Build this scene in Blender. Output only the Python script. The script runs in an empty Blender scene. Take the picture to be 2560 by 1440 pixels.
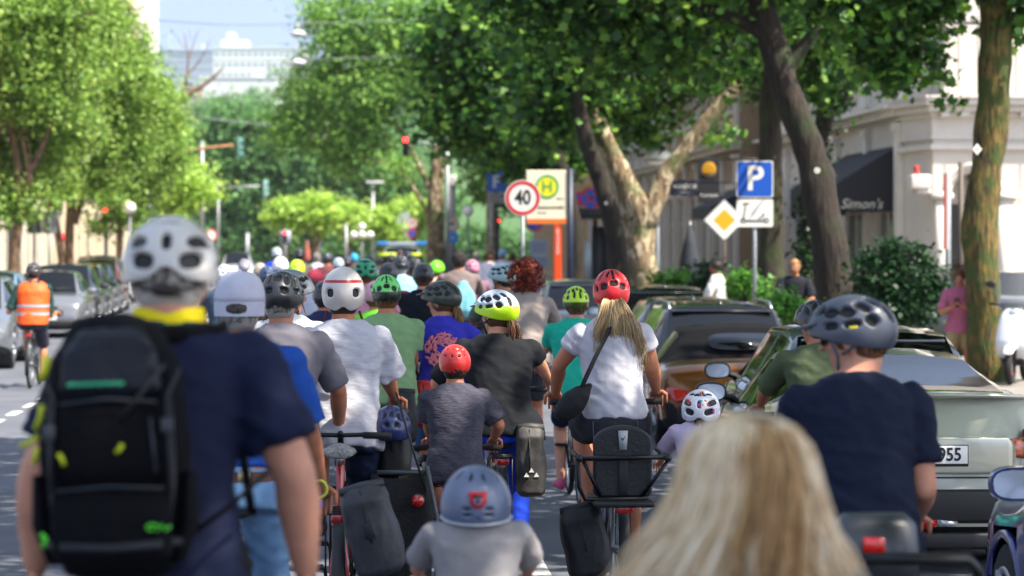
import bpy, bmesh, math, random
import numpy as np
from mathutils import Vector, Matrix, Euler, noise
from math import sin, cos, pi, radians as R, sqrt, atan2

# ------------------------------------------------------------ camera, sky, sun
SC = bpy.context.scene
COL = SC.collection
F = 6500.0; H = 1.92; HY = 620.0; VP = 900.0
cam_d = bpy.data.cameras.new("camera"); cam = bpy.data.objects.new("camera", cam_d); COL.objects.link(cam)
cam.location = (0, 0, H); cam.rotation_euler = (pi/2, 0, 0)
cam_d.sensor_width = 36; cam_d.lens = F/2560*36
cam_d.shift_y = -(720-HY)/2560
cam_d.clip_start = 0.3; cam_d.clip_end = 6000
cam_d.dof.use_dof = True; cam_d.dof.focus_distance = F/465; cam_d.dof.aperture_fstop = 3.1
SC.camera = cam
SUN_AZ = R(118); SUN_EL = R(56)          # clockwise from +Y, height
world = bpy.data.worlds.new("World"); SC.world = world; world.use_nodes = True
wn = world.node_tree.nodes; wl = world.node_tree.links
sky = wn.new('ShaderNodeTexSky'); sky.sky_type = 'NISHITA'; sky.sun_disc = False
sky.sun_elevation = SUN_EL; sky.sun_rotation = SUN_AZ; sky.dust_density = 1.0; sky.air_density = 1.0
tcw = wn.new('ShaderNodeTexCoord'); sxw = wn.new('ShaderNodeSeparateXYZ'); mrw = wn.new('ShaderNodeMapRange'); cxw = wn.new('ShaderNodeCombineXYZ'); nmw = wn.new('ShaderNodeVectorMath'); nmw.operation = 'NORMALIZE'
mrw.inputs[1].default_value = 0; mrw.inputs[2].default_value = 1; mrw.inputs[3].default_value = .55; mrw.inputs[4].default_value = 1.2     # hazeless low sky: sample the dome a little higher up
wl.new(tcw.outputs['Generated'], sxw.inputs[0]); wl.new(sxw.outputs[2], mrw.inputs[0]); wl.new(sxw.outputs[0], cxw.inputs[0]); wl.new(sxw.outputs[1], cxw.inputs[1]); wl.new(mrw.outputs[0], cxw.inputs[2]); wl.new(cxw.outputs[0], nmw.inputs[0]); wl.new(nmw.outputs[0], sky.inputs[0])
hsw = wn.new('ShaderNodeHueSaturation'); hsw.inputs['Saturation'].default_value = .75; wl.new(sky.outputs[0], hsw.inputs['Color']); wl.new(hsw.outputs[0], wn['Background'].inputs[0]); wn['Background'].inputs[1].default_value = 0.15
sd = bpy.data.lights.new("sun", 'SUN'); sd.energy = 4.8; sd.angle = R(0.53); sd.color = (1, .93, .81)
sun = bpy.data.objects.new("sun", sd); COL.objects.link(sun)
sv = Vector((sin(SUN_AZ)*cos(SUN_EL), cos(SUN_AZ)*cos(SUN_EL), sin(SUN_EL)))
sun.rotation_euler = sv.to_track_quat('Z', 'Y').to_euler(); sun.location = sv*60
SC.view_settings.view_transform = 'Standard'; SC.view_settings.look = 'None'
SC.view_settings.exposure = 1.36; SC.view_settings.gamma = 1
SC.cycles.max_bounces = 6; SC.cycles.diffuse_bounces = 3; SC.cycles.glossy_bounces = 3
SC.cycles.transmission_bounces = 2; SC.cycles.transparent_max_bounces = 4
SC.cycles.caustics_reflective = False; SC.cycles.caustics_refractive = False
SC.cycles.sample_clamp_indirect = 4

rng = random.Random(7)
# ------------------------------------------------------------ pixel -> world (photo units)
def W(px, py, s): return Vector(((px-1280)/s, F/s, H-(py-HY)/s))
def sg(py): return (py-HY)/H                      # px per metre on the road at that row
def yawto(vp=VP): return -math.atan((vp-1280)/F)
YAW = yawto()
RM = Matrix.Rotation(YAW, 4, 'Z')
def ST(u, v, z=0): return RM @ Vector((u, v, z))   # street frame: u right, v along

# ------------------------------------------------------------ materials
MATS = {}
def hx(h):
    c = [int(h[i:i+2], 16)/255 for i in (0, 2, 4)]
    return tuple(x/12.92 if x <= .04045 else ((x+.055)/1.055)**2.4 for x in c)
def mat(name, col, rough=.6, metal=0, var=0, vs=6, bump=0, bs=30, coat=0, spec=.5, emit=0, stretch=None, col2=None, sheen=0):
    if name in MATS: return MATS[name]
    if isinstance(col, str): col = hx(col)
    if isinstance(col2, str): col2 = hx(col2)
    m = bpy.data.materials.new(name); m.use_nodes = True; nt = m.node_tree; N = nt.nodes; L = nt.links
    b = N['Principled BSDF']; b.inputs['Roughness'].default_value = rough; b.inputs['Metallic'].default_value = metal
    b.inputs['Base Color'].default_value = (*col, 1); b.inputs['Coat Weight'].default_value = coat
    b.inputs['Specular IOR Level'].default_value = spec; b.inputs['Sheen Weight'].default_value = sheen
    if emit:
        b.inputs['Emission Color'].default_value = (*col, 1); b.inputs['Emission Strength'].default_value = emit
    if var or bump or col2:
        tc = N.new('ShaderNodeTexCoord'); mp = N.new('ShaderNodeMapping'); L.new(tc.outputs['Object'], mp.inputs[0])
        if stretch: mp.inputs['Scale'].default_value = stretch
    if var or col2:
        n = N.new('ShaderNodeTexNoise'); n.inputs['Scale'].default_value = vs; n.inputs['Detail'].default_value = 6
        L.new(mp.outputs[0], n.inputs[0])
        r = N.new('ShaderNodeValToRGB'); L.new(n.outputs[0], r.inputs[0])
        r.color_ramp.elements[0].position = .36; r.color_ramp.elements[1].position = .64
        a = tuple(max(0, c*(1-var)) for c in col); z = col2 if col2 else tuple(min(1, c*(1+var)) for c in col)
        r.color_ramp.elements[0].color = (*a, 1); r.color_ramp.elements[1].color = (*z, 1)
        L.new(r.outputs[0], b.inputs['Base Color'])
    if bump:
        n2 = N.new('ShaderNodeTexNoise'); n2.inputs['Scale'].default_value = bs; n2.inputs['Detail'].default_value = 5
        L.new(mp.outputs[0], n2.inputs[0]); bp = N.new('ShaderNodeBump'); bp.inputs['Strength'].default_value = bump
        bp.inputs['Distance'].default_value = .05; L.new(n2.outputs[0], bp.inputs['Height']); L.new(bp.outputs[0], b.inputs['Normal'])
    MATS[name] = m; return m
def island_mat(name, cols, rough=.5, transl=0, spec=.3):
    """colour picked per leaf / per strand"""
    if name in MATS: return MATS[name]
    m = bpy.data.materials.new(name); m.use_nodes = True; nt = m.node_tree; N = nt.nodes; L = nt.links
    b = N['Principled BSDF']; b.inputs['Roughness'].default_value = rough; b.inputs['Specular IOR Level'].default_value = spec
    g = N.new('ShaderNodeNewGeometry'); r = N.new('ShaderNodeValToRGB'); L.new(g.outputs['Random Per Island'], r.inputs[0])
    e = r.color_ramp.elements
    while len(e) < len(cols): e.new(.5)
    for i, c in enumerate(cols):
        e[i].position = i/(len(cols)-1); e[i].color = (*(hx(c) if isinstance(c, str) else c), 1)
    L.new(r.outputs[0], b.inputs['Base Color'])
    if transl:
        t = N.new('ShaderNodeBsdfTranslucent'); mx = N.new('ShaderNodeMixShader'); mx.inputs[0].default_value = transl
        hs = N.new('ShaderNodeHueSaturation'); hs.inputs['Hue'].default_value = .485; hs.inputs['Saturation'].default_value = .98
        hs.inputs['Value'].default_value = 1.7; L.new(r.outputs[0], hs.inputs['Color']); L.new(hs.outputs[0], t.inputs[0])
        L.new(b.outputs[0], mx.inputs[1]); L.new(t.outputs[0], mx.inputs[2]); L.new(mx.outputs[0], N['Material Output'].inputs[0])
    MATS[name] = m; return m
def cloth(h, rough=.85, var=.06): return mat('cloth_'+h, h, rough, var=var, vs=14, bump=.07, bs=60, sheen=.0, spec=.25)
def paint(h, metal=.3): return mat('paint_'+h, h, .28, metal, coat=1)
BLACK = mat('black_plastic', '17181a', .5); RUBBER = mat('rubber', '141414', .8, bump=.2, bs=80)
STEEL = mat('steel', '9a9da0', .35, .9); DARKMET = mat('dark_metal', '1d1f22', .4, .5); GALV = mat('galvanised_post', '8f9396', .5, .6, var=.12, vs=20)
GLASS = mat('car_glass', '080b0c', .03, 0, spec=.5); CHROME = mat('chrome', 'd8dadc', .12, 1)
REDL = mat('red_lens', 'b3120c', .15, coat=1); WHITEP = mat('white_plastic', 'dcdcda', .35)
GREYP = mat('grey_plastic', '5a5d60', .5)

# ------------------------------------------------------------ mesh builder
class MB:
    def __init__(s): s.v = []; s.f = []; s.m = []
    def add(s, vs, fs, mi=0, M=None):
        o = len(s.v)
        s.v += [tuple(M @ Vector(p)) for p in vs] if M is not None else [tuple(p) for p in vs]
        s.f += [tuple(i+o for i in f) for f in fs]; s.m += [mi]*len(fs); return s
    def box(s, c, d, mi=0, M=None, b=0):
        x, y, z = c; a, e, g = d[0]/2, d[1]/2, d[2]/2
        if b:      # chamfered box
            k = min(b, a*.9, e*.9, g*.9); vs = []; 
            bm = bmesh.new(); bmesh.ops.create_cube(bm, size=1)
            for v in bm.verts: v.co = Vector((v.co.x*2*a+x, v.co.y*2*e+y, v.co.z*2*g+z))
            bmesh.ops.bevel(bm, geom=bm.edges[:]+bm.verts[:], offset=k, segments=2, profile=.5, affect='EDGES')
            bm.verts.index_update()
            s.add([v.co for v in bm.verts], [[v.index for v in f.verts] for f in bm.faces], mi, M); bm.free(); return s
        vs = [(x+i*a, y+j*e, z+k*g) for i in (-1, 1) for j in (-1, 1) for k in (-1, 1)]
        return s.add(vs, [(0,1,3,2), (4,6,7,5), (0,4,5,1), (2,3,7,6), (0,2,6,4), (1,5,7,3)], mi, M)
    def tube(s, pts, rs, n=8, mi=0, M=None, cap=True, flat=1):
        pts = [Vector(p) for p in pts]
        if not hasattr(rs, '__len__'): rs = [rs]*len(pts)
        vs = []; fs = []; up = None
        for i, p in enumerate(pts):
            d = (pts[min(i+1, len(pts)-1)]-pts[max(i-1, 0)])
            if d.length < 1e-9: d = Vector((0, 0, 1))
            d.normalize()
            if up is None: up = d.orthogonal().normalized() if abs(d.x) > .9 else d.cross(Vector((1, 0, 0))).normalized()
            up = (up-d*up.dot(d)).normalized(); sd_ = d.cross(up)
            for k in range(n):
                a = 2*pi*k/n; vs.append(p+(up*cos(a)+sd_*sin(a)*flat)*rs[i])
        for i in range(len(pts)-1):
            for k in range(n): fs.append((i*n+k, i*n+(k+1) % n, (i+1)*n+(k+1) % n, (i+1)*n+k))
        if cap: fs += [tuple(range(n))[::-1], tuple((len(pts)-1)*n+k for k in range(n))]
        return s.add(vs, fs, mi, M)
    def ell(s, c, r, n=12, m=8, mi=0, M=None):
        vs = [(c[0], c[1], c[2]+r[2])]; fs = []
        for i in range(1, m):
            t = pi*i/m
            for k in range(n): a = 2*pi*k/n; vs.append((c[0]+r[0]*sin(t)*cos(a), c[1]+r[1]*sin(t)*sin(a), c[2]+r[2]*cos(t)))
        vs.append((c[0], c[1], c[2]-r[2])); e = len(vs)-1
        for k in range(n):
            fs.append((0, 1+k, 1+(k+1) % n)); fs.append((e, 1+(m-2)*n+(k+1) % n, 1+(m-2)*n+k))
            for i in range(m-2): a = 1+i*n; fs.append((a+k, a+n+k, a+n+(k+1) % n, a+(k+1) % n))
        return s.add(vs, fs, mi, M)
    def cone(s, a, b, ra, rb, n=12, mi=0, M=None):   # round cone: tube with ball ends
        s.tube([a, b], [ra, rb], n, mi, M); s.ell(a, (ra,)*3, n, 8, mi, M); s.ell(b, (rb,)*3, n, 8, mi, M); return s
    def loft(s, rings, n=20, mi=0, M=None, cap=True, e=1.0):
        """rings: (centre, X vector, Y vector)"""
        vs = []; fs = []
        for c, X, Y in rings:
            for k in range(n):
                a = 2*pi*k/n; ca, sa = cos(a), sin(a)
                if e != 1: ca = math.copysign(abs(ca)**e, ca); sa = math.copysign(abs(sa)**e, sa)
                vs.append(Vector(c)+Vector(X)*ca+Vector(Y)*sa)
        for i in range(len(rings)-1):
            for k in range(n): fs.append((i*n+k, i*n+(k+1) % n, (i+1)*n+(k+1) % n, (i+1)*n+k))
        if cap: fs += [tuple(range(n))[::-1], tuple((len(rings)-1)*n+k for k in range(n))]
        return s.add(vs, fs, mi, M)
    def ngon(s, pts, y0, y1, mi=0, M=None):      # pts in xz, extruded along y
        n = len(pts); vs = [(x, y0, z) for x, z in pts]+[(x, y1, z) for x, z in pts]
        fs = [tuple(range(n)), tuple(range(2*n-1, n-1, -1))]+[(i, i+n, (i+1) % n+n, (i+1) % n) for i in range(n)]
        return s.add(vs, fs, mi, M)
    def torus(s, c, R_, r, ax='x', n=32, k=8, mi=0, M=None, rx=1, a0=0, a1=2*pi):
        full = abs(a1-a0-2*pi) < 1e-6; N = n if full else n+1; vs = []; fs = []
        for i in range(N):
            a = a0+(a1-a0)*i/n
            for j in range(k):
                b = 2*pi*j/k; q = R_+r*cos(b); h_ = r*sin(b)*rx
                p = {'x': (h_, q*cos(a), q*sin(a)), 'y': (q*cos(a), h_, q*sin(a)), 'z': (q*cos(a), q*sin(a), h_)}[ax]
                vs.append((c[0]+p[0], c[1]+p[1], c[2]+p[2]))
        for i in range(N if full else N-1):
            for j in range(k): i2 = (i+1) % N; fs.append((i*k+j, i*k+(j+1) % k, i2*k+(j+1) % k, i2*k+j))
        return s.add(vs, fs, mi, M)
    def build(s, name, mats, parent=None, smooth=True, sharp=False, **tg):
        me = bpy.data.meshes.new(name); me.from_pydata(s.v, [], s.f)
        if not isinstance(mats, (list, tuple)): mats = [mats]
        for m in mats: me.materials.append(m)
        if len(mats) > 1: me.polygons.foreach_set('material_index', s.m)
        if smooth: me.shade_smooth()
        bm = bmesh.new(); bm.from_mesh(me); bmesh.ops.recalc_face_normals(bm, faces=bm.faces); bm.to_mesh(me); bm.free()
        if sharp: me.set_sharp_from_angle(angle=R(sharp if sharp is not True else 35))
        o = bpy.data.objects.new(name, me); COL.objects.link(o)
        if parent is not None: o.parent = parent
        if tg: tag(o, **tg)
        return o
def tag(o, label=None, cat=None, group=None, kind=None):
    if label: o['label'] = label
    if cat: o['category'] = cat
    if group: o['group'] = group
    if kind: o['kind'] = kind
    return o
def thing(name, label, cat, loc=(0, 0, 0), yaw=0, group=None):
    o = bpy.data.objects.new(name, None); COL.objects.link(o); o.location = loc; o.rotation_euler = (0, 0, yaw)
    o.empty_display_size = .2; tag(o, label, cat, group); return o
def kids(o): return [c for c in bpy.data.objects if c.parent == o]
def copy_tree(o, parent=None):
    c = o.copy(); COL.objects.link(c)
    if parent is not None: c.parent = parent
    for ch in kids(o): copy_tree(ch, c)
    return c
def remesh(mb, name, vox, mats, parent=None, smooth_it=3, fn=None, extra=None):
    """fuse overlapping pieces into one continuous skin"""
    me = bpy.data.meshes.new('tmp'); me.from_pydata(mb.v, [], mb.f); o = bpy.data.objects.new('tmp', me); COL.objects.link(o)
    md = o.modifiers.new('r', 'REMESH'); md.mode = 'VOXEL'; md.voxel_size = vox
    if smooth_it: ms = o.modifiers.new('s', 'SMOOTH'); ms.factor = .6; ms.iterations = smooth_it
    dg = bpy.context.evaluated_depsgraph_get(); ev = o.evaluated_get(dg)
    res = bpy.data.meshes.new_from_object(ev); bpy.data.objects.remove(o)
    res.name = name
    if fn:
        n = len(res.vertices); co = np.empty(n*3); res.vertices.foreach_get('co', co); no = np.empty(n*3)
        res.vertices.foreach_get('normal', no); co = co.reshape(-1, 3); no = no.reshape(-1, 3)
        d = np.array([fn(Vector(p)) for p in co]); co += no*d[:, None]
        res.vertices.foreach_set('co', co.ravel()); res.update()
    if extra is not None:
        bm = bmesh.new(); bm.from_mesh(res); vs = [bm.verts.new(v) for v in extra.v]
        for f in extra.f:
            try: bm.faces.new([vs[i] for i in f])
            except ValueError: pass
        bm.normal_update(); bm.to_mesh(res); bm.free()
    res.materials.clear()
    for m in (mats if isinstance(mats, (list, tuple)) else [mats]): res.materials.append(m)
    res.shade_smooth()
    o = bpy.data.objects.new(name, res); COL.objects.link(o)
    if parent is not None: o.parent = parent
    return o
def text(s, size, m, parent, loc, rot=(pi/2, 0, 0), ext=.002, name='lettering', sx=1, bold=0, shear=0, align='CENTER'):
    c = bpy.data.curves.new('txt', 'FONT'); c.body = s; c.size = size; c.extrude = ext; c.align_x = align; c.align_y = 'CENTER'
    c.offset = bold; c.shear = shear; c.resolution_u = 3
    o = bpy.data.objects.new('txt', c); COL.objects.link(o)
    me = bpy.data.meshes.new_from_object(o.evaluated_get(bpy.context.evaluated_depsgraph_get())); bpy.data.objects.remove(o)
    me.name = name; me.materials.clear(); me.materials.append(m)
    n = bpy.data.objects.new(name, me); COL.objects.link(n); n.parent = parent; n.location = loc; n.rotation_euler = rot; n.scale = (sx, 1, 1)
    return n
# ------------------------------------------------------------ people
SKIN = [mat('skin_'+str(i), c, .55, var=.10, vs=9, bump=.05, bs=120, spec=.35) for i, c in enumerate(('c98c6c', 'b87858', '9c6146', 'c98e74'))]
HAIRC = {}
def hairmat(kind):
    d = dict(grey=('4a4541', '9a948c', '6b655f'), brown=('2b1a10', '6b4527', '3f2817'), dark=('120d0a', '2c2019', '1b1410'),
             blonde=('7a5a38', 'c8ab7c', 'a4845a', 'd8c49c'), red=('4a1508', '8a2f14', '6b2110', 'a84420'), white=('6b645c', 'aaa39a', '8a837a'),
             ginger=('7a3a18', 'a8602f', '8a4a22'), lightbrown=('5a3a20', 'a47c50', '7c5834'))[kind]
    return island_mat('hair_'+kind, d, .42, spec=.4)
V = {  # vents: az, el, half width, half length, rotation, mirrored
 'road': [(180,66,3.6,17,0,0),(152,60,3.6,15,0,1),(122,48,4,15,0,1),(96,30,4.5,13,30,1),(180,24,11,7,0,0),(146,14,10,7.5,15,1),(118,8,6,8,40,1),(0,60,4,18,0,0),(30,50,4,16,0,1),(62,34,4,14,0,1),(180,40,4,4,0,0)],
 'mtb': [(180,62,5,12,0,0),(150,52,6.5,10,25,1),(120,42,7,10,40,1),(92,34,8,9,50,1),(66,34,7,9,60,1),(164,28,5.5,13,0,1),(128,16,8,8,40,1),(100,12,9,5,10,1),(70,10,8,5,0,1),(40,40,6,9,30,1),(0,55,5,13,0,0),(20,25,5,8,0,1)],
 'city': [(180,55,19,8,0,0),(180,20,6.5,11,0,0),(128,25,23,8.5,-12,1),(147,-2,17,9.5,-12,1),(118,54,17,7,10,1),(96,-2,10,7,0,1),(40,30,9,6,0,1),(0,50,10,7,0,0)],
 'wide': [(180,50,8,10,0,0),(146,42,5,11,10,1),(114,36,5,12,20,1),(158,14,9,6,10,1),(120,12,9,6,20,1),(80,30,6,10,30,1),(88,6,8,5,0,1),(30,40,5,11,0,1),(0,64,4,10,0,0)],
 'urban': [(140,0,12,10,0,1),(60,12,8,4,0,1),(20,35,4,10,0,1)],
 'skate': [(163,52,2.2,9,0,1),(128,52,2.2,9,0,1),(162,1,7,2,0,1),(162,-7,7,2,0,1),(140,1,0.1,.1,0,1),(180,-14,2,2,0,0),(60,40,2.5,8,0,1)],
 'bmx': [(165,48,5,3,0,1),(135,48,5,3,0,1),(165,24,5,3,0,1),(135,24,5,3,0,1),(80,40,5,3,0,1),(80,18,5,3,0,1),(30,35,4,5,0,1)],
 'plain': [(180,45,5,9,0,0),(150,38,5,9,0,1),(118,30,5,9,0,1),(165,12,7,5,0,1),(95,25,5,8,0,1)],
}
SHELL = dict(road=(.098,.142,.122), mtb=(.102,.148,.122), city=(.108,.135,.120), wide=(.103,.138,.122), urban=(.105,.135,.130), skate=(.104,.125,.122), bmx=(.102,.125,.118), plain=(.102,.135,.120))
def helmet(parent, M, style='plain', cols=('cccccc', '111111', '222222'), k=1, n=64, m=26, band=None, deep=.016, top=None, rear=-30, rough=.35):
    a, b, c = SHELL[style]; b += .008; a += .003; cz = .03
    mb = MB(); vents = []
    for az, el, ra, rb, ro, mir in V[style]:
        for s_ in ((1, -1) if mir and az not in (0, 180) else (1,)):
            A = R(az)*s_; E = R(el); d = Vector((sin(A)*cos(E), cos(A)*cos(E), sin(E)))
            e1 = Vector((cos(A), -sin(A), 0)); e2 = d.cross(e1)*-1
            if e2.z < 0: e2 = -e2
            q = R(ro)*s_; vs_ = 1.22 if style in ('road', 'mtb', 'wide', 'plain') else 1.0; vents.append((d, e1*cos(q)+e2*sin(q), e2*cos(q)-e1*sin(q), sin(R(ra*vs_)), sin(R(rb*vs_))))
    def vd(d):
        best = 9
        for v0, e1, e2, ra, rb in vents:
            if d.dot(v0) < .5: continue
            q = abs(d.dot(e1)/ra)**2.6+abs(d.dot(e2)/rb)**2.6
            if q < best: best = q
        return best
    vs = []; dd = []; els = []
    for j in range(m):
        t = j/(m-1)
        for i in range(n):
            A = 2*pi*i/n; cr = (1-cos(A))/2     # 0 front, 1 rear
            e0 = rear*(cr**1.5)-8*sin(A)**2 - (5 if style in ('skate', 'bmx', 'urban') else 0)
            if style in ('city', 'wide', 'urban', 'road'): e0 += 13*math.exp(-((abs(A-pi))/.30)**2)
            el = R(e0+(89.5-e0)*t); d = Vector((sin(A)*cos(el), cos(A)*cos(el), sin(el)))
            q = vd(d); dep = deep*max(0, min(1, (1.45-q)/.8))
            ridge = 1+.02*sin(6*A)*(.5 if style in ('road', 'mtb', 'wide') else 0)*cos(el)
            vs.append(Vector((d.x*(a-dep)*ridge, d.y*(b-dep)*ridge, cz+d.z*(c-dep)))); dd.append(q); els.append(math.degrees(el))
    fs = []; mi = []
    for j in range(m-1):
        for i in range(n):
            q = [j*n+i, j*n+(i+1) % n, (j+1)*n+(i+1) % n, (j+1)*n+i]; v = sum(dd[x] for x in q)/4; e = sum(els[x] for x in q)/4
            fs.append(q); mi.append(0)
    o = len(vs)
    for i in range(n): p = vs[i]; vs.append(Vector((p.x*.86, p.y*.86, p.z+.008)))
    for i in range(n): p = vs[i]; vs.append(Vector((p.x*.80, p.y*.80, p.z+.06)))
    for r0, r1 in ((0, o), (o, o+n)):
        for i in range(n): fs.append([r1+i, r1+(i+1) % n, r0+(i+1) % n, r0+i]); mi.append(1)
    fs.append([(m-1)*n+i for i in range(n)]); mi.append(0)
    mb.v = [tuple(M @ (p*k)) for p in vs]; mb.f = fs; mb.m = mi
    sm_ = helm_mat(cols, rough, band, top); im_ = mat('helmet_inner_'+cols[1], cols[1], .8)
    o_ = mb.build('helmet', [sm_, im_], parent); N_ = len(o_.data.vertices); me = o_.data
    dd += [9]*(N_-len(dd)); els += [30]*(N_-len(els)); azd = [abs(i % n/n*360-180) for i in range(N_)]
    for nm_, val in (('vent', [min(q, 3) for q in dd]), ('el', els), ('azd', azd)):
        a_ = me.attributes.new(nm_, 'FLOAT', 'POINT'); a_.data.foreach_set('value', val)
    return o_
def helm_mat(cols, rough, band, strip):
    key = 'helmet_shell_%s_%s_%s_%s' % ('_'.join(cols), rough, band, strip)
    if key in MATS: return MATS[key]
    m = bpy.data.materials.new('helmet_shell'); m.use_nodes = True; N = m.node_tree.nodes; L = m.node_tree.links; b = N['Principled BSDF']; b.inputs['Coat Weight'].default_value = .4
    def at_(n): a = N.new('ShaderNodeAttribute'); a.attribute_name = n; return a.outputs['Fac']
    def mth(op, a, v):
        q = N.new('ShaderNodeMath'); q.operation = op; L.new(a, q.inputs[0])
        if hasattr(v, 'links'): L.new(v, q.inputs[1])
        else: q.inputs[1].default_value = v
        return q.outputs[0]
    def mix(f, a, c):
        x = N.new('ShaderNodeMix'); x.data_type = 'RGBA'; L.new(f, x.inputs[0])
        if isinstance(a, str): x.inputs[6].default_value = (*hx(a), 1)
        else: L.new(a, x.inputs[6])
        x.inputs[7].default_value = (*hx(c), 1); return x.outputs[2]
    cur = cols[0]; el = at_('el')
    if band is not None: cur = mix(mth('LESS_THAN', el, band), cur, cols[2])
    if strip: cur = mix(mth('MULTIPLY', mth('MULTIPLY', mth('GREATER_THAN', el, strip[0]), mth('LESS_THAN', el, strip[1])), mth('LESS_THAN', at_('azd'), strip[2])), cur, cols[3])
    v = mth('LESS_THAN', at_('vent'), 1.0); col = mix(v, cur, cols[1]); L.new(col, b.inputs['Base Color'])
    mr = N.new('ShaderNodeMapRange'); L.new(v, mr.inputs[0]); mr.inputs[3].default_value = rough; mr.inputs[4].default_value = .9; L.new(mr.outputs[0], b.inputs['Roughness'])
    MATS[key] = m; return m
def straps(parent, M, k=1, col='1a1a1a'):
    mb = MB()
    for s_ in (-1, 1):
        ch = (s_*.03, .05, -.125)
        mb.tube([(s_*.092, .06, .02), (s_*.084, .035, -.05), ch], .006*k, 5, M=M @ Matrix.Scale(k, 4), flat=.5)
        mb.tube([(s_*.09, -.06, .0), (s_*.084, .02, -.045)], .006*k, 5, M=M @ Matrix.Scale(k, 4), flat=.5)
    return mb.build('helmet_strap', mat('strap_'+col, col, .8), parent)
def visor(parent, M, k, col, L_=.075, up=0):
    mb = MB(); rings = []
    for j in range(4):
        t = j/3; y = .105+L_*t; rings.append(((0, y, .062+up*t-.012*t), (.085-.03*t, 0, 0), (0, 0, .010-.004*t)))
    mb.loft(rings, 14, M=M @ Matrix.Scale(k, 4)); return mb.build('visor', mat('helmet_'+col, col, .35, coat=.4), parent)
def cap(parent, M, k, col, brim=True, backward=False, name='cap'):
    k = k*1.09; mb = MB(); q = M @ Matrix.Scale(k, 4) @ (Matrix.Rotation(pi, 4, 'Z') if backward else Matrix())
    rings = []
    for j in range(9):
        t = j/8; rr = cos(t*pi/2*.97)**.62; rings.append(((0, -.01, .028+.105*sin(t*pi/2)), (.090*rr, 0, 0), (0, .108*rr, 0)))
    mb.loft(rings, 28, M=q)
    mb.loft([((0, -.012, -.022), (.087, 0, 0), (0, .104, 0)), ((0, -.01, .03), (.0900, 0, 0), (0, .108, 0))], 28, M=q, cap=False)
    mb.ell((0, -.01, .134), (.008, .008, .006), 8, 5, M=q)
    o = mb.build(name, cloth(col), parent)
    hb_ = MB(); hb_.ell((0, -.088, .006), (.046, .034, .036), 18, 10, M=q); ho_ = hb_.build('opening', mat('cap_opening', '4a4541', .9, bump=.8, bs=60, var=.5, vs=40), o)
    if brim:
        b = MB(); rg = []
        for j in range(5): t = j/4; rg.append(((0, .085+.075*t, .012-.012*t*t), (.080*sqrt(1-.55*t*t), 0, -.0), (0, 0, .004)))
        b.loft(rg, 14, M=q); b.build('brim', cloth(col), o)
    return o

def strands(paths, n, spread, rad, seed=1, seg=7, wav=.012):
    """paths: guide polylines; each strand interpolates between two neighbouring guides"""
    r = random.Random(seed); mb = MB()
    P_ = [[Vector(p) for p in g] for g in paths]; L_ = len(P_[0])
    for _ in range(n):
        i = r.randrange(len(P_)-1) if len(P_) > 1 else 0; t = r.random()
        g0 = P_[i]; g1 = P_[min(i+1, len(P_)-1)]; off = Vector((r.gauss(0, 1), r.gauss(0, 1), r.gauss(0, .3)))*spread
        ph = r.random()*6; end = .7+.3*r.random(); pts = []; rs = []
        for j in range(seg):
            u = j/(seg-1)*end*(L_-1); a = min(int(u), L_-2); q = u-a
            p = (g0[a].lerp(g0[a+1], q)).lerp(g1[a].lerp(g1[a+1], q), t)
            w = wav*u/(L_-1)*1.5
            pts.append(p+off*(.35+.65*j/(seg-1))+Vector((sin(ph+u*2.6), cos(ph*1.3+u*2.1), 0))*w); rs.append(rad*(1-.75*(j/(seg-1))**2)*r.uniform(.7, 1.3))
        mb.tube(pts, rs, 4, cap=True)
    return mb
def hair(parent, M, k, kind, col, seed=0, paths=None, n=200, low=False):
    hm = hairmat(col); S_ = M @ Matrix.Scale(k, 4)
    if kind == 'short':
        mb = MB(); q_ = .88 if low else 1; mb.ell((0, -.018+(.008 if low else 0), .018), (.084*(1 if not low else .94), .098*(.92 if low else 1), .108*q_), 20, 14, M=S_); mb.ell((0, -.045, -.03), (.074, .062, .066), 16, 10, M=S_)
        mb2 = MB(); r = random.Random(seed)
        for _ in range(260):
            d = Vector((r.gauss(0, 1), r.gauss(0, 1)-.5, r.gauss(0, 1)+.35)).normalized()
            if d.z < -.55 or (d.y > .3 and d.z < .45) or (low and d.z > -.15): continue
            p = Vector((d.x*.083, d.y*.1-.018, d.z*.108+.012)); t = Vector((r.gauss(0, .3), r.gauss(0, .3), -1)); t = (t-d*t.dot(d)).normalized()
            mb2.tube([p-t*.012, p+d*.004, p+t*.016], [.005, .008, .003], 5, M=S_)
        mb.add(mb2.v, mb2.f); return mb.build('hair', hm, parent)
    if kind == 'curly':
        mb = MB(); r = random.Random(seed); mb.ell((0, -.02, .03), (.095, .10, .10), 16, 12, M=S_)
        for _ in range(n):
            d = Vector((r.gauss(0, 1), r.gauss(0, 1)-.4, r.gauss(0, 1)+.2)).normalized()
            if d.y > .45 and d.z < .3: continue
            R0 = r.uniform(.9, 1.32); p = Vector((d.x*.115*R0, d.y*.115*R0-.03, d.z*.12*R0+.025)); e = d.orthogonal().normalized(); f = d.cross(e); ph = r.random()*6
            rr = r.uniform(.010, .017); pts = [p+d*(.006*j)+(e*cos(ph+j*1.3)+f*sin(ph+j*1.3))*rr for j in range(6)]
            mb.tube(pts, [.003, .0055, .006, .006, .0055, .003], 5, M=S_)
        return mb.build('hair', hm, parent)
    mb = strands(paths, n, .012*k, (.0032 if n > 250 else .0045)*k, seed)
    hd = MB()
    if kind == 'long': hd.ell((0, -.022, .015), (.090, .098, .112), 20, 14, M=S_); hd.ell((0, -.04, -.06), (.082, .07, .09), 16, 12, M=S_)
    else: hd.ell((0, -.02, .0), (.083, .098, .10), 16, 12, M=S_)
    mb.add(hd.v, hd.f); return mb.build('hair', hm, parent)

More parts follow.
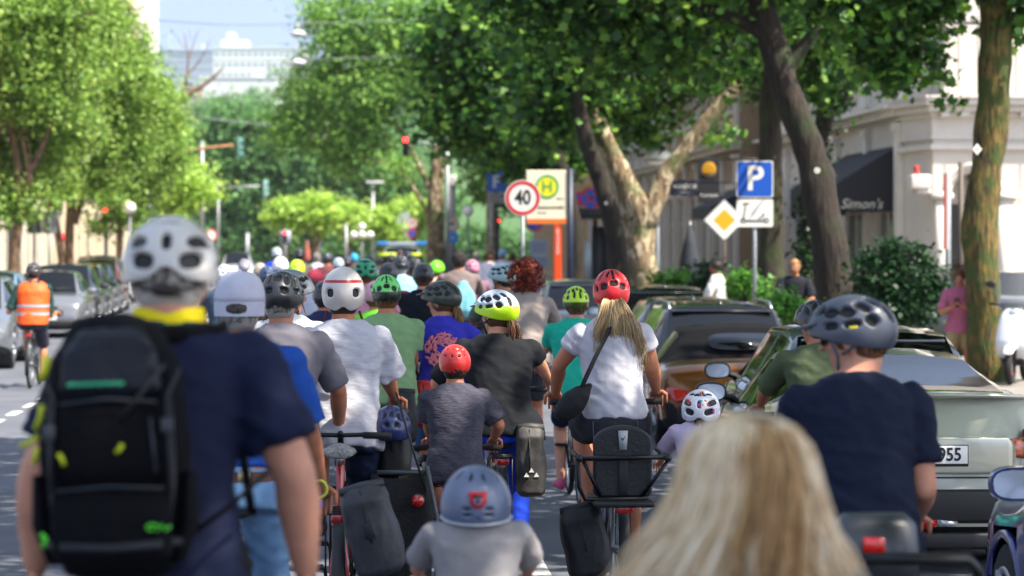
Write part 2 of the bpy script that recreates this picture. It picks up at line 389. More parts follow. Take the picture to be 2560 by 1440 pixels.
def ik(a, b, l1, l2, bend):
    d = b-a; L_ = d.length; bend = Vector(bend)
    if L_ > .985*(l1+l2): q = L_/(.985*(l1+l2)); l1 *= q; l2 *= q
    dn = d/L_; x = (l1*l1-l2*l2+L_*L_)/(2*L_); h_ = sqrt(max(0, l1*l1-x*x)); bn = (bend-dn*bend.dot(dn)); bn = bn.normalized() if bn.length > 1e-6 else Vector((0, 0, -1))
    return a+dn*x+bn*h_
def hand_mb(mb, wr, hd, palm_n, k, r_, curl=1, n=6):
    """palm + five unequal fingers: wr wrist, hd hand direction, palm_n direction the palm faces"""
    hd = hd.normalized(); pn = (palm_n-hd*palm_n.dot(hd)).normalized(); sx = hd.cross(pn)*r_    # sx -> thumb side
    pc = wr+hd*.045*k
    mb.loft([(wr-hd*.012*k, sx*.024*k, pn*.019*k), (pc-hd*.01*k, sx*.036*k, pn*.016*k), (wr+hd*.082*k, sx*.040*k, pn*.013*k)], 10)
    for i, (o, L_) in enumerate(((.030, .066), (.011, .074), (-.010, .068), (-.030, .052))):
        p = wr+hd*.078*k+sx*o*k; d = hd.copy(); pts = [p]
        for j, seg in enumerate((.42, .32, .26)):
            a = curl*(.75 if j else .55)+.06*i*curl; d = (d*cos(a)+pn*sin(a)).normalized(); 
            p = p+d*L_*seg*k*1.1; pts.append(p)
        mb.tube(pts, [.0095*k, .009*k, .008*k, .006*k], n)
    p = wr+hd*.02*k+sx*.030*k; d = (hd*.7+sx*.75+pn*.25).normalized(); d2 = (hd*.55+pn*(.9 if curl > .4 else .2)+sx*.15).normalized()
    mb.tube([p, p+d*.035*k, p+d*.03*k+d2*.03*k, p+d*.028*k+d2*.052*k], [.012*k, .011*k, .010*k, .007*k], n)

PPL = []
def person(label, hx_, hy, s, k=1.0, vp=VP, seated=True, lean=18, hyaw=0, hpitch=0, skin=0, shirt='888888', pants='222831', plen=.42, slen=.45,
           hair_=('short', 'brown'), hel=None, group=None, bw=1.0, hipw=1.0, belly=0, vox=.014, hand=None, elbow=None, gy=None, hz=None, feet=True,
           roll=0, arms='bars', shoes='2a2a2e', shirtname='shirt', wr=.006, hemz=0, seed=0, tyaw=0, longhair=None, sleeve_r=1.0, face=False, zf=0, aw=1.0, socks=None, neck=1.0, rlift=True, smat=None, twist=0, htop=.155, nk=0, sw=1.0):
    """s: photo pixels per metre at the person; hx_, hy: top of the head or helmet in the photo"""
    Z = F/s; zt = H-(hy-HY)/s; yaw = yawto(vp)
    ln = R(lean); T = Vector((0, sin(ln), cos(ln)))             # spine direction
    tl = .50*k; hlen = (.085-nk)*k
    Nk = T*tl; hcen = Nk+Vector((0, .03*k, hlen+.065*k)) if seated else Nk+Vector((0, .02*k, hlen+.07*k))
    zh = zt-hcen.z-htop*k                                          # hip height
    hl = hcen+Vector((0, 0, zh))
    base = Vector(((hx_-1280)/s, Z, zf)); off = Matrix.Rotation(yaw, 3, 'Z') @ Vector((hl.x, hl.y, 0)); base -= Vector((off.x, off.y, 0))
    zh -= zf; hl.z -= zf
    root = thing('person', label, 'person', base, yaw, group); inv = (Matrix.Translation(base) @ Matrix.Rotation(yaw, 4, 'Z')).inverted()
    def px(p, dy=.45):
        y = base.y+dy*k; s_ = F/y; return inv @ W(p[0], p[1], s_)
    Hp = Vector((0, 0, zh)); Tw = Matrix.Rotation(R(tyaw), 3, 'Z'); X = Tw @ Vector((1, 0, 0)); D = X.cross(T)*-1; D = Vector((0, cos(ln), -sin(ln)))
    D = Tw @ D
    Xh = Vector((1, 0, 0))
    rl = R(roll)
    def at(t): return Hp+T*t*tl+Xh*(sin(rl)*t*t*tl)
    def rings(inf, add, t0=-.25, t1=1.12, hem=0):
        prof = [(-.25, .150*hipw, .118), (-.1, .172*hipw, .132), (.05, .165*hipw, .125+belly*.3), (.25, .148+belly*.25, .112+belly), (.42, .150+belly*.1, .112+belly*.6), (.62, .168, .116), (.80, .180, .112), (.92, .172, .098), (1.0, .13, .082), (1.07, .078, .068), (1.14, .056, .058)]
        out = []
        for t, a, b in prof:
            if t < t0-1e-6 or t > t1+1e-6: continue
            m_ = max(0, min(1, t)); Xc = (Xh.lerp(X, m_))
            if t < .5: a += hem*(.5-t); b += hem*(.5-t)
            out.append((at(t)-Vector((0, .012*k, 0)), Xc*((a*bw)*inf+add)*k, D*((b)*inf+add)*k))
        return out
    sh = {}; 
    for r_ in (-1, 1): sh[r_] = at(.90)+X*r_*.178*bw*sw*k+Vector((0, .0, -.005*k))
    ua, fa = .285*k, .25*k; tg = {}; el = {}
    hz = hz if hz is not None else zh+.10*k
    for r_, nm in ((-1, 'l'), (1, 'r')):
        if arms == 'bars': tg[r_] = Vector((r_*.27*k, .56*k, hz+.03)); bend = (r_*.9, -.25, -.55)
        elif arms == 'down': tg[r_] = Vector((r_*.25*k, .10*k, zh-.08*k)); bend = (r_*.3, -1, 0)
        elif arms == 'phone': tg[r_] = Vector((r_*.05*k, .27*k, zh+.27*k)); bend = (r_*.7, -.2, -.8)
        elif arms == 'hips': tg[r_] = Vector((r_*.15*k, .02*k, zh+.06*k)) if r_ < 0 else Vector((r_*.27*k, .5*k, hz)); bend = (r_, -.3, 0)
        elif arms == 'mid': tg[r_] = Vector((r_*.12*k, .32*k, zh+.10*k)); bend = (r_*.8, -.3, -.6)
        if hand and nm in hand: tg[r_] = px(hand[nm][:2], hand[nm][2] if len(hand[nm]) > 2 else .5)
        el[r_] = ik(sh[r_], tg[r_], ua, fa, bend)
        if elbow and nm in elbow:
            q = px(elbow[nm][:2], elbow[nm][2] if len(elbow[nm]) > 2 else .2); el[r_] = q
    # ---- legs
    kn = {}; an = {}; hp = {}
    ft = min(zh*.50, .47*k*1.02) if False else None
    for r_ in (-1, 1):
        hp[r_] = Hp+Vector((r_*.088*hipw*k, 0, -.01*k))
        if seated:
            down = (r_ > 0) == rlift
            az_ = max(.17, zh-.80*k) if down else max(.17, zh-.80*k)+.33*k
            an[r_] = Vector((r_*.12*k, (.16 if down else .22)*k, az_)); kn[r_] = ik(hp[r_], an[r_], .43*k, .42*k, (r_*.08, 1, .1))
        else:
            an[r_] = Vector((r_*.10*k, (.07*r_)*k, .085*k)); kn[r_] = ik(hp[r_], an[r_], max(.3, (zh-.08*k)*.51), max(.3, (zh-.08*k)*.51), (r_*.05, 1, 0))
    # ---- body skin
    mb = MB(); mb.loft(rings(.90, 0), 20)
    Mh = Matrix.Translation(hl) @ Euler((R(hpitch), 0, 0)).to_matrix().to_4x4()
    Mh = Matrix.Translation(hl) @ Matrix.Rotation(R(hyaw), 4, 'Z') @ Matrix.Rotation(R(hpitch), 4, 'X')
    S_ = Mh @ Matrix.Scale(k, 4)
    mb.cone(at(.98), Mh @ Vector((0, -.035*k, -.055*k)), .062*k*neck, .057*k*neck)
    mb.ell((0, -.012, .018), (.076, .096, .098), 20, 14, M=S_); mb.ell((0, .022, -.055), (.058, .062, .068), 16, 12, M=S_)
    mb.ell((0, .055, -.088), (.026, .024, .022), 10, 8, M=S_); mb.cone((0, .092, .012), (0, .108, -.022), .010, .0165, 8, M=S_)
    mb.ell((0, .082, .030), (.048, .014, .012), 12, 8, M=S_)
    for r_ in (-1, 1):
        mb.ell((r_*.079, -.004, -.012), (.012, .020, .033), 10, 8, M=S_ @ Matrix.Rotation(r_*.0, 4, 'Y'))
        mb.ell((r_*.034, .070, -.022), (.022, .016, .018), 10, 8, M=S_)
        mb.cone(at(.86)+X*r_*.10*k, sh[r_], .068*k, .054*k); mb.cone(sh[r_], sh[r_].lerp(el[r_], .5), .055*k, .050*k*aw); mb.cone(sh[r_].lerp(el[r_], .5), el[r_], .050*k*aw, .041*k*aw)
        w_ = tg[r_]; fd = (w_-el[r_]).normalized(); wr_ = w_-fd*.05*k
        mb.cone(el[r_], el[r_].lerp(wr_, .3), .041*k*aw, .044*k*aw); mb.cone(el[r_].lerp(wr_, .3), wr_, .044*k*aw, .027*k*aw)
        if feet:
            mb.cone(hp[r_], hp[r_].lerp(kn[r_], .4), .088*k*hipw, .080*k*hipw); mb.cone(hp[r_].lerp(kn[r_], .4), kn[r_], .080*k*hipw, .056*k)
            mb.cone(kn[r_], kn[r_].lerp(an[r_], .3)-Vector((0, .012*k, 0)), .054*k, .057*k); mb.cone(kn[r_].lerp(an[r_], .3)-Vector((0, .012*k, 0)), an[r_], .057*k, .036*k)
    ex = MB()
    for r_ in (-1, 1):
        fd = (tg[r_]-el[r_]).normalized(); wv = tg[r_]-fd*.05*k
        if arms in ('bars', 'hips') : hdn = (fd+Vector((0, .5, -.1))).normalized(); pn = Vector((0, 0, -1)); cu = 1.05
        else: hdn = fd; pn = Vector((-r_, 0, .1)) if arms == 'down' else Vector((0, 0, 1)); cu = .5
        hand_mb(ex, wv, hdn, pn, k, r_*(1 if arms in ('bars', 'hips') else (-1 if arms != 'down' else 1)) * (-1), cu)
    if not feet: pass
    fnose = None
    body = remesh(mb, 'body', vox, SKIN[skin], root, 3, extra=ex)
    sm = smat or cloth(shirt); sd_ = seed*3.1
    def wrink(a):
        def fn(p):
            q = Vector((p.x*9+sd_, p.y*9, p.z*15+p.x*6)); n1 = noise.noise(q); n2 = noise.noise(q*2.3+Vector((5, 1, 2)))
            q3 = Vector((p.x*5+sd_, p.y*5+3, p.z*3)); return max(-.003, a*((1-abs(n1)*2.4)*.9+n2*.5+noise.noise(q3)*1.3))
        return fn
    st = MB(); t_h = -.18-hemz; rg = rings(1.0, .016, max(-.1, t_h+.01), 1.08, max(0, .02+hemz*.03))
    c0, x0, y0 = rg[0]; rg.insert(0, (at(t_h), x0*1.01, y0*1.03)); st.loft(rg, 24)
    for r_ in (-1, 1):
        e_ = sh[r_].lerp(el[r_], min(1, slen*2)) ; 
        st.cone(at(.84)+X*r_*.11*k, sh[r_]+Vector((0, 0, -.002)), .078*k, .066*k)
        if slen <= .5: st.tube([sh[r_], e_], [.064*k*max(1, aw*.97), (.064+.007*sleeve_r)*k*sleeve_r], 16)
        else:
            st.tube([sh[r_], el[r_]], [.069*k, .056*k*sleeve_r], 16); q = el[r_].lerp(tg[r_], (slen-.5)*1.8); st.ell(el[r_], (.056*k*sleeve_r,)*3, 12, 8); st.tube([el[r_], q], [.056*k*sleeve_r, .046*k*sleeve_r], 16)
    so = remesh(st, shirtname, vox*.85, sm, root, 2, wrink(wr*k))
    if pants:
        pt = MB(); rg = rings(1.0, .010, -.25, .12); pt.loft(rg, 22)
        for r_ in (-1, 1):
            a, b, c = hp[r_], kn[r_], an[r_]; tot = plen*2       # plen .5 = knee, 1 = ankle
            if tot <= 1: e_ = a.lerp(b, tot); pt.ell(a, (.10*k*hipw,)*3, 16, 10); pt.tube([a, e_], [.100*k*hipw, (.086 if tot > .6 else .094)*k*hipw], 18)
            else: pt.cone(a, b, .098*k*hipw, .075*k); pt.tube([b, b.lerp(c, min(.97, tot-1))-Vector((0, .006, 0))], [.076*k, .066*k], 16)
        po = remesh(pt, 'trousers' if plen > .8 else 'shorts', vox, cloth(pants), root, 2, wrink(wr*k*.8))
    if feet:
        for r_ in (-1, 1):
            a = an[r_]; m_ = MB(); f_ = Vector((r_*.12, 1, 0)).normalized()*k; sX = Vector((f_.y, -f_.x, 0)); up = Vector((0, 0, k))
            c = a+Vector((0, 0, -.035*k))
            m_.loft([(c-f_*.075+up*.0, sX*.025, up*.035), (c-f_*.04, sX*.037, up*.052), (c+f_*.05-up*.005, sX*.042, up*.044), (c+f_*.12-up*.018, sX*.046, up*.030), (c+f_*.175-up*.022, sX*.030, up*.020)], 14)
            m_.build('shoe', mat('shoe_'+shoes, shoes, .6), root)
            if socks: mm = MB(); mm.tube([a-Vector((0, 0, .02*k)), a.lerp(kn[r_], .28)], [.043*k, .047*k], 12); mm.build('sock', cloth(socks), root)
    if face:
        for r_ in (-1, 1):
            e_ = MB(); e_.ell((r_*.032, .0865, .010), (.012, .008, .007), 10, 8, M=S_); eo = e_.build('eye', mat('eye_white', 'e8e4de', .3), root)
            e2 = MB(); e2.ell((r_*.032, .0945, .010), (.0055, .003, .0055), 8, 6, M=S_); e2.build('iris', mat('iris', '2a1c12', .2), eo)
            e3 = MB(); e3.tube([(r_*.016, .098, .031), (r_*.034, .097, .036), (r_*.05, .088, .031)], [.003, .0042, .0025], 5, M=S_); e3.build('eyebrow', hairmat('dark'), root)
        m_ = MB(); m_.loft([((-.022, .083, -.057), (.001, 0, 0), (0, .004, .002)), ((0, .090, -.055), (.002, 0, 0), (0, .007, .007)), ((.022, .083, -.057), (.001, 0, 0), (0, .004, .002))], 8, M=S_)
        m_.build('mouth', mat('lips', 'a8604f', .5), root)
    if hair_:
        kind, col = hair_[:2]
        if kind in ('long', 'pony', 'tail'):
            if kind == 'pony':
                g = [[(x_*.7, -.105, .01), (x_*1.3, -.145, -.03), (x_*2.0+.01, -.165, -.10), (x_*2.6+.02, -.155, -.18), (x_*3.0+.035, -.14, -.27), (x_*2.8+.05, -.135, hair_[2] if len(hair_) > 2 else -.34)] for x_ in (-.045, -.025, 0, .025, .045)]
            elif kind == 'tail':
                g = [[(x_*.6, -.10, .0), (x_, -.13, -.04), (x_*1.3, -.14, -.10), (x_*1.2+.01, -.135, -.17), (x_*.7+.015, -.13, hair_[2] if len(hair_) > 2 else -.22)] for x_ in (-.022, 0, .022)]
            else:
                zb_ = hair_[2] if len(hair_) > 2 else -.26; g = []
                for a_ in range(-5, 6):
                    A = a_/5*2.0; g.append([(sin(A)*.05, -cos(A)*.06-.01, .115), (sin(A)*.088, -cos(A)*.10-.01, .06), (sin(A)*.092, -cos(A)*.108-.01, -.03), (sin(A)*.100, -cos(A)*.125-.005, -.12), (sin(A)*.12, -cos(A)*.135, -.19), (sin(A)*.13, -cos(A)*.14, zb_)])
            pth = [[S_ @ Vector(p) for p in q] for q in g]; hair(root, Mh, k, 'pony' if kind != 'long' else 'long', col, seed, pth, hair_[3] if len(hair_) > 3 else 160)
        else: hair(root, Mh, k, kind, col, seed, n=hair_[2] if len(hair_) > 2 else 260, low=bool(hel))
    if hel:
        h_ = dict(hel); ca = h_.pop('cap', None); vi = h_.pop('visor', None); stp = h_.pop('straps', None); bk = h_.pop('backward', False)
        if ca: cap(root, Mh, k, ca, True, bk)
        else:
            ho = helmet(root, Mh, k=k, **h_)
            if vi: visor(ho, Mh, k, vi)
            if stp: straps(ho, Mh, k, stp)
    info = dict(root=root, Mh=Mh, S=S_, hip=Hp, hand=tg, k=k, base=base, yaw=yaw, zh=zh, at=at, D=D, X=X, T=T, sh=sh, el=el, px=px, s=s, body=body, kn=kn, an=an, shirt=so)
    PPL.append(info); return info

# ------------------------------------------------------------ bicycles
def wheel(name, parent, c, r, tyre=.021, spokes=14):
    t = MB().torus(c, r-tyre, tyre, 'x', 36, 8).build(name, RUBBER, parent)
    m = MB().torus(c, r-tyre*2.1, .011, 'x', 36, 6); m.build('rim', STEEL, t)
    m = MB(); m.tube([(c[0]-.035, c[1], c[2]), (c[0]+.035, c[1], c[2])], .018, 8)
    for i in range(spokes):
        a = 2*pi*i/spokes; m.tube([(c[0]+(.02 if i % 2 else -.02), c[1]+.02*cos(a+1), c[2]+.02*sin(a+1)), (c[0], c[1]+(r-.045)*cos(a), c[2]+(r-.045)*sin(a))], .0016, 4, cap=False)
    m.build('spokes', STEEL, t); return t
def bicycle(p=None, label='', col='222222', group=None, k=1, base=None, yaw=None, zs=None, hz=None, guard=True, rack=True, light=True, loft=False, hw=.29, grip='151515', simple=False, saddle='16171a'):
    if p: base, yaw, zs = p['base'].copy(), p['yaw'], p['zh']-.10*p['k']; hz = hz or (p['hand'][1].z+p['hand'][-1].z)/2-.035; k = p['k']; bx = (p['hand'][1]+p['hand'][-1])/2
    else: bx = Vector((0, .56*k, hz))
    base.z = 0
    root = thing('bicycle', label, 'bicycle', base, yaw, group); r = .34 if k > .8 else .26
    fm = paint(col, .2); rx, fx = -.28*k, .80*k; bb = (0, .17*k, .27 if k > .8 else .22); tb = Vector((0, -.03*k, zs-.07)); ht = Vector((0, .60*k, max(hz-.12, r+.2))); hb = Vector((0, .66*k, r+.28 if k > .8 else r+.16))
    hbar = min(bx.y, .75*k)
    m = MB(); m.tube([bb, tb], .017, 8); m.tube([(0, tb.y+.02, tb.z-.10), ht], .016, 8); m.tube([bb, hb], .020, 8); m.tube([ht+Vector((0, -.01, .03)), hb], .020, 8)
    for s_ in (-1, 1): m.tube([bb, (s_*.05, rx, r)], .010, 6); m.tube([(0, tb.y+.02, tb.z-.12), (s_*.05, rx, r)], .009, 6)
    fr = m.build('frame', fm, root)
    m = MB()
    for s_ in (-1, 1): m.tube([hb, (s_*.045, hb.y+.03, hb.z-.05), (s_*.05, fx, r)], .011, 6)
    m.build('fork', fm, root)
    if simple:
        for nm, y_ in (('rear_wheel', rx), ('front_wheel', fx)): MB().torus((0, y_, r), r-.021, .021, 'x', 24, 6).build(nm, RUBBER, root)
    else: wheel('rear_wheel', root, (0, rx, r), r); wheel('front_wheel', root, (0, fx, r), r)
    m = MB(); m.loft([((0, -.15*k, zs-.015), (.055, 0, 0), (0, 0, .018)), ((0, -.12*k, zs), (.078, 0, 0), (0, 0, .030)), ((0, -.03*k, zs), (.062, 0, 0), (0, 0, .028)), ((0, .08*k, zs), (.028, 0, 0), (0, 0, .024)), ((0, .14*k, zs-.01), (.014, 0, 0), (0, 0, .014))], 14)
    sdl = m.build('saddle', mat('saddle_'+saddle, saddle, .7, var=.3 if saddle != '16171a' else 0, vs=60, bump=.5 if saddle != '16171a' else 0, bs=90), root)
    MB().tube([tb, (0, tb.y, zs-.02)], .013, 8).build('seat_post', STEEL, root)
    m = MB(); m.tube([ht, (0, ht.y, hz), (0, hbar-.02, hz+.01)], .015, 8)
    m.tube([(-hw*k, hbar-.05, hz), (-.16*k, hbar-.01, hz+.005), (0, hbar, hz), (.16*k, hbar-.01, hz+.005), (hw*k, hbar-.05, hz)], .011, 8)
    hbo = m.build('handlebar', DARKMET, root)
    if not simple:
        for s_ in (-1, 1):
            MB().tube([(s_*(hw-.11)*k, hbar-.025, hz+.002), (s_*(hw+.02)*k, hbar-.055, hz)], .0165, 10).build('grip', mat('grip_'+grip, grip, .7), hbo)
            MB().tube([(s_*(hw-.12)*k, hbar+.01, hz-.005), (s_*(hw-.06)*k, hbar+.035, hz-.015), (s_*(hw)*k, hbar+.03, hz-.02)], .005, 6).build('brake_lever', BLACK, hbo)
        m = MB(); m.torus(bb, .085, .006, 'x', 24, 6); m.tube([(0.05, bb[1], bb[2]), (.07, bb[1]-.01, bb[2]-.17*k)], .010, 6); m.tube([(-.05, bb[1], bb[2]), (-.07, bb[1]+.01, bb[2]+.17*k)], .010, 6); m.tube([(-.06, bb[1], bb[2]), (.06, bb[1], bb[2])], .018, 8)
        cr = m.build('crank', DARKMET, root)
        for s_ in (-1, 1): MB().box((s_*.12*k, bb[1]-.01*s_, bb[2]-s_*.17*k), (.09, .085, .02), b=.005).build('pedal', BLACK, cr)
        if guard:
            m = MB(); pts = []
            for j in range(14):
                a = R(-25+j*13); q = r+.022; pts.append(((0, rx-q*cos(a), r+q*sin(a)), (.030, 0, 0), Vector((0, -cos(a), sin(a)))*.006))
            m.loft(pts, 8, e=.7); m.build('mudguard', BLACK, root)
        if rack:
            m = MB(); z_ = 2*r+.07
            for s_ in (-1, 1): m.tube([(s_*.055, rx+.2, z_), (s_*.06, rx-.17, z_), (s_*.055, rx-.18, z_)], .006, 6); m.tube([(s_*.06, rx-.05, z_), (s_*.06, rx, r)], .005, 6)
            for j in range(4): m.tube([(-.06, rx+.15-.1*j, z_), (.06, rx+.15-.1*j, z_)], .005, 5)
            m.build('luggage_rack', DARKMET, root)
        if light: MB().box((0, rx-.19, 2*r+.05), (.07, .02, .035), b=.008).build('tail_light', REDL, root)
    return root
# ------------------------------------------------------------ cars
def interp(keys, y):
    if y <= keys[0][0]: return keys[0][1]
    for (a, p), (b, q) in zip(keys, keys[1:]):
        if y <= b: t = (y-a)/(b-a); t = t*t*(3-2*t)*.5+t*.5; return p+(q-p)*t
    return keys[-1][1]
CARK = {  # belt line, roof line, rear glass (y0,y1), front glass (y1,y0)
 'hatch': ([(0,.50),(.015,.80),(.05,.93),(.12,.99),(.5,.97),(.72,.93),(.90,.80),(.975,.66),(1,.48)], (.035,.15,.30,.55,.735)),
 'coupe': ([(0,.46),(.012,.78),(.03,.955),(.06,.97),(.2,.93),(.5,.89),(.70,.87),(.90,.75),(.975,.60),(1,.42)], (.14,.36,.48,.58,.74)),
 'suv': ([(0,.60),(.012,.85),(.04,1.02),(.12,1.08),(.5,1.05),(.74,1.02),(.93,.90),(.985,.72),(1,.52)], (.03,.13,.32,.58,.745)),
 'cabrio': ([(0,.44),(.015,.72),(.04,.88),(.12,.93),(.5,.86),(.68,.86),(.90,.76),(.975,.60),(1,.42)], (.22,.36,.45,.53,.68)),
 'van': ([(0,.9),(.01,1.15),(.03,1.2),(.5,1.2),(.84,1.15),(.95,1.0),(.99,.75),(1,.5)], (.012,.03,.4,.80,.93)),
 'mini': ([(0,.50),(.015,.80),(.05,.93),(.12,.95),(.5,.93),(.72,.92),(.90,.86),(.975,.72),(1,.46)], (.03,.13,.35,.62,.73)),
}
def car(name, label, cat, loc, yaw, L=4.2, Wd=1.78, Ht=1.45, kind='hatch', col='222222', group=None, tail='d', head='d', plate=None, soft=None, antenna=None, mirror_side=(-1, 1), rim='9a9da0', detail=True, lower='17181a', roofrail=False, metal=.3, base_scale=1.0, wiper=True):
    zk, (r0, r1, rm, f1, f0) = CARK[kind]; q = Ht/{'hatch': 1.47, 'coupe': 1.225, 'suv': 1.66, 'cabrio': 1.30, 'van': 1.98, 'mini': 1.41}[kind]
    root = thing(name, label, cat, loc, yaw, group); pm = paint(col, metal); lm = mat('trim_'+lower, lower, .55)
    ys = sorted(set([0, .006, .015, .03, .045, .06, .08, .10, .94, .96, .975, .985, .994, 1, r0, r1, rm, f1, f0]+[i/32 for i in range(4, 31)]+[r0+(r1-r0)*i/4 for i in range(5)]+[f1+(f0-f1)*i/5 for i in range(6)]))
    rk = [(r0, 0), (r1, .90), (r1+.05, .96), (rm, 1), (f1, .955), (f0, 0)]
    def st(t):
        zb = interp(zk, t)*q; c = 0
        if r0 < t < f0:
            for (a, p), (b, w) in zip(rk, rk[1:]):
                if a <= t <= b: c = p+(w-p)*(t-a)/(b-a)
        zr = zb+(Ht-.02-zb)*c; 
        e = 1-.9*max(0, (.07-t)/.07)**3*.30-.9*max(0, (t-.90)/.10)**2*.26; w = Wd/2*e*(1-.015*abs(t-.5))
        zs = .22*q+.10*max(0, (t-.9)/.1)+.06*max(0, (.05-t)/.05)
        P_ = [(w*.90, zs), (w*.975, zs+.09), (w*1.0, min(.52*q, zb*.75)), (w*.992, zb*.86), (w*.955, zb-.025), (w*.915, zb+.004)]
        ct = c
        wt = Wd/2*.66
        P_ += [(w*.80*(1-ct)+wt*ct, zb+.022+(zr-zb)*.86), (w*.72*(1-ct)+wt*.93*ct, zb+.034+(zr-zb)*.955), (w*.40*(1-ct)+wt*.5*ct, zb+.052+(zr-zb)*.985), (0, zb+.058+(zr-zb)*.995)]
        return P_, c
    S = [st(t) for t in ys]; n = 10; pts = []
    for (P_, c), t in zip(S, ys):
        y = (t-.5)*L
        row = [(x, y, z) for x, z in P_]; full = row+[(-x, y_, z) for x, y_, z in row[-2::-1]]; pts.append(full)
    N = len(pts[0]); wr = .335*(1.06 if kind in ('suv', 'van') else 1)*(.96 if q < .95 else 1); wy = [(.19-.5)*L, (.815-.5)*L]
    paintf, glassf, lowf, softf = [], [], [], []
    for i in range(len(ys)-1):
        c0, c1 = S[i][1], S[i+1][1]; tm = (ys[i]+ys[i+1])/2
        for j in range(N-1):
            f = (i*N+j, i*N+j+1, (i+1)*N+j+1, (i+1)*N+j); jj = min(j, N-2-j); ym = (tm-.5)*L; zm = (pts[i][j][2]+pts[i][j+1][2]+pts[i+1][j][2]+pts[i+1][j+1][2])/4
            if jj <= 2 and any(sqrt((ym-w)**2+(zm-wr)**2) < wr+.035 for w in wy): continue
            mx = max(c0, c1); g = False
            if mx > .02:
                inc = r1 <= tm <= f1
                if jj == 5: g = (mx > .25) and not (abs(tm-(r1+f1)/2) < .012) and not (abs(tm-(r1+.035)) < .012 and kind != 'coupe')
                if jj >= 7 and not inc: g = True
                if jj == 6 and not inc and mx < .8 and False: g = True
            if soft and mx > .02 and (not g or tm < r1):
                if jj >= 5: softf.append(f); continue
            (glassf if g else (lowf if (jj == 0 or (jj == 1 and (tm < .03 or tm > .985))) else paintf)).append(f)
    def sub(fs, name, m, par, off=0):
        ids = sorted({i for f in fs for i in f}); mp = {a: b for b, a in enumerate(ids)}; flat = [p for r_ in pts for p in r_]
        mb = MB(); mb.v = [flat[i] for i in ids]; mb.f = [tuple(mp[i] for i in f) for f in fs]; mb.m = [0]*len(fs)
        me = bpy.data.meshes.new(name); me.from_pydata(mb.v, [], mb.f); me.materials.append(m); me.shade_smooth(); me.set_sharp_from_angle(angle=R(48))
        o = bpy.data.objects.new(name, me); COL.objects.link(o); o.parent = par; return o
    # end caps and floor into the body
    flat = [p for r_ in pts for p in r_]
    cap0 = tuple(range(N-1, -1, -1)); cap1 = tuple((len(ys)-1)*N+j for j in range(N)); paintf += [cap0, cap1]
    body = sub(paintf, 'body', pm, root); sub(glassf, 'windows', GLASS, root); sub(lowf, 'sill', lm, root)
    if softf: sub(softf, 'soft_top', mat('soft_top', '0b0b0d', .95, bump=.2, bs=80, spec=.15), root)
    MB().box((0, 0, .27), (Wd*.80, L*.9, .18)).build('underbody', BLACK, root)
    for wi, w in enumerate(wy):
        for s_ in (-1, 1):
            cx = s_*(Wd/2-.11)
            t = MB().loft([((cx-.10, w, wr), (0, wr*.9, 0), (0, 0, wr*.9)), ((cx-.085, w, wr), (0, wr, 0), (0, 0, wr)), ((cx+.085, w, wr), (0, wr, 0), (0, 0, wr)), ((cx+.10, w, wr), (0, wr*.9, 0), (0, 0, wr*.9))], 32).build('wheel', RUBBER, root)
            m = MB(); ox = cx+s_*.102; m.torus((ox-s_*.012, w, wr), wr*.68, .02, 'x', 28, 6)
            for k_ in range(5):
                a = 2*pi*k_/5; m.tube([(ox, w, wr), (ox-s_*.004, w+cos(a)*wr*.68, wr+sin(a)*wr*.68)], [.035, .028], 6)
            m.ell((ox, w, wr), (.02, .06, .06), 10, 6); m.build('rim', mat('rim_'+rim, rim, .3, .8), t)
            MB().torus((s_*(Wd/2-.018), w, wr), wr+.045, .022, 'x', 20, 6, a0=R(-8), a1=R(188)).build('wheel_arch', lm if kind == 'suv' else pm, root)
            MB().loft([((s_*(Wd/2-.30), w, wr), (0, wr+.05, 0), (0, 0, wr+.05)), ((s_*(Wd/2-.03), w, wr), (0, wr+.05, 0), (0, 0, wr+.05))], 24, cap=False).build('wheel_well', BLACK, root)
    wv, zv = S[0][0][2][0], 1
    def rw(t): P_, c = st(t); return P_
    # doors lines + handles
    for s_ in (-1, 1):
        P_ = rw(.5); x = P_[3][0]
        m = MB(); 
        for t in ((.36, .5, .70) if kind != 'coupe' else (.38, .70)):
            Q = rw(t); y = (t-.5)*L; m = MB(); m.tube([(s_*(p[0]+.001), y, p[1]) for p in Q[1:6]], .004, 4); m.build('door_seam', BLACK, root)
        m = MB()
        for t in ((.40, .56) if kind != 'coupe' else (.44,)): Q = rw(t); m.box((s_*(Q[3][0]+.012), (t-.5)*L, Q[3][1]), (.02, .17, .025), b=.008); m.build('door_handle', pm, root); m = MB()
    for s_ in mirror_side:
        t = f0-.045; Q = rw(t); x = Q[5][0]; z = interp(zk, t)*q+.055; y = (t-.5)*L-.04
        m = MB(); c = Vector((s_*(x+.135), y, z+.02)); m.tube([(s_*(x-.03), y+.04, z-.03), (s_*(x+.06), y+.02, z-.005)], [.03, .022], 8)
        m.loft([(c+Vector((0, -.045, 0)), (.108, 0, 0), (0, 0, .068)), (c+Vector((0, -.01, 0)), (.112, 0, 0), (0, 0, .072)), (c+Vector((0, .04, 0)), (.090, 0, 0), (0, 0, .055)), (c+Vector((0, .065, 0)), (.05, 0, 0), (0, 0, .03))], 18, e=.75)
        mo = m.build('side_mirror', BLACK if kind != 'mini' else pm, root, sharp=40)
        MB().loft([(c+Vector((0, -.0475, 0)), (.097, 0, 0), (0, 0, .058)), (c+Vector((0, -.049, 0)), (.096, 0, 0), (0, 0, .057))], 18, e=.75).build('mirror_glass', CHROME, mo, smooth=False)
    # tail
    Q = rw(0.02); hw = Q[2][0]; zt_ = interp(zk, .03)*q
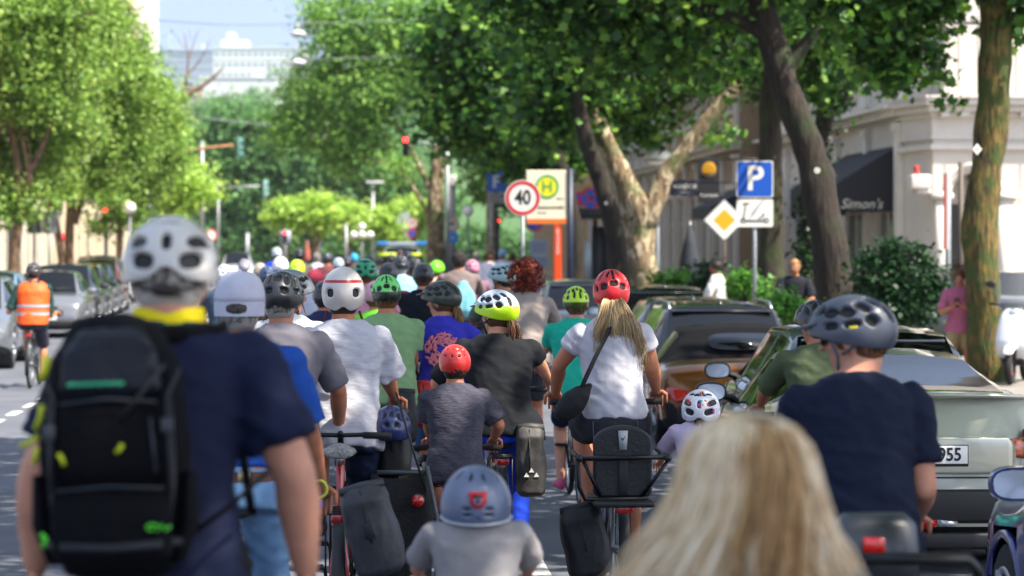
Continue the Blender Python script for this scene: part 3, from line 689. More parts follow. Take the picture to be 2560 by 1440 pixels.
    if tail:
        for s_ in (-1, 1):
            m = MB(); 
            if tail == 'wide': m.loft([((s_*(hw-.19), -.5*L+.005, zt_-.175), (.012, 0, 0), (0, .02, .03)), ((s_*(hw-.07), -.5*L+.012, zt_-.185), (.02, 0, 0), (0, .03, .068)), ((s_*(hw+.005), -.5*L+.075, zt_-.155), (.022, .01, 0), (0, .05, .05)), ((s_*(hw+.03), -.5*L+.20, zt_-.13), (.01, .0, 0), (0, .04, .02))], 12)
            else: m.loft([((s_*(hw-.06), -.5*L+.03, zt_-.33), (.05, 0, 0), (0, .03, 0)), ((s_*(hw-.06), -.5*L+.02, zt_-.22), (.085, 0, 0), (0, .055, 0)), ((s_*(hw-.055), -.5*L+.04, zt_-.06), (.075, 0, 0), (0, .06, 0)), ((s_*(hw-.06), -.5*L+.07, zt_+.02), (.04, 0, 0), (0, .04, 0))], 12, e=.8)
            m.build('tail_light', REDL, root)
        m = MB(); m.box((0, -.5*L-.005, .40*q), (Wd*.82, .06, .20*q), b=.03); m.build('rear_bumper', lm, root)
        for s_ in (-1, 1): MB().box((s_*(hw-.26), -.5*L-.038, .44*q), (.20, .012, .05), b=.005).build('reflector', REDL, root)
        if kind in ('hatch', 'suv', 'mini'):
            m = MB(); m.loft([((-Wd*.30, (r1-.5)*L-.02, Ht-.075), (0, .09, 0), (0, 0, .016)), ((Wd*.30, (r1-.5)*L-.02, Ht-.075), (0, .09, 0), (0, 0, .016))], 10); m.build('roof_spoiler', pm, root)
            m = MB(); m.tube([(0, (r0-.5)*L-.03, zt_+.10), (.33, (r0-.5)*L-.01, zt_+.13)], .010, 6); m.build('rear_wiper', BLACK, root)
    if head:
        Q = rw(.955); hw = Q[2][0]; zh_ = interp(zk, .955)*q
        for s_ in (-1, 1):
            if kind == 'mini':
                a = Matrix.Translation((s_*(hw-.17), .447*L, zh_-.10)) @ Matrix.Rotation(R(-68), 4, 'X')
                m = MB(); m.ell((0, 0, 0), (.125, .125, .06), 20, 10, M=a); ho = m.build('headlight', mat('lamp_glass', '31363a', .05, coat=1), root)
                MB().torus((0, 0, .02), .128, .015, 'z', 28, 8, M=a).build('headlight_ring', CHROME, ho)
            else:
                m = MB(); m.loft([((s_*(hw-.40), .487*L, zh_-.18), (.02, 0, 0), (0, .02, .035)), ((s_*(hw-.2), .478*L, zh_-.15), (.05, 0, 0), (0, .05, .065)), ((s_*(hw-.06), .452*L, zh_-.12), (.04, 0, 0), (0, .07, .06)), ((s_*(hw+.005), .42*L, zh_-.10), (.012, 0, 0), (0, .06, .03))], 12)
                m.build('headlight', mat('lamp_clear', 'c9ced2', .06, coat=1, metal=.6), root)
        m = MB(); m.box((0, .5*L-.02, .54*q), (Wd*.46, .05, .14), b=.02); g = m.build('grille', BLACK, root)
        m = MB(); m.box((0, .5*L-.005, .33*q), (Wd*.70, .05, .13*q), b=.02); m.build('front_intake', lm, root)
        MB().box((0, .5*L+.02, .45*q), (.52, .012, .11), b=.004).build('number_plate', mat('plate_white', 'e8e8e4', .4), root)
        for s_ in (-1, 1):
            Pw = rw(f0-.01); m = MB(); m.tube([(s_*.05, (f0-.5)*L+.0, Pw[9][1]+.015), (s_*.05-.45, (f0-.5)*L-.12, Pw[9][1]+.06)], .009, 5); m.build('wiper', BLACK, root)
    if plate:
        yp = -.5*L-.012; zp = plate[1]
        po = MB().box((0, yp-.01, zp), (.535, .02, .128), b=.006).build('number_plate_holder', BLACK, root)
        p2 = MB().box((0, yp-.024, zp+.006), (.52, .006, .105), b=.002).build('number_plate', mat('plate_white', 'e8e8e4', .4), po)
        text(plate[0].split()[0], .10, mat('plate_ink', '101014', .5), p2, (-.10, yp-.0290, zp+.005), ext=.0012, sx=.80, bold=.002); text(plate[0].split()[1], .108, MATS['plate_ink'], p2, (.155, yp-.0290, zp+.005), ext=.0012, sx=.86, bold=.002)
        MB().box((-.24, yp-.0285, zp+.006), (.035, .003, .10)).build('plate_band', mat('eu_blue', '123a9c', .5), p2)
    if antenna:
        m = MB(); y = (r1+.03-.5)*L; m.loft([((0, y-.09, Ht+.0), (.028, 0, 0), (0, .0, .01)), ((0, y-.04, Ht+.02), (.026, 0, 0), (0, 0, .03)), ((0, y+.0, Ht+.03), (.012, 0, 0), (0, 0, .045)), ((0, y-.0+.03, Ht+.0), (.010, 0, 0), (0, 0, .015))], 10); m.build('antenna', pm, root)
    if roofrail:
        for s_ in (-1, 1): MB().tube([(s_*Wd*.31, (t-.5)*L, z_) for t, z_ in ((r1-.0, Ht-.06), (r1+.04, Ht+.02), (.4, Ht+.03), (f1-.05, Ht+.01), (f1, Ht-.06))], .016, 6).build('roof_rail', STEEL, root)
    return root
# ------------------------------------------------------------ trees
LEAF = {
 'maple': island_mat('leaf_maple', ('1a3210', '2c521c', '40702a', '24461a', '5a8c30', '8ab048'), .48, .45, .4),
 'lime': island_mat('leaf_lime', ('3c5c1e', '5c8230', '88ac46', '4a6e28', 'b0cc6c', '6c9238'), .5, .42, .4),
 'plane': island_mat('leaf_plane', ('44702a', '649440', '86b052', '527e32', 'a6c86c'), .5, .45, .4),
 'far': island_mat('leaf_far', ('3c6034', '4f7842', '62904e', '466c3c', '76a05a'), .6, .35),
 'bright': island_mat('leaf_bright', ('6a9434', '94b848', 'b0cc5c', '80a840', 'c0d878'), .5, .45, .4),
 'yew': island_mat('leaf_yew', ('0e2414', '1a3a1c', '234a22', '14301a'), .5, .2),
 'shrub': island_mat('leaf_shrub', ('2d5c1a', '47802a', '5f9a38', '386b20'), .5, .35),
 'ivy': island_mat('leaf_ivy', ('12240e', '1e3b14', '2d5220'), .4, .2),
}
LS = {'dia': [(0, -.5), (.33, 0), (0, .5), (-.33, 0)],
      'maple': [(0, -.42), (.22, -.30), (.5, -.18), (.34, .06), (.42, .34), (.16, .26), (0, .55), (-.16, .26), (-.42, .34), (-.34, .06), (-.5, -.18), (-.22, -.30)],
      'oval': [(0, -.5), (.26, -.22), (.26, .15), (0, .5), (-.26, .15), (-.26, -.22)]}
def leaves(name, blobs, n, size, m, parent=None, shape='dia', seed=0, per=26, sig=.30, droop=.3, bias=.72):
    """blobs: (centre, (rx,ry,rz)); leaves gather in sprays through each blob's volume"""
    r = np.random.default_rng(seed); w = np.array([b[1][0]*b[1][1]*b[1][2] for b in blobs])**.75; w = w/w.sum()
    nc = max(6, n//per); bi = r.choice(len(blobs), nc, p=w); C = np.array([tuple(b[0]) for b in blobs])[bi]; Rr = np.array([b[1] for b in blobs])[bi]
    d = r.normal(size=(nc, 3)); d /= np.linalg.norm(d, axis=1)[:, None]; rad = r.random(nc)**(bias*.62)
    cc = C+d*Rr*rad[:, None]
    ci = r.integers(0, nc, n); s_ = sig*(.5+r.random(nc))[ci][:, None]; off = r.normal(size=(n, 3))*s_*np.array([1, 1, .55]); p = cc[ci]+off
    nrm = r.normal(size=(n, 3))*.75+np.array([0, 0, .8])+d[ci]*.5; nrm /= np.linalg.norm(nrm, axis=1)[:, None]
    t = r.normal(size=(n, 3)); t[:, 2] -= droop*2; t -= nrm*(t*nrm).sum(1)[:, None]; t /= np.linalg.norm(t, axis=1)[:, None]; b = np.cross(nrm, t)
    sz = size*(.45+1.2*r.random(n)**1.3); L_ = LS[shape]; k = len(L_)
    v = np.empty((n, k, 3))
    for i, (x, y) in enumerate(L_): v[:, i] = p+(b*x+t*y+nrm*(.18*abs(x)-.25*y*y))*sz[:, None]
    me = bpy.data.meshes.new(name); me.vertices.add(n*k); me.vertices.foreach_set('co', v.astype(np.float32).ravel())
    me.loops.add(n*k); me.loops.foreach_set('vertex_index', np.arange(n*k, dtype=np.int32)); me.polygons.add(n)
    me.polygons.foreach_set('loop_start', np.arange(0, n*k, k, dtype=np.int32)); me.polygons.foreach_set('loop_total', np.full(n, k, dtype=np.int32))
    me.update(calc_edges=True); me.materials.append(m); o = bpy.data.objects.new(name, me); COL.objects.link(o)
    if parent is not None: o.parent = parent
    return o
def bark(name, c1, c2, moss=None, ms=2.2, lo=.5, hi=.62):
    if name in MATS: return MATS[name]
    m = mat(name, hx(c1), .9, bump=.9, bs=9, vs=7, col2=hx(c2), stretch=(2.2, 2.2, .5)); nt = m.node_tree; N = nt.nodes; L = nt.links; b = N['Principled BSDF']
    if name == 'bark_plane':
        old = b.inputs['Base Color'].links[0].from_socket; tc = N.new('ShaderNodeTexCoord'); mp = N.new('ShaderNodeMapping'); mp.inputs['Scale'].default_value = (3.2, 3.2, 1.5); L.new(tc.outputs['Object'], mp.inputs[0])
        nz = N.new('ShaderNodeTexNoise'); nz.inputs['Scale'].default_value = 2.2; nz.inputs['Detail'].default_value = 3; L.new(mp.outputs[0], nz.inputs[0]); r = N.new('ShaderNodeValToRGB'); r.color_ramp.elements[0].position = .53; r.color_ramp.elements[1].position = .555; L.new(nz.outputs[0], r.inputs[0])
        mx = N.new('ShaderNodeMix'); mx.data_type = 'RGBA'; L.new(r.outputs[0], mx.inputs[0]); L.new(old, mx.inputs[6]); mx.inputs[7].default_value = (*hx('b3a487'), 1); L.new(mx.outputs[2], b.inputs['Base Color'])
    if moss:
        old = b.inputs['Base Color'].links[0].from_socket; tc = N.new('ShaderNodeTexCoord')
        n = N.new('ShaderNodeTexNoise'); n.inputs['Scale'].default_value = ms; n.inputs['Detail'].default_value = 8; L.new(tc.outputs['Object'], n.inputs[0])
        r = N.new('ShaderNodeValToRGB'); r.color_ramp.elements[0].position = lo; r.color_ramp.elements[1].position = hi; L.new(n.outputs[0], r.inputs[0])
        mx = N.new('ShaderNodeMix'); mx.data_type = 'RGBA'; L.new(r.outputs[0], mx.inputs[0]); L.new(old, mx.inputs[6]); mx.inputs[7].default_value = (*hx(moss), 1); L.new(mx.outputs[2], b.inputs['Base Color'])
    return m
BARK = {'dark': bark('bark_dark', '17110d', '34291f', '252e13', 1.6, .54, .70), 'dmoss': bark('bark_dmoss', '1d1812', '3c3324', '353f18', 2.0, .46, .66), 'plane': bark('bark_plane', '4c3b2c', '8f7a5e', '4a5228', 1.6, .54, .64), 'moss': bark('bark_moss', '2a2117', '75622c', '3b4716', 4.0, .45, .60), 'brown': bark('bark_brown', '5b4636', '8c705a')}
def limb(mb, pts, rs, seed=0, n=14, seg=5, wob=.03):
    pts = [Vector(p) for p in pts]; P2 = []; R2 = []
    for i in range(len(pts)-1):
        a = pts[max(i-1, 0)]; b = pts[i]; c = pts[i+1]; d = pts[min(i+2, len(pts)-1)]
        for j in range(seg):
            t = j/seg; P2.append(.5*((2*b)+(c-a)*t+(2*a-5*b+4*c-d)*t*t+(3*b-a-3*c+d)*t**3)); R2.append(rs[i]+(rs[i+1]-rs[i])*t)
    P2.append(pts[-1]); R2.append(rs[-1]); o = len(mb.v); mb.tube(P2, R2, n)
    cn = 0
    for i in range(o, len(mb.v)):
        k = (i-o)//n; c = P2[min(k, len(P2)-1)]; v = Vector(mb.v[i]); d = v-c
        q = 1+noise.noise(v*2.2+Vector((seed, 0, 0)))*.28+noise.noise(Vector((v.x*9, v.y*9, v.z*2)))*.10; mb.v[i] = tuple(c+d*q)
def tree(label, base, limbs, blobs, n, leaf, size, bk='dark', group=None, shape='dia', seed=0, name='tree', per=26, sig=.3, twigs=20, crown=True, tr=None):
    """limbs and blobs in world coordinates"""
    base = Vector(base); root = thing(name, label, 'tree', base, 0, group); mb = MB()
    for i, (pts, rs) in enumerate(limbs): limb(mb, [Vector(p)-base for p in pts], rs, seed+i)
    t = mb.build('trunk', BARK[bk], root)
    if blobs:
        r = random.Random(seed); tw = MB(); tips = [Vector(l[0][-1])-base for l in limbs]
        for _ in range(twigs):
            c, rr = r.choice(blobs); e = Vector(c)-base+Vector([r.uniform(-.7, .7)*x for x in rr]); a = min(tips, key=lambda q: (q-e).length)
            mid = a.lerp(e, .5)+Vector((r.uniform(-.3, .3), r.uniform(-.3, .3), r.uniform(0, .4))); limb(tw, [a, mid, e], [.07, .045, .012], seed, 6, 3)
        if tw.v: tw.build('branches', BARK[bk], t)
        leaves('crown', [(tuple(Vector(c)-base), rr) for c, rr in blobs], n, size, LEAF[leaf], root, shape, seed, per, sig)
    return root
# ------------------------------------------------------------ signs and posts
def disc(r, t, mi=0, n=40, y=0, cx=0, cz=0, mb=None, M=None):
    mb = mb or MB(); mb.ngon([(cx+r*cos(2*pi*i/n), cz+r*sin(2*pi*i/n)) for i in range(n)], y, y+t, mi, M); return mb
def ringpl(ro, ri, y, t, n=44, mb=None, cx=0, cz=0):
    mb = mb or MB(); o = len(mb.v); vs = []; fs = []
    for i in range(n):
        a = 2*pi*i/n
        for r_ in (ro, ri):
            for yy in (y, y+t): vs.append((cx+r_*cos(a), yy, cz+r_*sin(a)))
    for i in range(n):
        a = 4*i; b = 4*((i+1) % n); fs += [(a, a+2, b+2, b), (a+1, b+1, b+3, a+3), (a, b, b+1, a+1), (a+2, a+3, b+3, b+2)]
    mb.add(vs, fs); return mb
def rrect(w, h, r, y, t, mb=None, cx=0, cz=0, n=6):
    mb = mb or MB(); pts = []
    for qx, qz, a0 in ((1, 1, 0), (-1, 1, 90), (-1, -1, 180), (1, -1, 270)):
        for i in range(n+1): a = R(a0+90*i/n); pts.append((cx+qx*(w/2-r)+r*cos(a), cz+qz*(h/2-r)+r*sin(a)))
    mb.ngon(pts, y, y+t); return mb
def post(root, h, r=.03, m=None, z0=0, name='post', y=.03): return MB().tube([(0, y, z0), (0, y, h)], r, 12).build(name, m or GALV, root)
SWHITE = mat('sign_white', 'dedcd4', .45); SRED = mat('sign_red', 'c4181c', .45); SBLUE = mat('sign_blue', '0d4fb0', .45); SBLK = mat('sign_black', '17181a', .5)
SYEL = mat('sign_yellow', 'f0a010', .45); SGREEN = mat('sign_green', '0f9a55', .5); SBACK = mat('sign_back', '8d9094', .5, .5); SCREAM = mat('sign_cream', 'e3d9bd', .5)
def sign_root(label, px, py, s, yaw=0, group=None, name='road_sign', zf=.12, cat='sign'):
    p = W(px, py, s); r = thing(name, label, cat, (p.x, p.y, zf), yaw, group); return r, p.z-zf
def speed_sign(label, px, py, s, txt, r=.30, group=None, yaw=0):
    ro, z = sign_root(label, px, py, s, yaw, group); post(ro, z+.2)
    b = disc(r, .012, cz=z).build('sign_plate', SWHITE, ro, smooth=False); ringpl(r*.95, r*.76, -.003, .0025, cz=z).build('red_ring', SRED, b, smooth=False)
    text(txt, r*1.12, SBLK, b, (0, -.003, z), ext=.001, sx=.80, bold=.008); return ro, z
# ------------------------------------------------------------ traffic light head
def light_head(root, pos, face=True, lit='red', k=1.0, side=False, c='16201c'):
    col = c; m = MB(); M_ = Matrix.Translation(pos) @ (Matrix.Rotation(pi/2, 4, 'Z') if side else Matrix())
    m.box((0, 0, 0), (.30*k, .16*k, .92*k), b=.04*k, M=M_)
    for i in range(3): m.tube([(0, -.08*k, (.29-.29*i)*k), (0, -.20*k, (.29-.29*i)*k)], .118*k, 16, cap=False, M=M_)
    h_ = m.build('signal_head', mat('signal_'+col, col, .5), root)
    for i in range(3):
        on = (i == 0 and lit == 'red'); m = MB(); m.ell((0, -.085*k, (.29-.29*i)*k), (.105*k, .02*k, .105*k), 18, 8, M=M_)
        m.build('lamp', mat('red_lamp_lit', (1.0, .02, .02), .3, emit=6) if on else mat('lamp_off', '151a18', .2), h_)
    return h_
# ============================================================ THE SETTING
ASPH = mat('asphalt', hx('5d6067'), .85, var=.14, vs=.9, bump=.35, bs=160, spec=.3)
PAVE = mat('paving', hx('7d7870'), .9, var=.15, vs=2.5, bump=.3, bs=40); KERB = mat('kerb_stone', hx('8f8c86'), .85, var=.12, vs=6)
LINE = mat('road_paint_and_bands', hx('c9c8c2'), .7, var=.12, vs=9)
def quad(pts, z, name, m, **tg):
    mb = MB(); mb.add([(*p[:2], z) for p in pts], [tuple(range(len(pts)))]); return mb.build(name, m, None, smooth=False, **tg)
quad([(-3000, -300), (3000, -300), (3000, 5000), (-3000, 5000)], -.06, 'ground', mat('earth', hx('5a6145'), .95, var=.2, vs=.05), kind='structure')
def strip(u0, u1, v0, v1): return [ST(u0, v0), ST(u1, v0), ST(u1, v1), ST(u0, v1)]
quad(strip(-8.9, 5.2, -25, 330), 0, 'road', ASPH, kind='structure')
def slab(name, u0, u1, v0, v1, m, z0=-.05, z1=.12):
    mb = MB(); mb.box(((u0+u1)/2, (v0+v1)/2, (z0+z1)/2), (u1-u0, v1-v0, z1-z0), M=RM); return mb.build(name, m, None, smooth=False, kind='structure')
slab('pavement', 5.36, 40, -25, 250, PAVE, z1=.118); slab('kerb', 5.2, 5.36, -25, 250, KERB, z1=.12)
slab('pavement', -30, -9.06, -25, 250, PAVE, z1=.118); slab('kerb', -9.06, -8.9, -25, 250, KERB, z1=.12)
slab('pavement', 2.56, 5.2, 101, 250, PAVE, z1=.118); slab('kerb', 2.4, 2.56, 101, 250, KERB, z1=.12)
slab('pavement', 2.45, 5.2, 42.9, 44.2, PAVE, z1=.117); slab('pavement', 4.0, 5.2, 51.5, 101, PAVE, z1=.117); slab('kerb', 3.85, 4.0, 51.5, 101, KERB, z1=.12)
slab('traffic_island', -1.0, 1.0, 121, 129, KERB, z1=.12); slab('pavement', -4.9, 2.4, 140, 330, PAVE, z1=.116)
# painted lane lines, then pale bands
def dash(u, v0, v1, w=.12): return (strip(u-w/2, u+w/2, v0, v1))
mb = MB()
for i in range(50):
    v0 = 6.7+i*2.7; q = dash(1.06, v0, v0+1.5); mb.add([(*p[:2], .006) for p in q], [(0, 1, 2, 3)])
for i in range(60):
    v0 = 12+i*1.5; q = dash(-4.0, v0, v0+.8); mb.add([(*p[:2], .006) for p in q], [(0, 1, 2, 3)])
mb.build('road_marking', LINE, None, smooth=False, kind='structure')
mb = MB()  # pale bands across the left side of the road
for v0 in (15.4, 17.6, 19.9):
    q = strip(-9.2 if False else -7.8, -3.2, v0, v0+.9); mb.add([(*p[:2], .005) for p in q], [(0, 1, 2, 3)])
mb.build('pale_bands', LINE, None, smooth=False, kind='structure')
# hill behind the street end
mb = MB(); nx, ny = 24, 30
def hz_(x, y):
    t = max(0, y-290); return -.1+min(t*.088, 200)+noise.noise(Vector((x*.004, y*.004, 0)))*min(6, t*.03)
for j in range(ny):
    y = 270+j*48
    for i in range(nx): x = -700+i*56; mb.v.append((x, y, hz_(x, y)))
for j in range(ny-1):
    for i in range(nx-1): a = j*nx+i; mb.f.append((a, a+1, a+nx+1, a+nx)); mb.m.append(0)
mb.build('hill', mat('hill_grass', hx('3f5c30'), .95, var=.25, vs=.03), None, kind='structure')

# ------------------------------------------------------------ buildings
def winframe(w, h, m, bars=True, arch=False):
    b = MB(); t = .07
    b.box((0, 0, h/2-t/2), (w, .09, t)); b.box((0, 0, -h/2+t/2), (w, .09, t)); b.box((-w/2+t/2, 0, 0), (t, .088, h-2*t)); b.box((w/2-t/2, 0, 0), (t, .088, h-2*t))
    if bars: b.box((0, .0, -.05*h), (.05, .06, h*.84)); b.box((0, .01, h*.22), (w-2*t, .055, .05))
    b.box((0, -.10, -h/2-.05), (w+.24, .28, .09)); b.box((0, -.07, h/2+.10), (w+.2, .18, .16)); b.box((-w/2-.09, -.035, 0), (.16, .10, h)); b.box((w/2+.09, -.035, 0), (.16, .10, h))
    return b
def facade(label, origin, yaw, length, floors, bays, winw, wallc, trimc='d9d2c4', depth=8, cat='building', name='building', group=None, roof=True, pil=True, glassc='1a2024', bars=True, door=None):
    """floors: (z0, z1, win_z0, win_z1). local x along the front, outward is -y"""
    root = thing(name, label, cat, origin, yaw, group); wm = mat('wall_'+wallc, wallc, .85, var=.08, vs=1.2, bump=.15, bs=12); tm = mat('trim_'+trimc, trimc, .8, var=.06, vs=2)
    wb = MB(); bw_ = length/bays; th = .35; top = floors[-1][1]
    for i in range(bays+1):
        x0 = i*bw_-(bw_-winw)/2 if i else 0; x1 = i*bw_+(bw_-winw)/2 if i < bays else length; wb.box(((x0+x1)/2, th/2, top/2), (x1-x0, th, top))
    for i in range(bays):
        xc = (i+.5)*bw_; zz = 0
        for z0, z1, a, b in floors:
            wb.box((xc, th/2+.001, (zz+a)/2), (winw, th-.004, a-zz)); zz = b
        wb.box((xc, th/2+.001, (zz+top)/2), (winw, th-.004, top-zz))
    wb.box((length/2, depth/2+th, top/2-.002), (length-.01, depth, top-.004))
    wb.build('wall', wm, root, smooth=False)
    proto = {}; gm = mat('window_glass_'+glassc, glassc, .06, coat=.6)
    for fi, (z0, z1, a, b) in enumerate(floors):
        for i in range(bays):
            xc = (i+.5)*bw_; key = (winw, b-a)
            if key not in proto:
                f = winframe(winw, b-a, tm, bars).build('window', tm, root, smooth=False); p = MB().box((0, .06, 0), (winw-.1, .02, b-a-.1)).build('pane', gm, f, smooth=False); proto[key] = f
            else: f = copy_tree(proto[key])
            f.location = (xc, .06, (a+b)/2)
    c = MB()
    for z0, z1, a, b in floors:
        c.box((length/2, -.10, z1-.05), (length+.1, .30, .18)); c.box((length/2, -.19, z1+.06), (length+.3, .50, .06))
    c.box((length/2, -.25, top+.12), (length+.4, .7, .25))
    c.build('cornice', tm, root, smooth=False)
    if pil:
        for i in range(bays+1):
            x = min(max(i*bw_, .25), length-.25); p = MB()
            for z0, z1, a, b in floors: p.box((x, -.06, (z0+z1)/2-.05), (.34, .14, z1-z0-.5)); p.box((x, -.09, z1-.36), (.44, .2, .16)); p.box((x, -.09, z0+.25), (.46, .2, .22))
            p.build('pilaster', tm, root, smooth=False)
    if roof: MB().loft([((length/2, depth/2+.2, top+.24), (length/2+.2, 0, 0), (0, depth/2+.3, 0)), ((length/2, depth/2+.2, top+3), (length/2-1.5, 0, 0), (0, depth/2-2, 0))], 4, M=None).build('roof', mat('roof_slate', '4c4744', .7, var=.15, vs=4), root, smooth=False) if False else MB().box((length/2, depth/2+.3, top+.9), (length-.6, depth-.8, 1.3), b=.5).build('roof', mat('roof_slate', '4c4744', .7, var=.15, vs=4), root)
    return root
YR = YAW-pi/2; YL = YAW+pi/2
FL = [(.12, 4.9, .5, 3.6), (5.0, 8.8, 5.9, 8.0), (8.9, 12.4, 9.7, 11.8), (12.5, 15.5, 13.2, 15.0)]
# right side, from the corner away
def right_b(label, v0, v1, u, **k): o = ST(u, v1, 0); return facade(label, o, YR, v1-v0, **k)
right_b('cream corner house side with tall shop windows under the black awning', 55.4, 74, 11.68, floors=FL, bays=5, winw=2.1, wallc='d8cebf', trimc='e2d9cc')
right_b('brown stone house with dark gates behind the forked plane tree', 74.3, 92, 10.9, floors=FL, bays=6, winw=1.7, wallc='8d7558', trimc='c2b8a8', glassc='15120f')
right_b('grey stuccoed house with pale pillars behind the bus shelter', 92.3, 118, 11.0, floors=FL, bays=8, winw=1.7, wallc='a39a8d', trimc='c4bdb2')
right_b('tan stone house far up the right side of the street', 118.3, 165, 11.2, floors=FL, bays=12, winw=1.8, wallc='a88e6e', trimc='b9a283')
# front of the corner house, faces the camera: arch, banded stone, cornice
def corner():
    P0 = ST(11.70, 55.3); root = thing('building', 'cream classical corner house with arched entrance and deep cornice', 'building', P0, YAW)
    wm = mat('wall_cream', 'cfc6ba', .8, var=.05, vs=1, bump=.1, bs=14); tm = mat('trim_cream', 'd8cfc4', .75, var=.05, vs=2)
    w = MB(); y0 = -1.6; top = 15.5                      # front plane at y=-1.6 (nearer), chamfer to x=0
    # ground floor with arch opening x .75..1.95
    xa0, xa1, za = .58, 1.62, 3.05; xr = 14
    w.box(((.25+xa0)/2, y0+.3, 1.9), (xa0-.25, .6, 3.8)); 
    n = 14; cx = (xa0+xa1)/2; rr = (xa1-xa0)/2
    pts = [(xa0, 4.2)]+[(cx-rr*cos(pi*i/n), za+rr*sin(pi*i/n)) for i in range(n+1)]+[(xa1, 4.2)]
    w.ngon(pts[::-1], y0, y0+.6)
    w.box(((xa1+xr)/2, y0+.3, 2.1), (xr-xa1, .6, 4.2)); w.box(((.25+xa0)/2, y0+.3, 4.0), (xa0-.25, .6, .4))
    # chamfer
    def cham(z0, z1, g=0): w.add([(-.02-g, -.0, z0), (.25, y0-g, z0), (.25, .3, z0), (-.02-g, -.0, z1), (.25, y0-g, z1), (.25, .3, z1)], [(0, 1, 4, 3), (0, 3, 5, 2), (1, 2, 5, 4), (3, 4, 5), (0, 2, 1)])
    cham(0, 4.2)
    w.box((xr/2+.3, y0+.3+3.2, 2.1), (xr-.6, 5.2, 4.19)) if False else w.box((xr/2+1.2, y0+4.2, 2.1), (xr-2.6, 6, 4.19))
    w.box((xr/2+.45, y0+.66+2.6, 9.9), (xr-.3, 5.6, 11.2)); 
    # banded ashlar courses right of the arch
    wo = w.build('wall', wm, root, smooth=False)
    b = MB()
    for i in range(7):
        z = .30+i*.56; b.box(((3.0+xr)/2, y0-.03, z+.25), (xr-3.0, .07, .50), b=.02)
    b.build('ashlar_courses', wm, root, smooth=False)
    c = MB()
    def band(z, h, o, x1=xr):   # follows chamfer and front
        c.add([(-.06-o*.6, .35, z), (-.06-o*.6, -.02-o*.3, z), (.23-o*.5, y0-o, z), (x1, y0-o, z), (x1, y0+.3, z), (.5, y0+.3, z), (.3, .35, z)]+[(-.06-o*.6, .35, z+h), (-.06-o*.6, -.02-o*.3, z+h), (.23-o*.5, y0-o, z+h), (x1, y0-o, z+h), (x1, y0+.3, z+h), (.5, y0+.3, z+h), (.3, .35, z+h)],
              [(0, 1, 2, 3, 4, 5, 6), (13, 12, 11, 10, 9, 8, 7)]+[(i, i+7, (i+1) % 7+7, (i+1) % 7) for i in range(7)])
    
    for i_ in range(12):      # dentils under the cornice
        c.box((.45+i_*.42, y0-.16, 4.70), (.16, .2, .10))
    band(3.98, .10, .10); band(4.2, .06, .04); band(4.26, .40, .0); band(4.66, .09, .10); band(4.76, .13, .26); band(4.9, .14, .42); band(5.04, .05, .48)
    c.build('cornice', tm, root, smooth=False)
    a = MB()      # arch surround, imposts, pilaster
    a.torus((cx, y0+.0, za), rr+.10, .045, 'y', 20, 6, a0=0, a1=pi); a.torus((cx, y0+.12, za), rr-.04, .05, 'y', 20, 6, a0=0, a1=pi)
    a.box((xa0-.16, y0-.05, za-.05), (.46, .22, .12)); a.box((xa1+.16, y0-.05, za-.05), (.46, .22, .12))
    a.box((xa0-.14, y0-.04, 1.6), (.30, .14, 3.0)); a.box((xa1+.14, y0-.04, 1.6), (.30, .14, 3.0)); a.box((xa0-.14, y0-.06, .5), (.38, .2, .5))
    a.build('arch_surround', tm, root)
    d = MB(); d.box((cx, y0+.75, 1.5), (1.1, .06, 3.0)); d.build('door', mat('door_dark', '2a2320', .4), root, smooth=False)
    d = MB(); d.box((cx, y0+.72, 3.3), (1.0, .05, .9)); d.build('fanlight', mat('fanlight', 'b9b0a2', .4), root, smooth=False)
    m = MB(); m.torus((cx+.2, y0+.60, 3.45), .14, .035, 'y', 18, 6); m.build('door_lamp', BLACK, root)
    m = MB(); m.box((-.05, y0-.0, 3.30), (.42, .50, .30), b=.03); m.box((.02, y0-.0, 3.10), (.30, .40, .1)); m.build('balcony_pedestal', tm, root)
    m = MB(); m.tube([(-.10, y0-.0, 3.46), (-.10, y0-.0, 3.58)], [.07, .06], 12); m.ell((-.10, y0-.0, 3.60), (.08, .08, .05), 10, 6); m.build('warning_light', REDL, root)
    # windows
    for x in (3.6, 6.4, 9.2):
        f = winframe(1.3, 2.3, tm).build('window', tm, root, smooth=False); f.location = (x, y0+.55, 7.4); MB().box((0, .08, 0), (1.2, .02, 2.2)).build('pane', GLASS, f, smooth=False)
    m = MB(); m.tube([(.2, y0-.8, 6.55), (6, y0-.8, 6.55)], .03, 6)
    for i in range(14): m.tube([(.2+.4*i, y0-.8, 5.1), (.2+.4*i, y0-.8, 6.55)], .012, 5)
    m.build('balcony_railing', BLACK, root)
    return root
corner()
# awning
def awning(label, px, py, s, L_, txt=None):
    q = ST(11.66, 55.9); root = thing('awning', label, 'awning', (q.x, q.y, 2.7), YAW)
    m = MB(); D_ = 1.35; Hh = 1.45
    m.add([(0, 0, Hh), (-D_, 0, .62), (-D_, 0, 0), (0, 0, 0), (0, L_, Hh), (-D_, L_, .62), (-D_, L_, 0), (0, L_, 0)], [(0, 1, 2, 3), (7, 6, 5, 4), (0, 4, 5, 1), (1, 5, 6, 2)])
    m.build('canopy', mat('awning_cloth', '15161c', .75, bump=.15, bs=30), root, smooth=False)
    text("Simon's", .30, mat('awning_ink', 'cfcabb', .6), root, (-.80, -.006, .17), shear=.35, ext=.002)
    m = MB(); m.tube([(-D_, .1, .6), (0, .1, .1)], .02, 6); m.build('awning_arm', STEEL, root)
    return root
awning("black awning with white script lettering on the corner house", 0, 0, 0, 6)
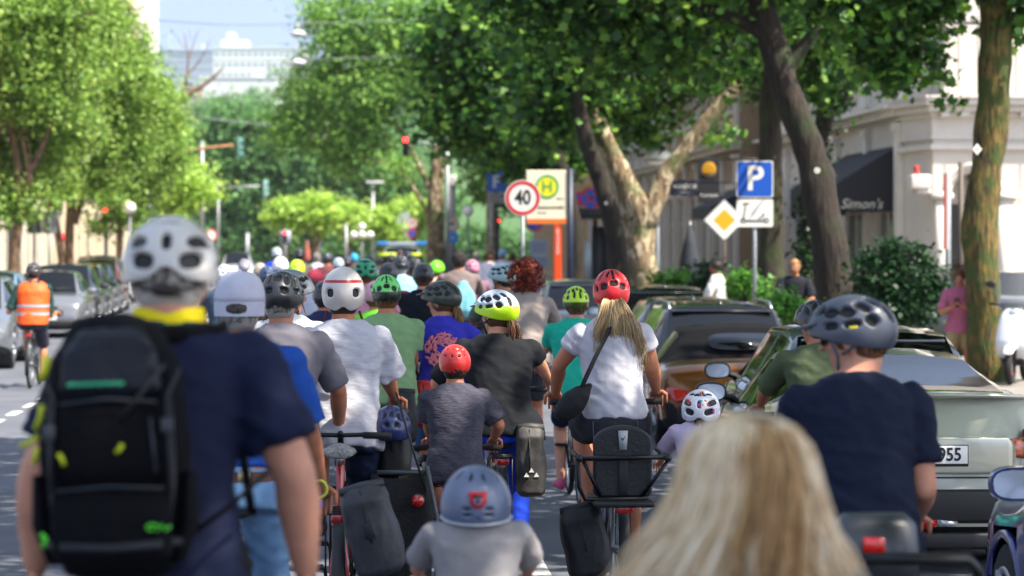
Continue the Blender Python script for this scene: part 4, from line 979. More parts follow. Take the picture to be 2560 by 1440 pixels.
# second, smaller awning further on
q = ST(10.6, 67); r_ = thing('awning', 'small dark awning beyond the ivy covered trunk', 'awning', (q.x, q.y, 2.7), YAW)
m = MB(); m.add([(0, 0, 1.0), (-1.5, 0, .3), (-1.5, 0, 0), (0, 0, 0), (0, 4, 1.0), (-1.5, 4, .3), (-1.5, 4, 0), (0, 4, 0)], [(0, 1, 2, 3), (7, 6, 5, 4), (0, 4, 5, 1), (1, 5, 6, 2)]); m.build('canopy', mat('awning_cloth', '15161c', .75), r_, smooth=False)
# left side
def left_b(label, v0, v1, u, **k): o = ST(u, v0, 0); return facade(label, o, YL, v1-v0, **k)
left_b('cream house with pillars behind the nearest left street trees', 56, 84, -13.5, floors=FL, bays=8, winw=1.7, wallc='a08c68', trimc='c4b491')
left_b('pale shop house beside the green and black shop sign', 84.3, 110, -13.3, floors=FL, bays=8, winw=1.7, wallc='b8b0a0', trimc='cfc7b8')
left_b('light stone house with tall railings near the left traffic light', 110.3, 150, -13.3, floors=FL, bays=10, winw=1.8, wallc='b9ab90', trimc='cfc4ad')
# tall tower top left
def blockb(label, px0, px1, py0, py1, s, col, dep=12, rows=8, cols=6, cat='building', wcol='6d7f95', extra=None, zb=None, frac=.5, yaw=0, win=True):
    a = W(px0, py1, s); b = W(px1, py0, s); root = thing('building', label, cat, (a.x, a.y, 0), yaw); w = b.x-a.x; zb = a.z if zb is None else zb
    m = MB(); m.box((w/2, dep/2, (zb-8+b.z)/2), (w, dep, b.z-zb+8)); m.box((w/2, dep/2, b.z+.3), (w+.6, dep+.6, .6))
    if extra:
        for (ax, bx, ay, by) in extra:
            A = W(ax, by, s); Bq = W(bx, ay, s); m.box(((A.x+Bq.x)/2-a.x, dep/2, (A.z+Bq.z)/2), (Bq.x-A.x, dep*.5, Bq.z-A.z))
    m.build('wall', mat('wall_'+col, col, .8), root, smooth=False)
    if win:
        hh = (b.z-a.z)/rows; pr = None
        for j in range(rows):
            for i in range(cols):
                if pr is None: pr = MB().box((0, -.05, 0), (w/cols*.5, .12, hh*frac)).build('window', mat('far_glass_'+wcol, wcol, .2), root, smooth=False); f = pr
                else: f = copy_tree(pr)
                f.location = (w/cols*(i+.5), 0, a.z+hh*(j+.5))
    return root
blockb('tall white tower block rising behind the left trees', 332, 378, -330, 560, 16, 'dcd8d4', 8, 14, 2, zb=5, frac=.25, win=False)
blockb('tan side wing of the tower block behind the left trees', 262, 331, -330, 560, 16.2, 'b99d84', 8, 18, 3, zb=5, frac=.4)
blockb('white office block with a row of windows on the hill', 534, 760, 122, 200, 7, 'c4c6c6', 25, 3, 14, extra=[(548, 612, 96, 122), (562, 578, 76, 96)], frac=.26)
blockb('grey blue office wing left of the white office block', 392, 533, 128, 200, 6.6, '98a2ae', 25, 4, 12, wcol='7886a0', extra=[(405, 440, 105, 128), (440, 500, 103, 126)])
blockb('low white hall roof below the hilltop offices', 500, 690, 196, 275, 9, 'c6c8c8', 20, 1, 5, extra=[(625, 652, 184, 196)], win=False)
blockb('small house with reddish roof left of the white hall', 455, 498, 222, 275, 9.2, '9c7b74', 8, 2, 2)

# ------------------------------------------------------------ trees
def Bl(px, py, s, r, asp=1, dz=1): c = W(px, py, s); q = r/s; return (tuple(c), (q*asp, q*1.0*dz, q))
def Ps(s, *pp): return [tuple(W(x, y, s)) for x, y in pp]
G_L = 'street trees along the left pavement'; G_R = 'street trees along the right pavement'
def T(label, s, bx, trunks, blobs, n, leaf, size, bk='dark', shape='dia', seed=0, group=None, **k):
    """trunks: [(pixel path from the ground up, radii m)]"""
    base = W(bx, 0, s); base.z = k.pop('gz', .10); L_ = []
    for i, (pp, rs) in enumerate(trunks):
        P_ = Ps(s, *pp)
        if i == 0: P_[0] = (P_[0][0], P_[0][1], base.z-.1)
        L_.append((P_, rs))
    return tree(label, base, L_, blobs, n, leaf, size, bk, group, shape, seed, **k)
# nearest left trees
T('broad leafy street tree at the left edge with slim trunk', 96, 30, [([(30, 850), (36, 640), (50, 480), (20, 250)], [.17, .14, .12, .08]), ([(50, 480), (120, 330), (160, 150)], [.09, .06, .04])],
  [Bl(0, 60, 96, 170), Bl(60, 500, 96, 60), Bl(-20, 520, 96, 60), Bl(110, 200, 96, 140), Bl(0, 300, 94, 150), Bl(140, 20, 96, 140), Bl(90, 400, 94, 80), Bl(-60, 460, 96, 80), Bl(190, 330, 93, 80)], 38000, 'lime', .125, 'brown', 'oval', 3, G_L, twigs=30)
T('street tree with twin brown trunks beside the parked cars', 80, 172, [([(172, 800), (174, 600), (180, 480), (190, 250)], [.16, .15, .13, .08]), ([(186, 560), (230, 400), (280, 220)], [.10, .07, .04]), ([(165, 800), (150, 620), (120, 480), (90, 320)], [.12, .11, .09, .05])],
  [Bl(230, 110, 80, 120), Bl(300, 220, 80, 105), Bl(210, 330, 80, 115), Bl(310, 350, 79, 95), Bl(120, 450, 82, 70), Bl(330, 110, 79, 50), Bl(250, 460, 80, 60), Bl(390, 250, 78, 62), Bl(180, 20, 80, 90), Bl(240, 30, 80, 70), Bl(40, 480, 82, 50), Bl(350, 170, 79, 45)], 40000, 'lime', .13, 'brown', 'oval', 5, G_L, twigs=30)
T('smaller leafy tree between the twin trunk tree and the pale pollard', 66, 300, [([(300, 765), (300, 560), (320, 420)], [.15, .12, .07])],
  [Bl(340, 440, 66, 75), Bl(320, 520, 66, 50), Bl(260, 560, 66, 30), Bl(425, 400, 66, 45), Bl(395, 370, 66, 62), Bl(290, 480, 66, 60), Bl(420, 300, 66, 40), Bl(390, 240, 66, 42), Bl(330, 320, 66, 70)], 20000, 'lime', .14, 'brown', 'oval', 8, G_L)
T('bright yellow green pollard tree left of the street end', 56, 395, [([(395, 740), (398, 600), (405, 500)], [.2, .17, .12]), ([(405, 560), (450, 500)], [.1, .06])],
  [Bl(395, 430, 56, 55), Bl(450, 450, 56, 62), Bl(505, 480, 56, 48), Bl(440, 520, 56, 45), Bl(360, 500, 56, 40), Bl(350, 450, 56, 40)], 7000, 'bright', .2, 'brown', 'oval', 9)
# bare tree
T('half dead tree with bare forked branches against the sky', 52, 420, [([(420, 700), (425, 400), (440, 270), (520, 205), (560, 168)], [.22, .18, .14, .09, .03]), ([(440, 290), (462, 215), (470, 150), (460, 80)], [.11, .07, .045, .015]),
  ([(466, 190), (500, 150), (528, 95)], [.05, .035, .01]), ([(470, 150), (490, 90), (500, 70)], [.03, .02, .008]), ([(460, 120), (440, 90), (425, 70)], [.02, .014, .006]), ([(478, 100), (470, 70)], [.02, .006]), ([(425, 400), (400, 330), (392, 260)], [.1, .06, .03])],
  [Bl(425, 300, 52, 28), Bl(440, 350, 52, 40), Bl(410, 250, 52, 25)], 1800, 'plane', .2, 'brown', 'oval', 12, twigs=14)
# centre plane tree
T('large plane tree with mottled trunk and light crown right of the open sky', 60, 1092, [([(1092, 790), (1090, 600), (1088, 480), (1092, 330), (1060, 180)], [.44, .38, .32, .21, .1]), ([(1088, 500), (1040, 400), (985, 300), (900, 180)], [.16, .12, .08, .04]),
  ([(1090, 480), (1118, 380), (1130, 250)], [.14, .1, .06]), ([(1085, 560), (1010, 440), (930, 400)], [.10, .08, .03])],
  [Bl(740, 310, 60, 68), Bl(790, 210, 60, 85), Bl(840, 90, 60, 95), Bl(950, 60, 60, 120), Bl(900, 220, 60, 110), Bl(1010, 180, 60, 120), Bl(830, 330, 60, 80), Bl(930, 350, 60, 75), Bl(1060, 60, 60, 110), Bl(1000, 420, 62, 45), Bl(1130, 200, 58, 110), Bl(800, 20, 60, 55), Bl(860, 420, 60, 45), Bl(700, 350, 60, 35), Bl(1150, 350, 57, 60), Bl(700, 250, 60, 30)], 42000, 'plane', .165, 'plane', 'oval', 21, twigs=50, sig=.36)
T('second plane tree half hidden behind the dark canopy', 62, 1230, [([(1230, 740), (1228, 560), (1225, 400)], [.28, .22, .15])],
  [Bl(1180, 330, 62, 90), Bl(1260, 400, 62, 80), Bl(1330, 350, 62, 90), Bl(1200, 470, 60, 55), Bl(1290, 500, 60, 50)], 9000, 'plane', .2, 'plane', 'oval', 22)
# bright low pollards at the end
for i, (x, y, r_, s_, lb) in enumerate([(715, 535, 42, 42, 'leftmost of the low bright trees at the street end'), (790, 530, 50, 42, 'low bright tree behind the small high red signal'), (870, 545, 48, 41, 'low bright tree beside the second small red signal'), (955, 560, 50, 43, 'low bright tree behind the four globe lamp'), (1030, 530, 45, 40, 'low bright tree beside the plane trunk')]):
    T(lb, s_, x, [([(x, 702), (x, 620), (x+4, 560)], [.2, .16, .1]), ([(x, 620), (x+22, 570)], [.09, .05]), ([(x, 620), (x-20, 575)], [.09, .05])], [Bl(x, y-8, s_, r_*.85, 1.2), Bl(x-24, y+10, s_, r_*.6), Bl(x+26, y+14, s_, r_*.6), Bl(x+5, y+40, s_, r_*.4)], 3200, 'bright', .24, 'brown', 'oval', 30+i, 'low bright trees at the end of the street', twigs=8)
# dark trees behind
for i, (x, blobs, lb, lf) in enumerate([(560, [(540, 380, 80), (600, 450, 80), (560, 540, 70), (520, 600, 60), (600, 610, 50), (545, 300, 60)], 'dark tree mass rising behind the left signal arms', 'far'),
        (680, [(650, 330, 75), (700, 420, 75), (660, 500, 70), (700, 590, 60), (640, 600, 50)], 'tall green tree behind the road end, left of centre', 'far'),
        (800, [(780, 400, 80), (850, 450, 70), (800, 510, 60), (760, 620, 55), (840, 610, 55)], 'tall green tree behind the low bright pollards', 'far'),
        (940, [(920, 420, 80), (1000, 470, 70), (950, 530, 60), (930, 620, 55), (1020, 600, 55)], 'tall green tree behind the four globe lamp', 'far')]):
    T(lb, 30, x, [([(x, 678), (x, 560), (x, 450)], [.5, .4, .2])], [Bl(a, b, 30, c, 1.1) for a, b, c in blobs], 9000, lf, .42, 'dark', 'oval', 50+i, 'tall trees closing the street', per=40, sig=.7, twigs=10)
# wooded hill: nobody could count these
bl = []; r = random.Random(4)
for i in range(150):
    y = r.uniform(290, 900); x = -y*.19+y*r.uniform(-.02, .155); z = hz_(x, y)
    bl.append(((x, y, z+r.uniform(1.5, 5)), (r.uniform(5, 9), r.uniform(5, 8), r.uniform(4, 6.5))))
wd = leaves('woods', bl, 70000, 1.15, LEAF['far'], None, 'oval', 77, per=60, sig=1.6); wd['kind'] = 'stuff'
# right side: dark maples
MP = 'maple'
T('leaning dark trunk maple with round white tree tag', 165, 2090, [([(2095, 930), (2090, 740), (2040, 440), (1985, 280), (1925, 90), (1880, -90)], [.33, .29, .26, .235, .21, .18]), ([(1960, 180), (2060, 60), (2200, -60)], [.13, .09, .06]), ([(1925, 90), (1800, 30), (1650, -30)], [.12, .09, .05])],
  [Bl(1780, 20, 156, 120), Bl(1650, 60, 162, 150), Bl(1480, 40, 162, 150), Bl(2060, 60, 152, 100), Bl(1950, -160, 165, 190), Bl(1600, -140, 165, 250), Bl(1330, -60, 162, 180), Bl(1740, 170, 152, 60), Bl(1560, 170, 160, 70), Bl(1700, -330, 165, 300)], 24000, MP, .135, 'dark', 'maple', 60, G_R, twigs=60, per=18)
T('straight mossy trunk behind the blue parking sign', 146, 1925, [([(1920, 900), (1922, 780), (1930, 520), (1928, 270), (1950, 60)], [.26, .24, .21, .19, .15])],
  [Bl(1960, 190, 138, 60), Bl(1850, 150, 138, 80), Bl(1900, -60, 148, 220), Bl(2060, 200, 146, 70), Bl(2100, 100, 146, 90), Bl(2160, 40, 146, 90)], 9000, MP, .14, 'dmoss', 'maple', 61, G_R, twigs=20)
iv = T('ivy covered trunk between the parking sign and leaning trunk', 142, 2030, [([(2025, 880), (2025, 700), (2030, 480), (2060, 300), (2110, 120), (2180, -40)], [.16, .15, .14, .15, .14, .12])],
  [Bl(2130, 150, 142, 60), Bl(2180, 20, 142, 110)], 3500, MP, .14, 'dark', 'maple', 62, G_R, twigs=8)
ib = iv.location; leaves('ivy', [(tuple(W(x, y, 142)-ib), (.2, .22, .42)) for x, y in ((2025, 760), (2022, 690), (2020, 620), (2020, 550), (2028, 480), (2050, 400), (2070, 300), (2090, 230), (2110, 160), (2130, 90))], 4200, .085, LEAF['ivy'], iv, 'oval', 63, per=14, sig=.10)
T('forked plane tree with peeling pale bark behind the speed limit sign', 130, 1605, [([(1606, 870), (1605, 740), (1604, 600), (1590, 520), (1535, 400), (1480, 270), (1455, 120)], [.34, .31, .29, .29, .19, .15, .12]), ([(1610, 560), (1650, 470), (1700, 390), (1770, 300), (1835, 215), (1850, 120)], [.24, .20, .155, .145, .13, .10])],
  [Bl(1400, 250, 128, 110), Bl(1550, 200, 124, 130), Bl(1650, 120, 124, 130), Bl(1760, 130, 126, 110), Bl(1500, 320, 122, 55), Bl(1620, 320, 122, 50), Bl(1400, 90, 126, 150), Bl(1560, 30, 126, 150), Bl(1800, 40, 126, 130), Bl(1790, 320, 120, 35), Bl(1340, 330, 124, 60)], 24000, MP, .15, 'plane', 'maple', 64, G_R, twigs=50, per=18)
T('slim dark leaning trunk left of the forked plane tree', 136, 1552, [([(1556, 880), (1550, 720), (1532, 560), (1490, 420), (1455, 300), (1440, 120)], [.22, .21, .18, .16, .14, .11])],
  [Bl(1440, 150, 134, 120), Bl(1380, 300, 134, 60)], 6000, MP, .15, 'dark', 'maple', 65, G_R, twigs=12)
T('dark full crowned maple over the bus stop', 112, 1440, [([(1445, 830), (1440, 600), (1400, 400), (1350, 250)], [.2, .18, .15, .1])],
  [Bl(1190, 200, 112, 100), Bl(1130, 290, 112, 70), Bl(1270, 300, 112, 90), Bl(1200, 80, 112, 120), Bl(1330, 390, 110, 55), Bl(1410, 370, 110, 65), Bl(1250, 335, 110, 42), Bl(1110, 120, 112, 70), Bl(1340, 230, 108, 110), Bl(1160, 370, 108, 30), Bl(1300, 60, 112, 130), Bl(1380, 440, 108, 35), Bl(1450, 300, 106, 80)], 26000, MP, .16, 'dark', 'maple', 66, G_R, twigs=40, per=20)
T('mossy yellow lichen trunk at the right with diamond tree tag', 185, 2475, [([(2478, 1030), (2472, 930), (2458, 740), (2452, 560), (2475, 330), (2488, 160), (2485, -80)], [.27, .245, .245, .235, .225, .215, .20]), ([(2486, 0), (2350, -60), (2200, -90)], [.12, .08, .05])],
  [Bl(2200, 20, 185, 110), Bl(2290, 120, 185, 55), Bl(2230, 170, 185, 60), Bl(2340, 190, 185, 28), Bl(2180, 120, 185, 60), Bl(2340, 20, 185, 55), Bl(2395, 255, 185, 14), Bl(2530, 60, 185, 40), Bl(2300, -110, 185, 180), Bl(2560, -90, 185, 140), Bl(2090, -30, 185, 110)], 11000, MP, .13, 'moss', 'maple', 67, G_R, twigs=9, per=12, sig=.14)
# trees of the same row beside the camera (their shade falls on the riders)
def shade_tree(i, v, u=6.2):
    b = ST(u, v); r = random.Random(90+i); bl = []
    for j in range(15):
        a = r.random()*6.28; q = r.uniform(0, 5.2); bl.append(((b.x+cos(a)*q-1.2, b.y+sin(a)*q*.9, r.uniform(6.6, 12)), (r.uniform(1.5, 2.2),)*2+(r.uniform(1.1, 1.6),)))
    return tree('tall maple of the right hand row, '+('behind the camera', 'level with the camera', 'just ahead of the backpack rider', 'beside the grey coupe', 'beside the orange convertible')[i], (b.x, b.y, .1), [([(b.x, b.y, .0), (b.x-.05, b.y, 3), (b.x-.3, b.y+.2, 6), (b.x-.8, b.y+.3, 10)], [.26, .23, .2, .1])], bl, 20000 if i > 2 else 12000, MP, .21, 'dark', G_R, 'oval', 90+i, twigs=25, sig=.4)
for i, v in enumerate((-6, 1, 8, 15, 22)): shade_tree(i, v)
# yew bush and low plants on the right pavement
def bush(label, px, py, s, blobs, n, leaf, size, name='bush', seed=0, zf=.1, group=None, cat='bush', sig=.12):
    b = W(px, 0, s); b.z = zf; root = thing(name, label, cat, b, 0, group)
    m = MB(); r = random.Random(seed)
    for i in range(9):
        c, rr = r.choice(blobs); m.tube([(0, 0, 0), (Vector(c)-b)*.5+Vector((r.uniform(-.1, .1), 0, 0)), Vector(c)-b], [.03, .02, .008], 6)
    m.build('stems', BARK['dark'], root); leaves('foliage', [(tuple(Vector(c)-b), rr) for c, rr in blobs], n, size, LEAF[leaf], root, 'oval', seed, per=16, sig=sig); return root
bush('large dark yew bush in front of the corner house', 2235, 0, 172, [Bl(2200, 780, 172, 70), Bl(2280, 760, 172, 75), Bl(2230, 690, 172, 70), Bl(2310, 710, 172, 55), Bl(2170, 720, 172, 50), Bl(2240, 630, 172, 32), Bl(2345, 720, 172, 28), Bl(2180, 640, 172, 28), Bl(2290, 640, 172, 30)], 9000, 'yew', .075, seed=71)
bush('low green hedge behind the dark parked cars', 1690, 0, 135, [Bl(1660, 705, 135, 26), Bl(1700, 708, 135, 28), Bl(1735, 712, 135, 22)], 1600, 'shrub', .08, 'hedge', 72, cat='hedge')
bush('leafy green shrub beside the man in the black t-shirt', 1950, 0, 175, [Bl(1940, 765, 175, 30), Bl(1975, 775, 175, 28), Bl(2000, 790, 175, 24), Bl(1915, 780, 175, 22)], 1500, 'shrub', .085, 'shrub', 73, cat='shrub')
bush('light green shrub behind the planter pot', 1870, 0, 150, [Bl(1860, 700, 150, 28), Bl(1885, 730, 150, 26)], 1100, 'shrub', .08, 'shrub', 74, cat='shrub')
bush('dark potted shrub beside the house entrance', 1770, 0, 138, [Bl(1770, 680, 138, 28), Bl(1765, 710, 138, 22)], 1000, 'yew', .08, 'shrub', 75, cat='shrub')

for i, (x0, w_) in enumerate(((430, 'left of the silver oncoming car'), (700, 'behind the small pale van'), (980, 'behind the police van'), (1180, 'right of the plane tree'))):
    bush('dark tall shrubbery closing the street '+w_, x0+60, 0, 27, [Bl(x0+k*40, 628-(k % 3)*14, 27, 42) for k in range(7)], 5000, 'far', .4, 'shrubbery', 120+i, cat='shrubs', group='shrubbery at the street end', sig=.5)
# ============================================================ SIGNS, LAMPS, STREET FURNITURE
G_S = 'road signs on the right pavement'
ro, z = sign_root('blue parking sign with e-scooter plate on a double grey post', 1887, 448, 153, cat='sign', group=G_S)
post(ro, z+.2, .035, y=.05); post(ro, z-.5, .028, y=.11, name='second_post')
b = rrect(.60, .60, .04, 0, .014, cz=z).build('sign_plate', SWHITE, ro, smooth=False); b2 = rrect(.565, .565, .035, -.003, .003, cz=z).build('blue_field', SBLUE, b, smooth=False); text('P', .56, SWHITE, b2, (0, -.0045, z), bold=.012)
z2 = z-.555; b = rrect(.60, .45, .03, 0, .014, cz=z2).build('scooter_plate', SWHITE, ro, smooth=False); rrect(.60, .45, .03, .015, .004, cz=z2).build('plate_back', SBACK, b, smooth=False)
m = MB(); yy = -.004
for x in (-.19, .19): ringpl(.045, .028, yy, .003, 20, m, x, z2-.12)
def bar(a, b_, w): m.tube([(a[0], yy, z2+a[1]), (b_[0], yy, z2+b_[1])], w, 6)
bar((-.14, -.12), (.14, -.12), .010); bar((-.19, -.12), (-.14, .15), .008); bar((-.19, .16), (-.09, .16), .008); bar((.05, -.10), (.13, -.04), .007); bar((.13, -.06), (.15, .0), .012); bar((.12, -.12), (.19, -.12), .008)
m.build('scooter_symbol', SBLK, b)
ro, z = sign_root('white and amber priority diamond on a brown post', 1811, 550, 118, group=G_S); post(ro, z+.35, .035, mat('brown_post', '4d4438', .6), y=.05)
def diamond(h_, y, t, mt, nm, par): return MB().ngon([(0, z+h_), (-h_, z), (0, z-h_), (h_, z)], y, y+t).build(nm, mt, par, smooth=False)
b = diamond(.445, 0, .012, SBACK, 'sign_plate', ro); diamond(.42, -.003, .003, SWHITE, 'white_border', b); diamond(.235, -.006, .003, SYEL, 'amber_field', b)
speed_sign('large round 40 speed limit sign overlapping the bus stop board', 1307, 495, 150, '40', group=G_S)
ro, z = sign_root('small blue parking sign with grey time plate left of the 40 sign', 1242, 455, 77, group=G_S); post(ro, z+.2, .05, DARKMET, y=.06)
b = rrect(.62, .66, .04, 0, .02, cz=z).build('sign_plate', mat('sign_blue_dull', '10448c', .5), ro, smooth=False); text('P', .58, mat('sign_dull', 'a9a9a2', .5), b, (0, -.004, z), bold=.014)
b = rrect(.62, .34, .03, 0, .02, cz=z-.52).build('time_plate', mat('plate_dull', '77736c', .5), ro, smooth=False); text('8-19 h', .14, SBLK, b, (0, -.004, z-.47)); text('2 Std.', .12, SBLK, b, (0, -.004, z-.60))
# bus stop
ro, z = sign_root('cream bus stop board with green and yellow H disc on a dark post', 1368, 493, 115, group=G_S, name='bus_stop_sign')
post(ro, z+.62, .075, mat('navy_post', '1a2238', .45), y=.0).location = (.50, .02, 0)
b = MB().box((0, .03, z), (.91, .07, 1.17), b=.015).build('board', SCREAM, ro, smooth=False)
d = disc(.235, .006, cz=z+.23, y=-.012).build('yellow_disc', mat('h_yellow', 'e8d21c', .5), b, smooth=False); ringpl(.255, .205, -.016, .006, cz=z+.23).build('green_ring', SGREEN, d, smooth=False); text('H', .34, SGREEN, d, (0, -.018, z+.225), bold=.004)
text('Bonn', .07, SBLK, b, (.28, -.008, z-.03)); text('Seminarystraße', .115, SBLK, b, (.06, -.008, z-.22), sx=.86, bold=.001); text('Haltestelle', .05, SBLK, b, (-.12, -.008, z-.34))
MB().box((0, -.012, z-.52), (.86, .012, .10)).build('orange_strip', mat('orange_sign', 'd96a10', .5), b, smooth=False)
ro, z = sign_root('tall orange pillar with vertical lettering under the bus stop board', 1394, 650, 112, name='information_pillar', cat='pillar')
b = MB().box((0, 0, 1.30), (.17, .14, 2.5), b=.02).build('pillar', mat('orange_pillar', 'd2450c', .45), ro, smooth=False); text('Seminarstraße', .10, SWHITE, b, (.0, -.073, 1.95), rot=(pi/2, -pi/2, 0))
def nostop(label, px, py, s, zx=True, group='no stopping signs near the bus shelter'):
    ro, z = sign_root(label, px, py, s, group=group); post(ro, z+.1)
    b = disc(.30, .012, cz=z).build('sign_plate', SRED, ro, smooth=False); i_ = disc(.24, .004, cz=z, y=-.004).build('blue_field', SBLUE, b, smooth=False)
    m = MB(); 
    for a in ((45, 135) if zx else (45,)): m.box((0, 0, 0), (.48, .003, .05), M=Matrix.Translation((0, -.0065-(.004 if a == 45 else 0), z)) @ Matrix.Rotation(R(a), 4, 'Y'))
    m.build('red_bar', SRED, i_, smooth=False)
nostop('round no stopping sign half hidden by the slim dark trunk', 1476, 497, 97); nostop('round no stopping sign beside the navy post, smaller one', 1441, 505, 84)
nostop('round no parking sign peeping out under the bus stop board', 1335, 556, 78, False)
for px, py, w, h_, lb in ((1346, 618, .36, .4, 'grey plate below the no parking sign'), (1350, 655, .36, .3, 'grey plate at head height behind the curly red hair')):
    ro, z = sign_root(lb, px, py, 80, name='info_plate', group='grey plates behind the bus stop'); post(ro, z+.1); b = rrect(w*1.5, h_*1.2, .02, 0, .02, cz=z).build('plate', mat('plate_grey', '8d96a4', .5), ro, smooth=False)
    m = MB(); [m.box((0, -.004, z+.12-.08*i), (w*1.2, .004, .02)) for i in range(4)]; m.build('text_rows', mat('ink_grey', '4a5468', .6), b)
# shelter
q = W(1470, 0, 106); ro = thing('bus_shelter', 'dark bus shelter with glass walls between the board and the trunks', 'bus shelter', (q.x, q.y, .12), YAW)
zt = 1.8+.85; sm_ = mat('shelter_dark', '25282b', .4, .4)
MB().box((0, 1.6, 2.62), (1.15, 3.6, .22), b=.03).build('roof', sm_, ro)
for x, y in ((.45, 0.05), (.45, 3.1), (-.45, .05), (-.45, 3.1)): MB().box((x, y, 1.25), (.09, .09, 2.5)).build('post', sm_, ro)
MB().box((.44, 1.57, 1.35), (.02, 2.9, 1.9)).build('glass_wall', mat('shelter_glass', '6f8288', .1, coat=1), ro); m = MB(); m.box((.25, 0.0, 1.2), (.30, .06, 2.2))
for i in range(6): m.box((.12+.06*i, -.035, 1.2), (.02, .02, 2.2))
m.build('slatted_panel', sm_, ro); MB().box((.0, 0.02, 1.5), (.42, .03, .9)).build('timetable', mat('timetable', '9aa6ad', .3), ro)
MB().box((0, 2.2, .48), (.8, 1.6, .05)).build('bench', mat('bench_wood', '6b5137', .6), ro)
# lamps
OPAL = mat('opal_glass', 'e6e4dc', .25, coat=.5)
def globe(label, px, py, s, r, zf=.1, n=1, group='globe street lamps', big=False):
    p = W(px, py, s); ro = thing('street_lamp', label, 'street lamp', (p.x, p.y, zf), 0, group); z = p.z-zf
    MB().tube([(0, 0, 0), (0, 0, .8), (0, 0, z-r)], [.09, .06, .045], 10).build('post', mat('lamp_post', '6c7075', .5, .4), ro)
    if big:
        m = MB(); m.ell((0, 0, z), (r, r, r*.62), 24, 12); g = m.build('globe', OPAL, ro); m = MB(); m.tube([(0, 0, z-.10), (0, 0, z-.06)], [r*.93, r*1.01], 24); m.tube([(0, 0, z+.12), (0, 0, z+.34)], [r*.5, .05], 16); m.build('lamp_cap', STEEL, g)
    else:
        for dx, dz in ([(0, 0)] if n == 1 else [(0, 0), (-r*2.1, -r*2.1), (r*2.1, -r*2.1), (0.0, -r*2.1)]):
            MB().ell((dx, -.1 if dx == 0 and dz else 0, z+dz), (r, r, r), 20, 12).build('globe', OPAL, ro)
        if n > 1: MB().tube([(-r*2.1, 0, z-r*3.2), (0, 0, z-r*3.6), (r*2.1, 0, z-r*3.2)], .04, 6).build('arm', DARKMET, ro)
globe('big flattened glass street lantern in the fork of the plane tree', 1643, 392, 122, .29, big=True)
globe('single globe lamp beside the grey mast and the round signs', 1170, 527, 62, .23); globe('four globe lamp in the middle of the street end', 905, 567, 52, .19, n=4); globe('single globe lamp by the left red signal', 325, 520, 68, .22)
globe('small single globe lamp in front of the plane trunk', 1079, 553, 46, .15)
# round signs far
ro, z = speed_sign('round lorry ban sign above a round blue sign on the grey mast', 1131, 560, 60, '40', group=None); b = disc(.26, .012, cz=z-.56).build('blue_disc', mat('sign_blue2', '2f86d8', .45), ro, smooth=False); text('»', .3, SWHITE, b, (0, -.004, z-.56))
p = W(1131, 440, 58.5); ro = thing('mast', 'thick pale grey mast behind the round signs', 'mast', (p.x, p.y, .1), 0); MB().tube([(0, 0, 0), (0, 0, p.z-.35)], [.16, .14], 14).build('pole', GALV, ro); MB().box((0, 0, p.z-.3), (.36, .36, .5), b=.03).build('mast_head', WHITEP, ro)
ro, z = speed_sign('small round speed sign beside the grey board near the police van', 1030, 558, 44, '40'); b = disc(.28, .012, cz=z-.58).build('no_stopping_disc', SRED, ro, smooth=False); disc(.2, .004, cz=z-.58, y=-.004).build('blue_field', SBLUE, b, smooth=False)
ro, z = sign_root('large grey notice board beside the small speed sign', 1008, 562, 43, name='notice_board'); post(ro, z+.5, .05); rrect(.75, 1.45, .03, 0, .03, cz=z).build('board', mat('board_grey', 'a3acc0', .5), ro, smooth=False)
ro, z = sign_root('round red rimmed sign just right of the backpack rider helmet', 528, 588, 56, name='road_sign', yaw=.6); post(ro, z+.1); b = disc(.28, .012, cz=z).build('sign_plate', SWHITE, ro, smooth=False); ringpl(.27, .20, -.003, .003, cz=z).build('red_ring', SRED, b, smooth=False)
# hanging shop signs, right
p = W(1712, 470, 118); ro = thing('shop_sign', 'navy hanging shop board with pale capital letters', 'shop sign', p, 0); b = MB().box((0, 0, 0), (.60, .06, .34), b=.01).build('board', mat('navy_board', '1a1c2c', .5), ro, smooth=False)
text('ASADOR', .13, SWHITE, b, (.0, -.032, .03)); text('TAPAS', .07, mat('ink_pale', '9aa0b0', .5), b, (0, -.032, -.10)); MB().tube([(.3, .02, .12), (1.6, .02, .12)], .02, 6).build('bracket', BLACK, ro)
p = W(1772, 450, 116); ro = thing('shop_banner', 'tall black banner with golden round emblem and script', 'banner', p, 0); b = MB().box((0, 0, 0), (.46, .05, .98), b=.01).build('banner', mat('banner_black', '121216', .6), ro, smooth=False)
e = MB().ell((0, -.026, .22), (.16, .012, .17), 20, 8).build('gold_emblem', mat('gold_paint', 'c08a1e', .4, .4), b); m = MB(); [m.box((0, -.040, .14-.035*i), (.30, .006, .016)) for i in range(3)]; m.build('emblem_bars', mat('banner_black', '121216', .6), e); text('Kornhalle', .095, SWHITE, b, (0, -.028, -.33), shear=.2); MB().tube([(.2, .02, .45), (1.3, .02, .45)], .02, 6).build('bracket', BLACK, ro)
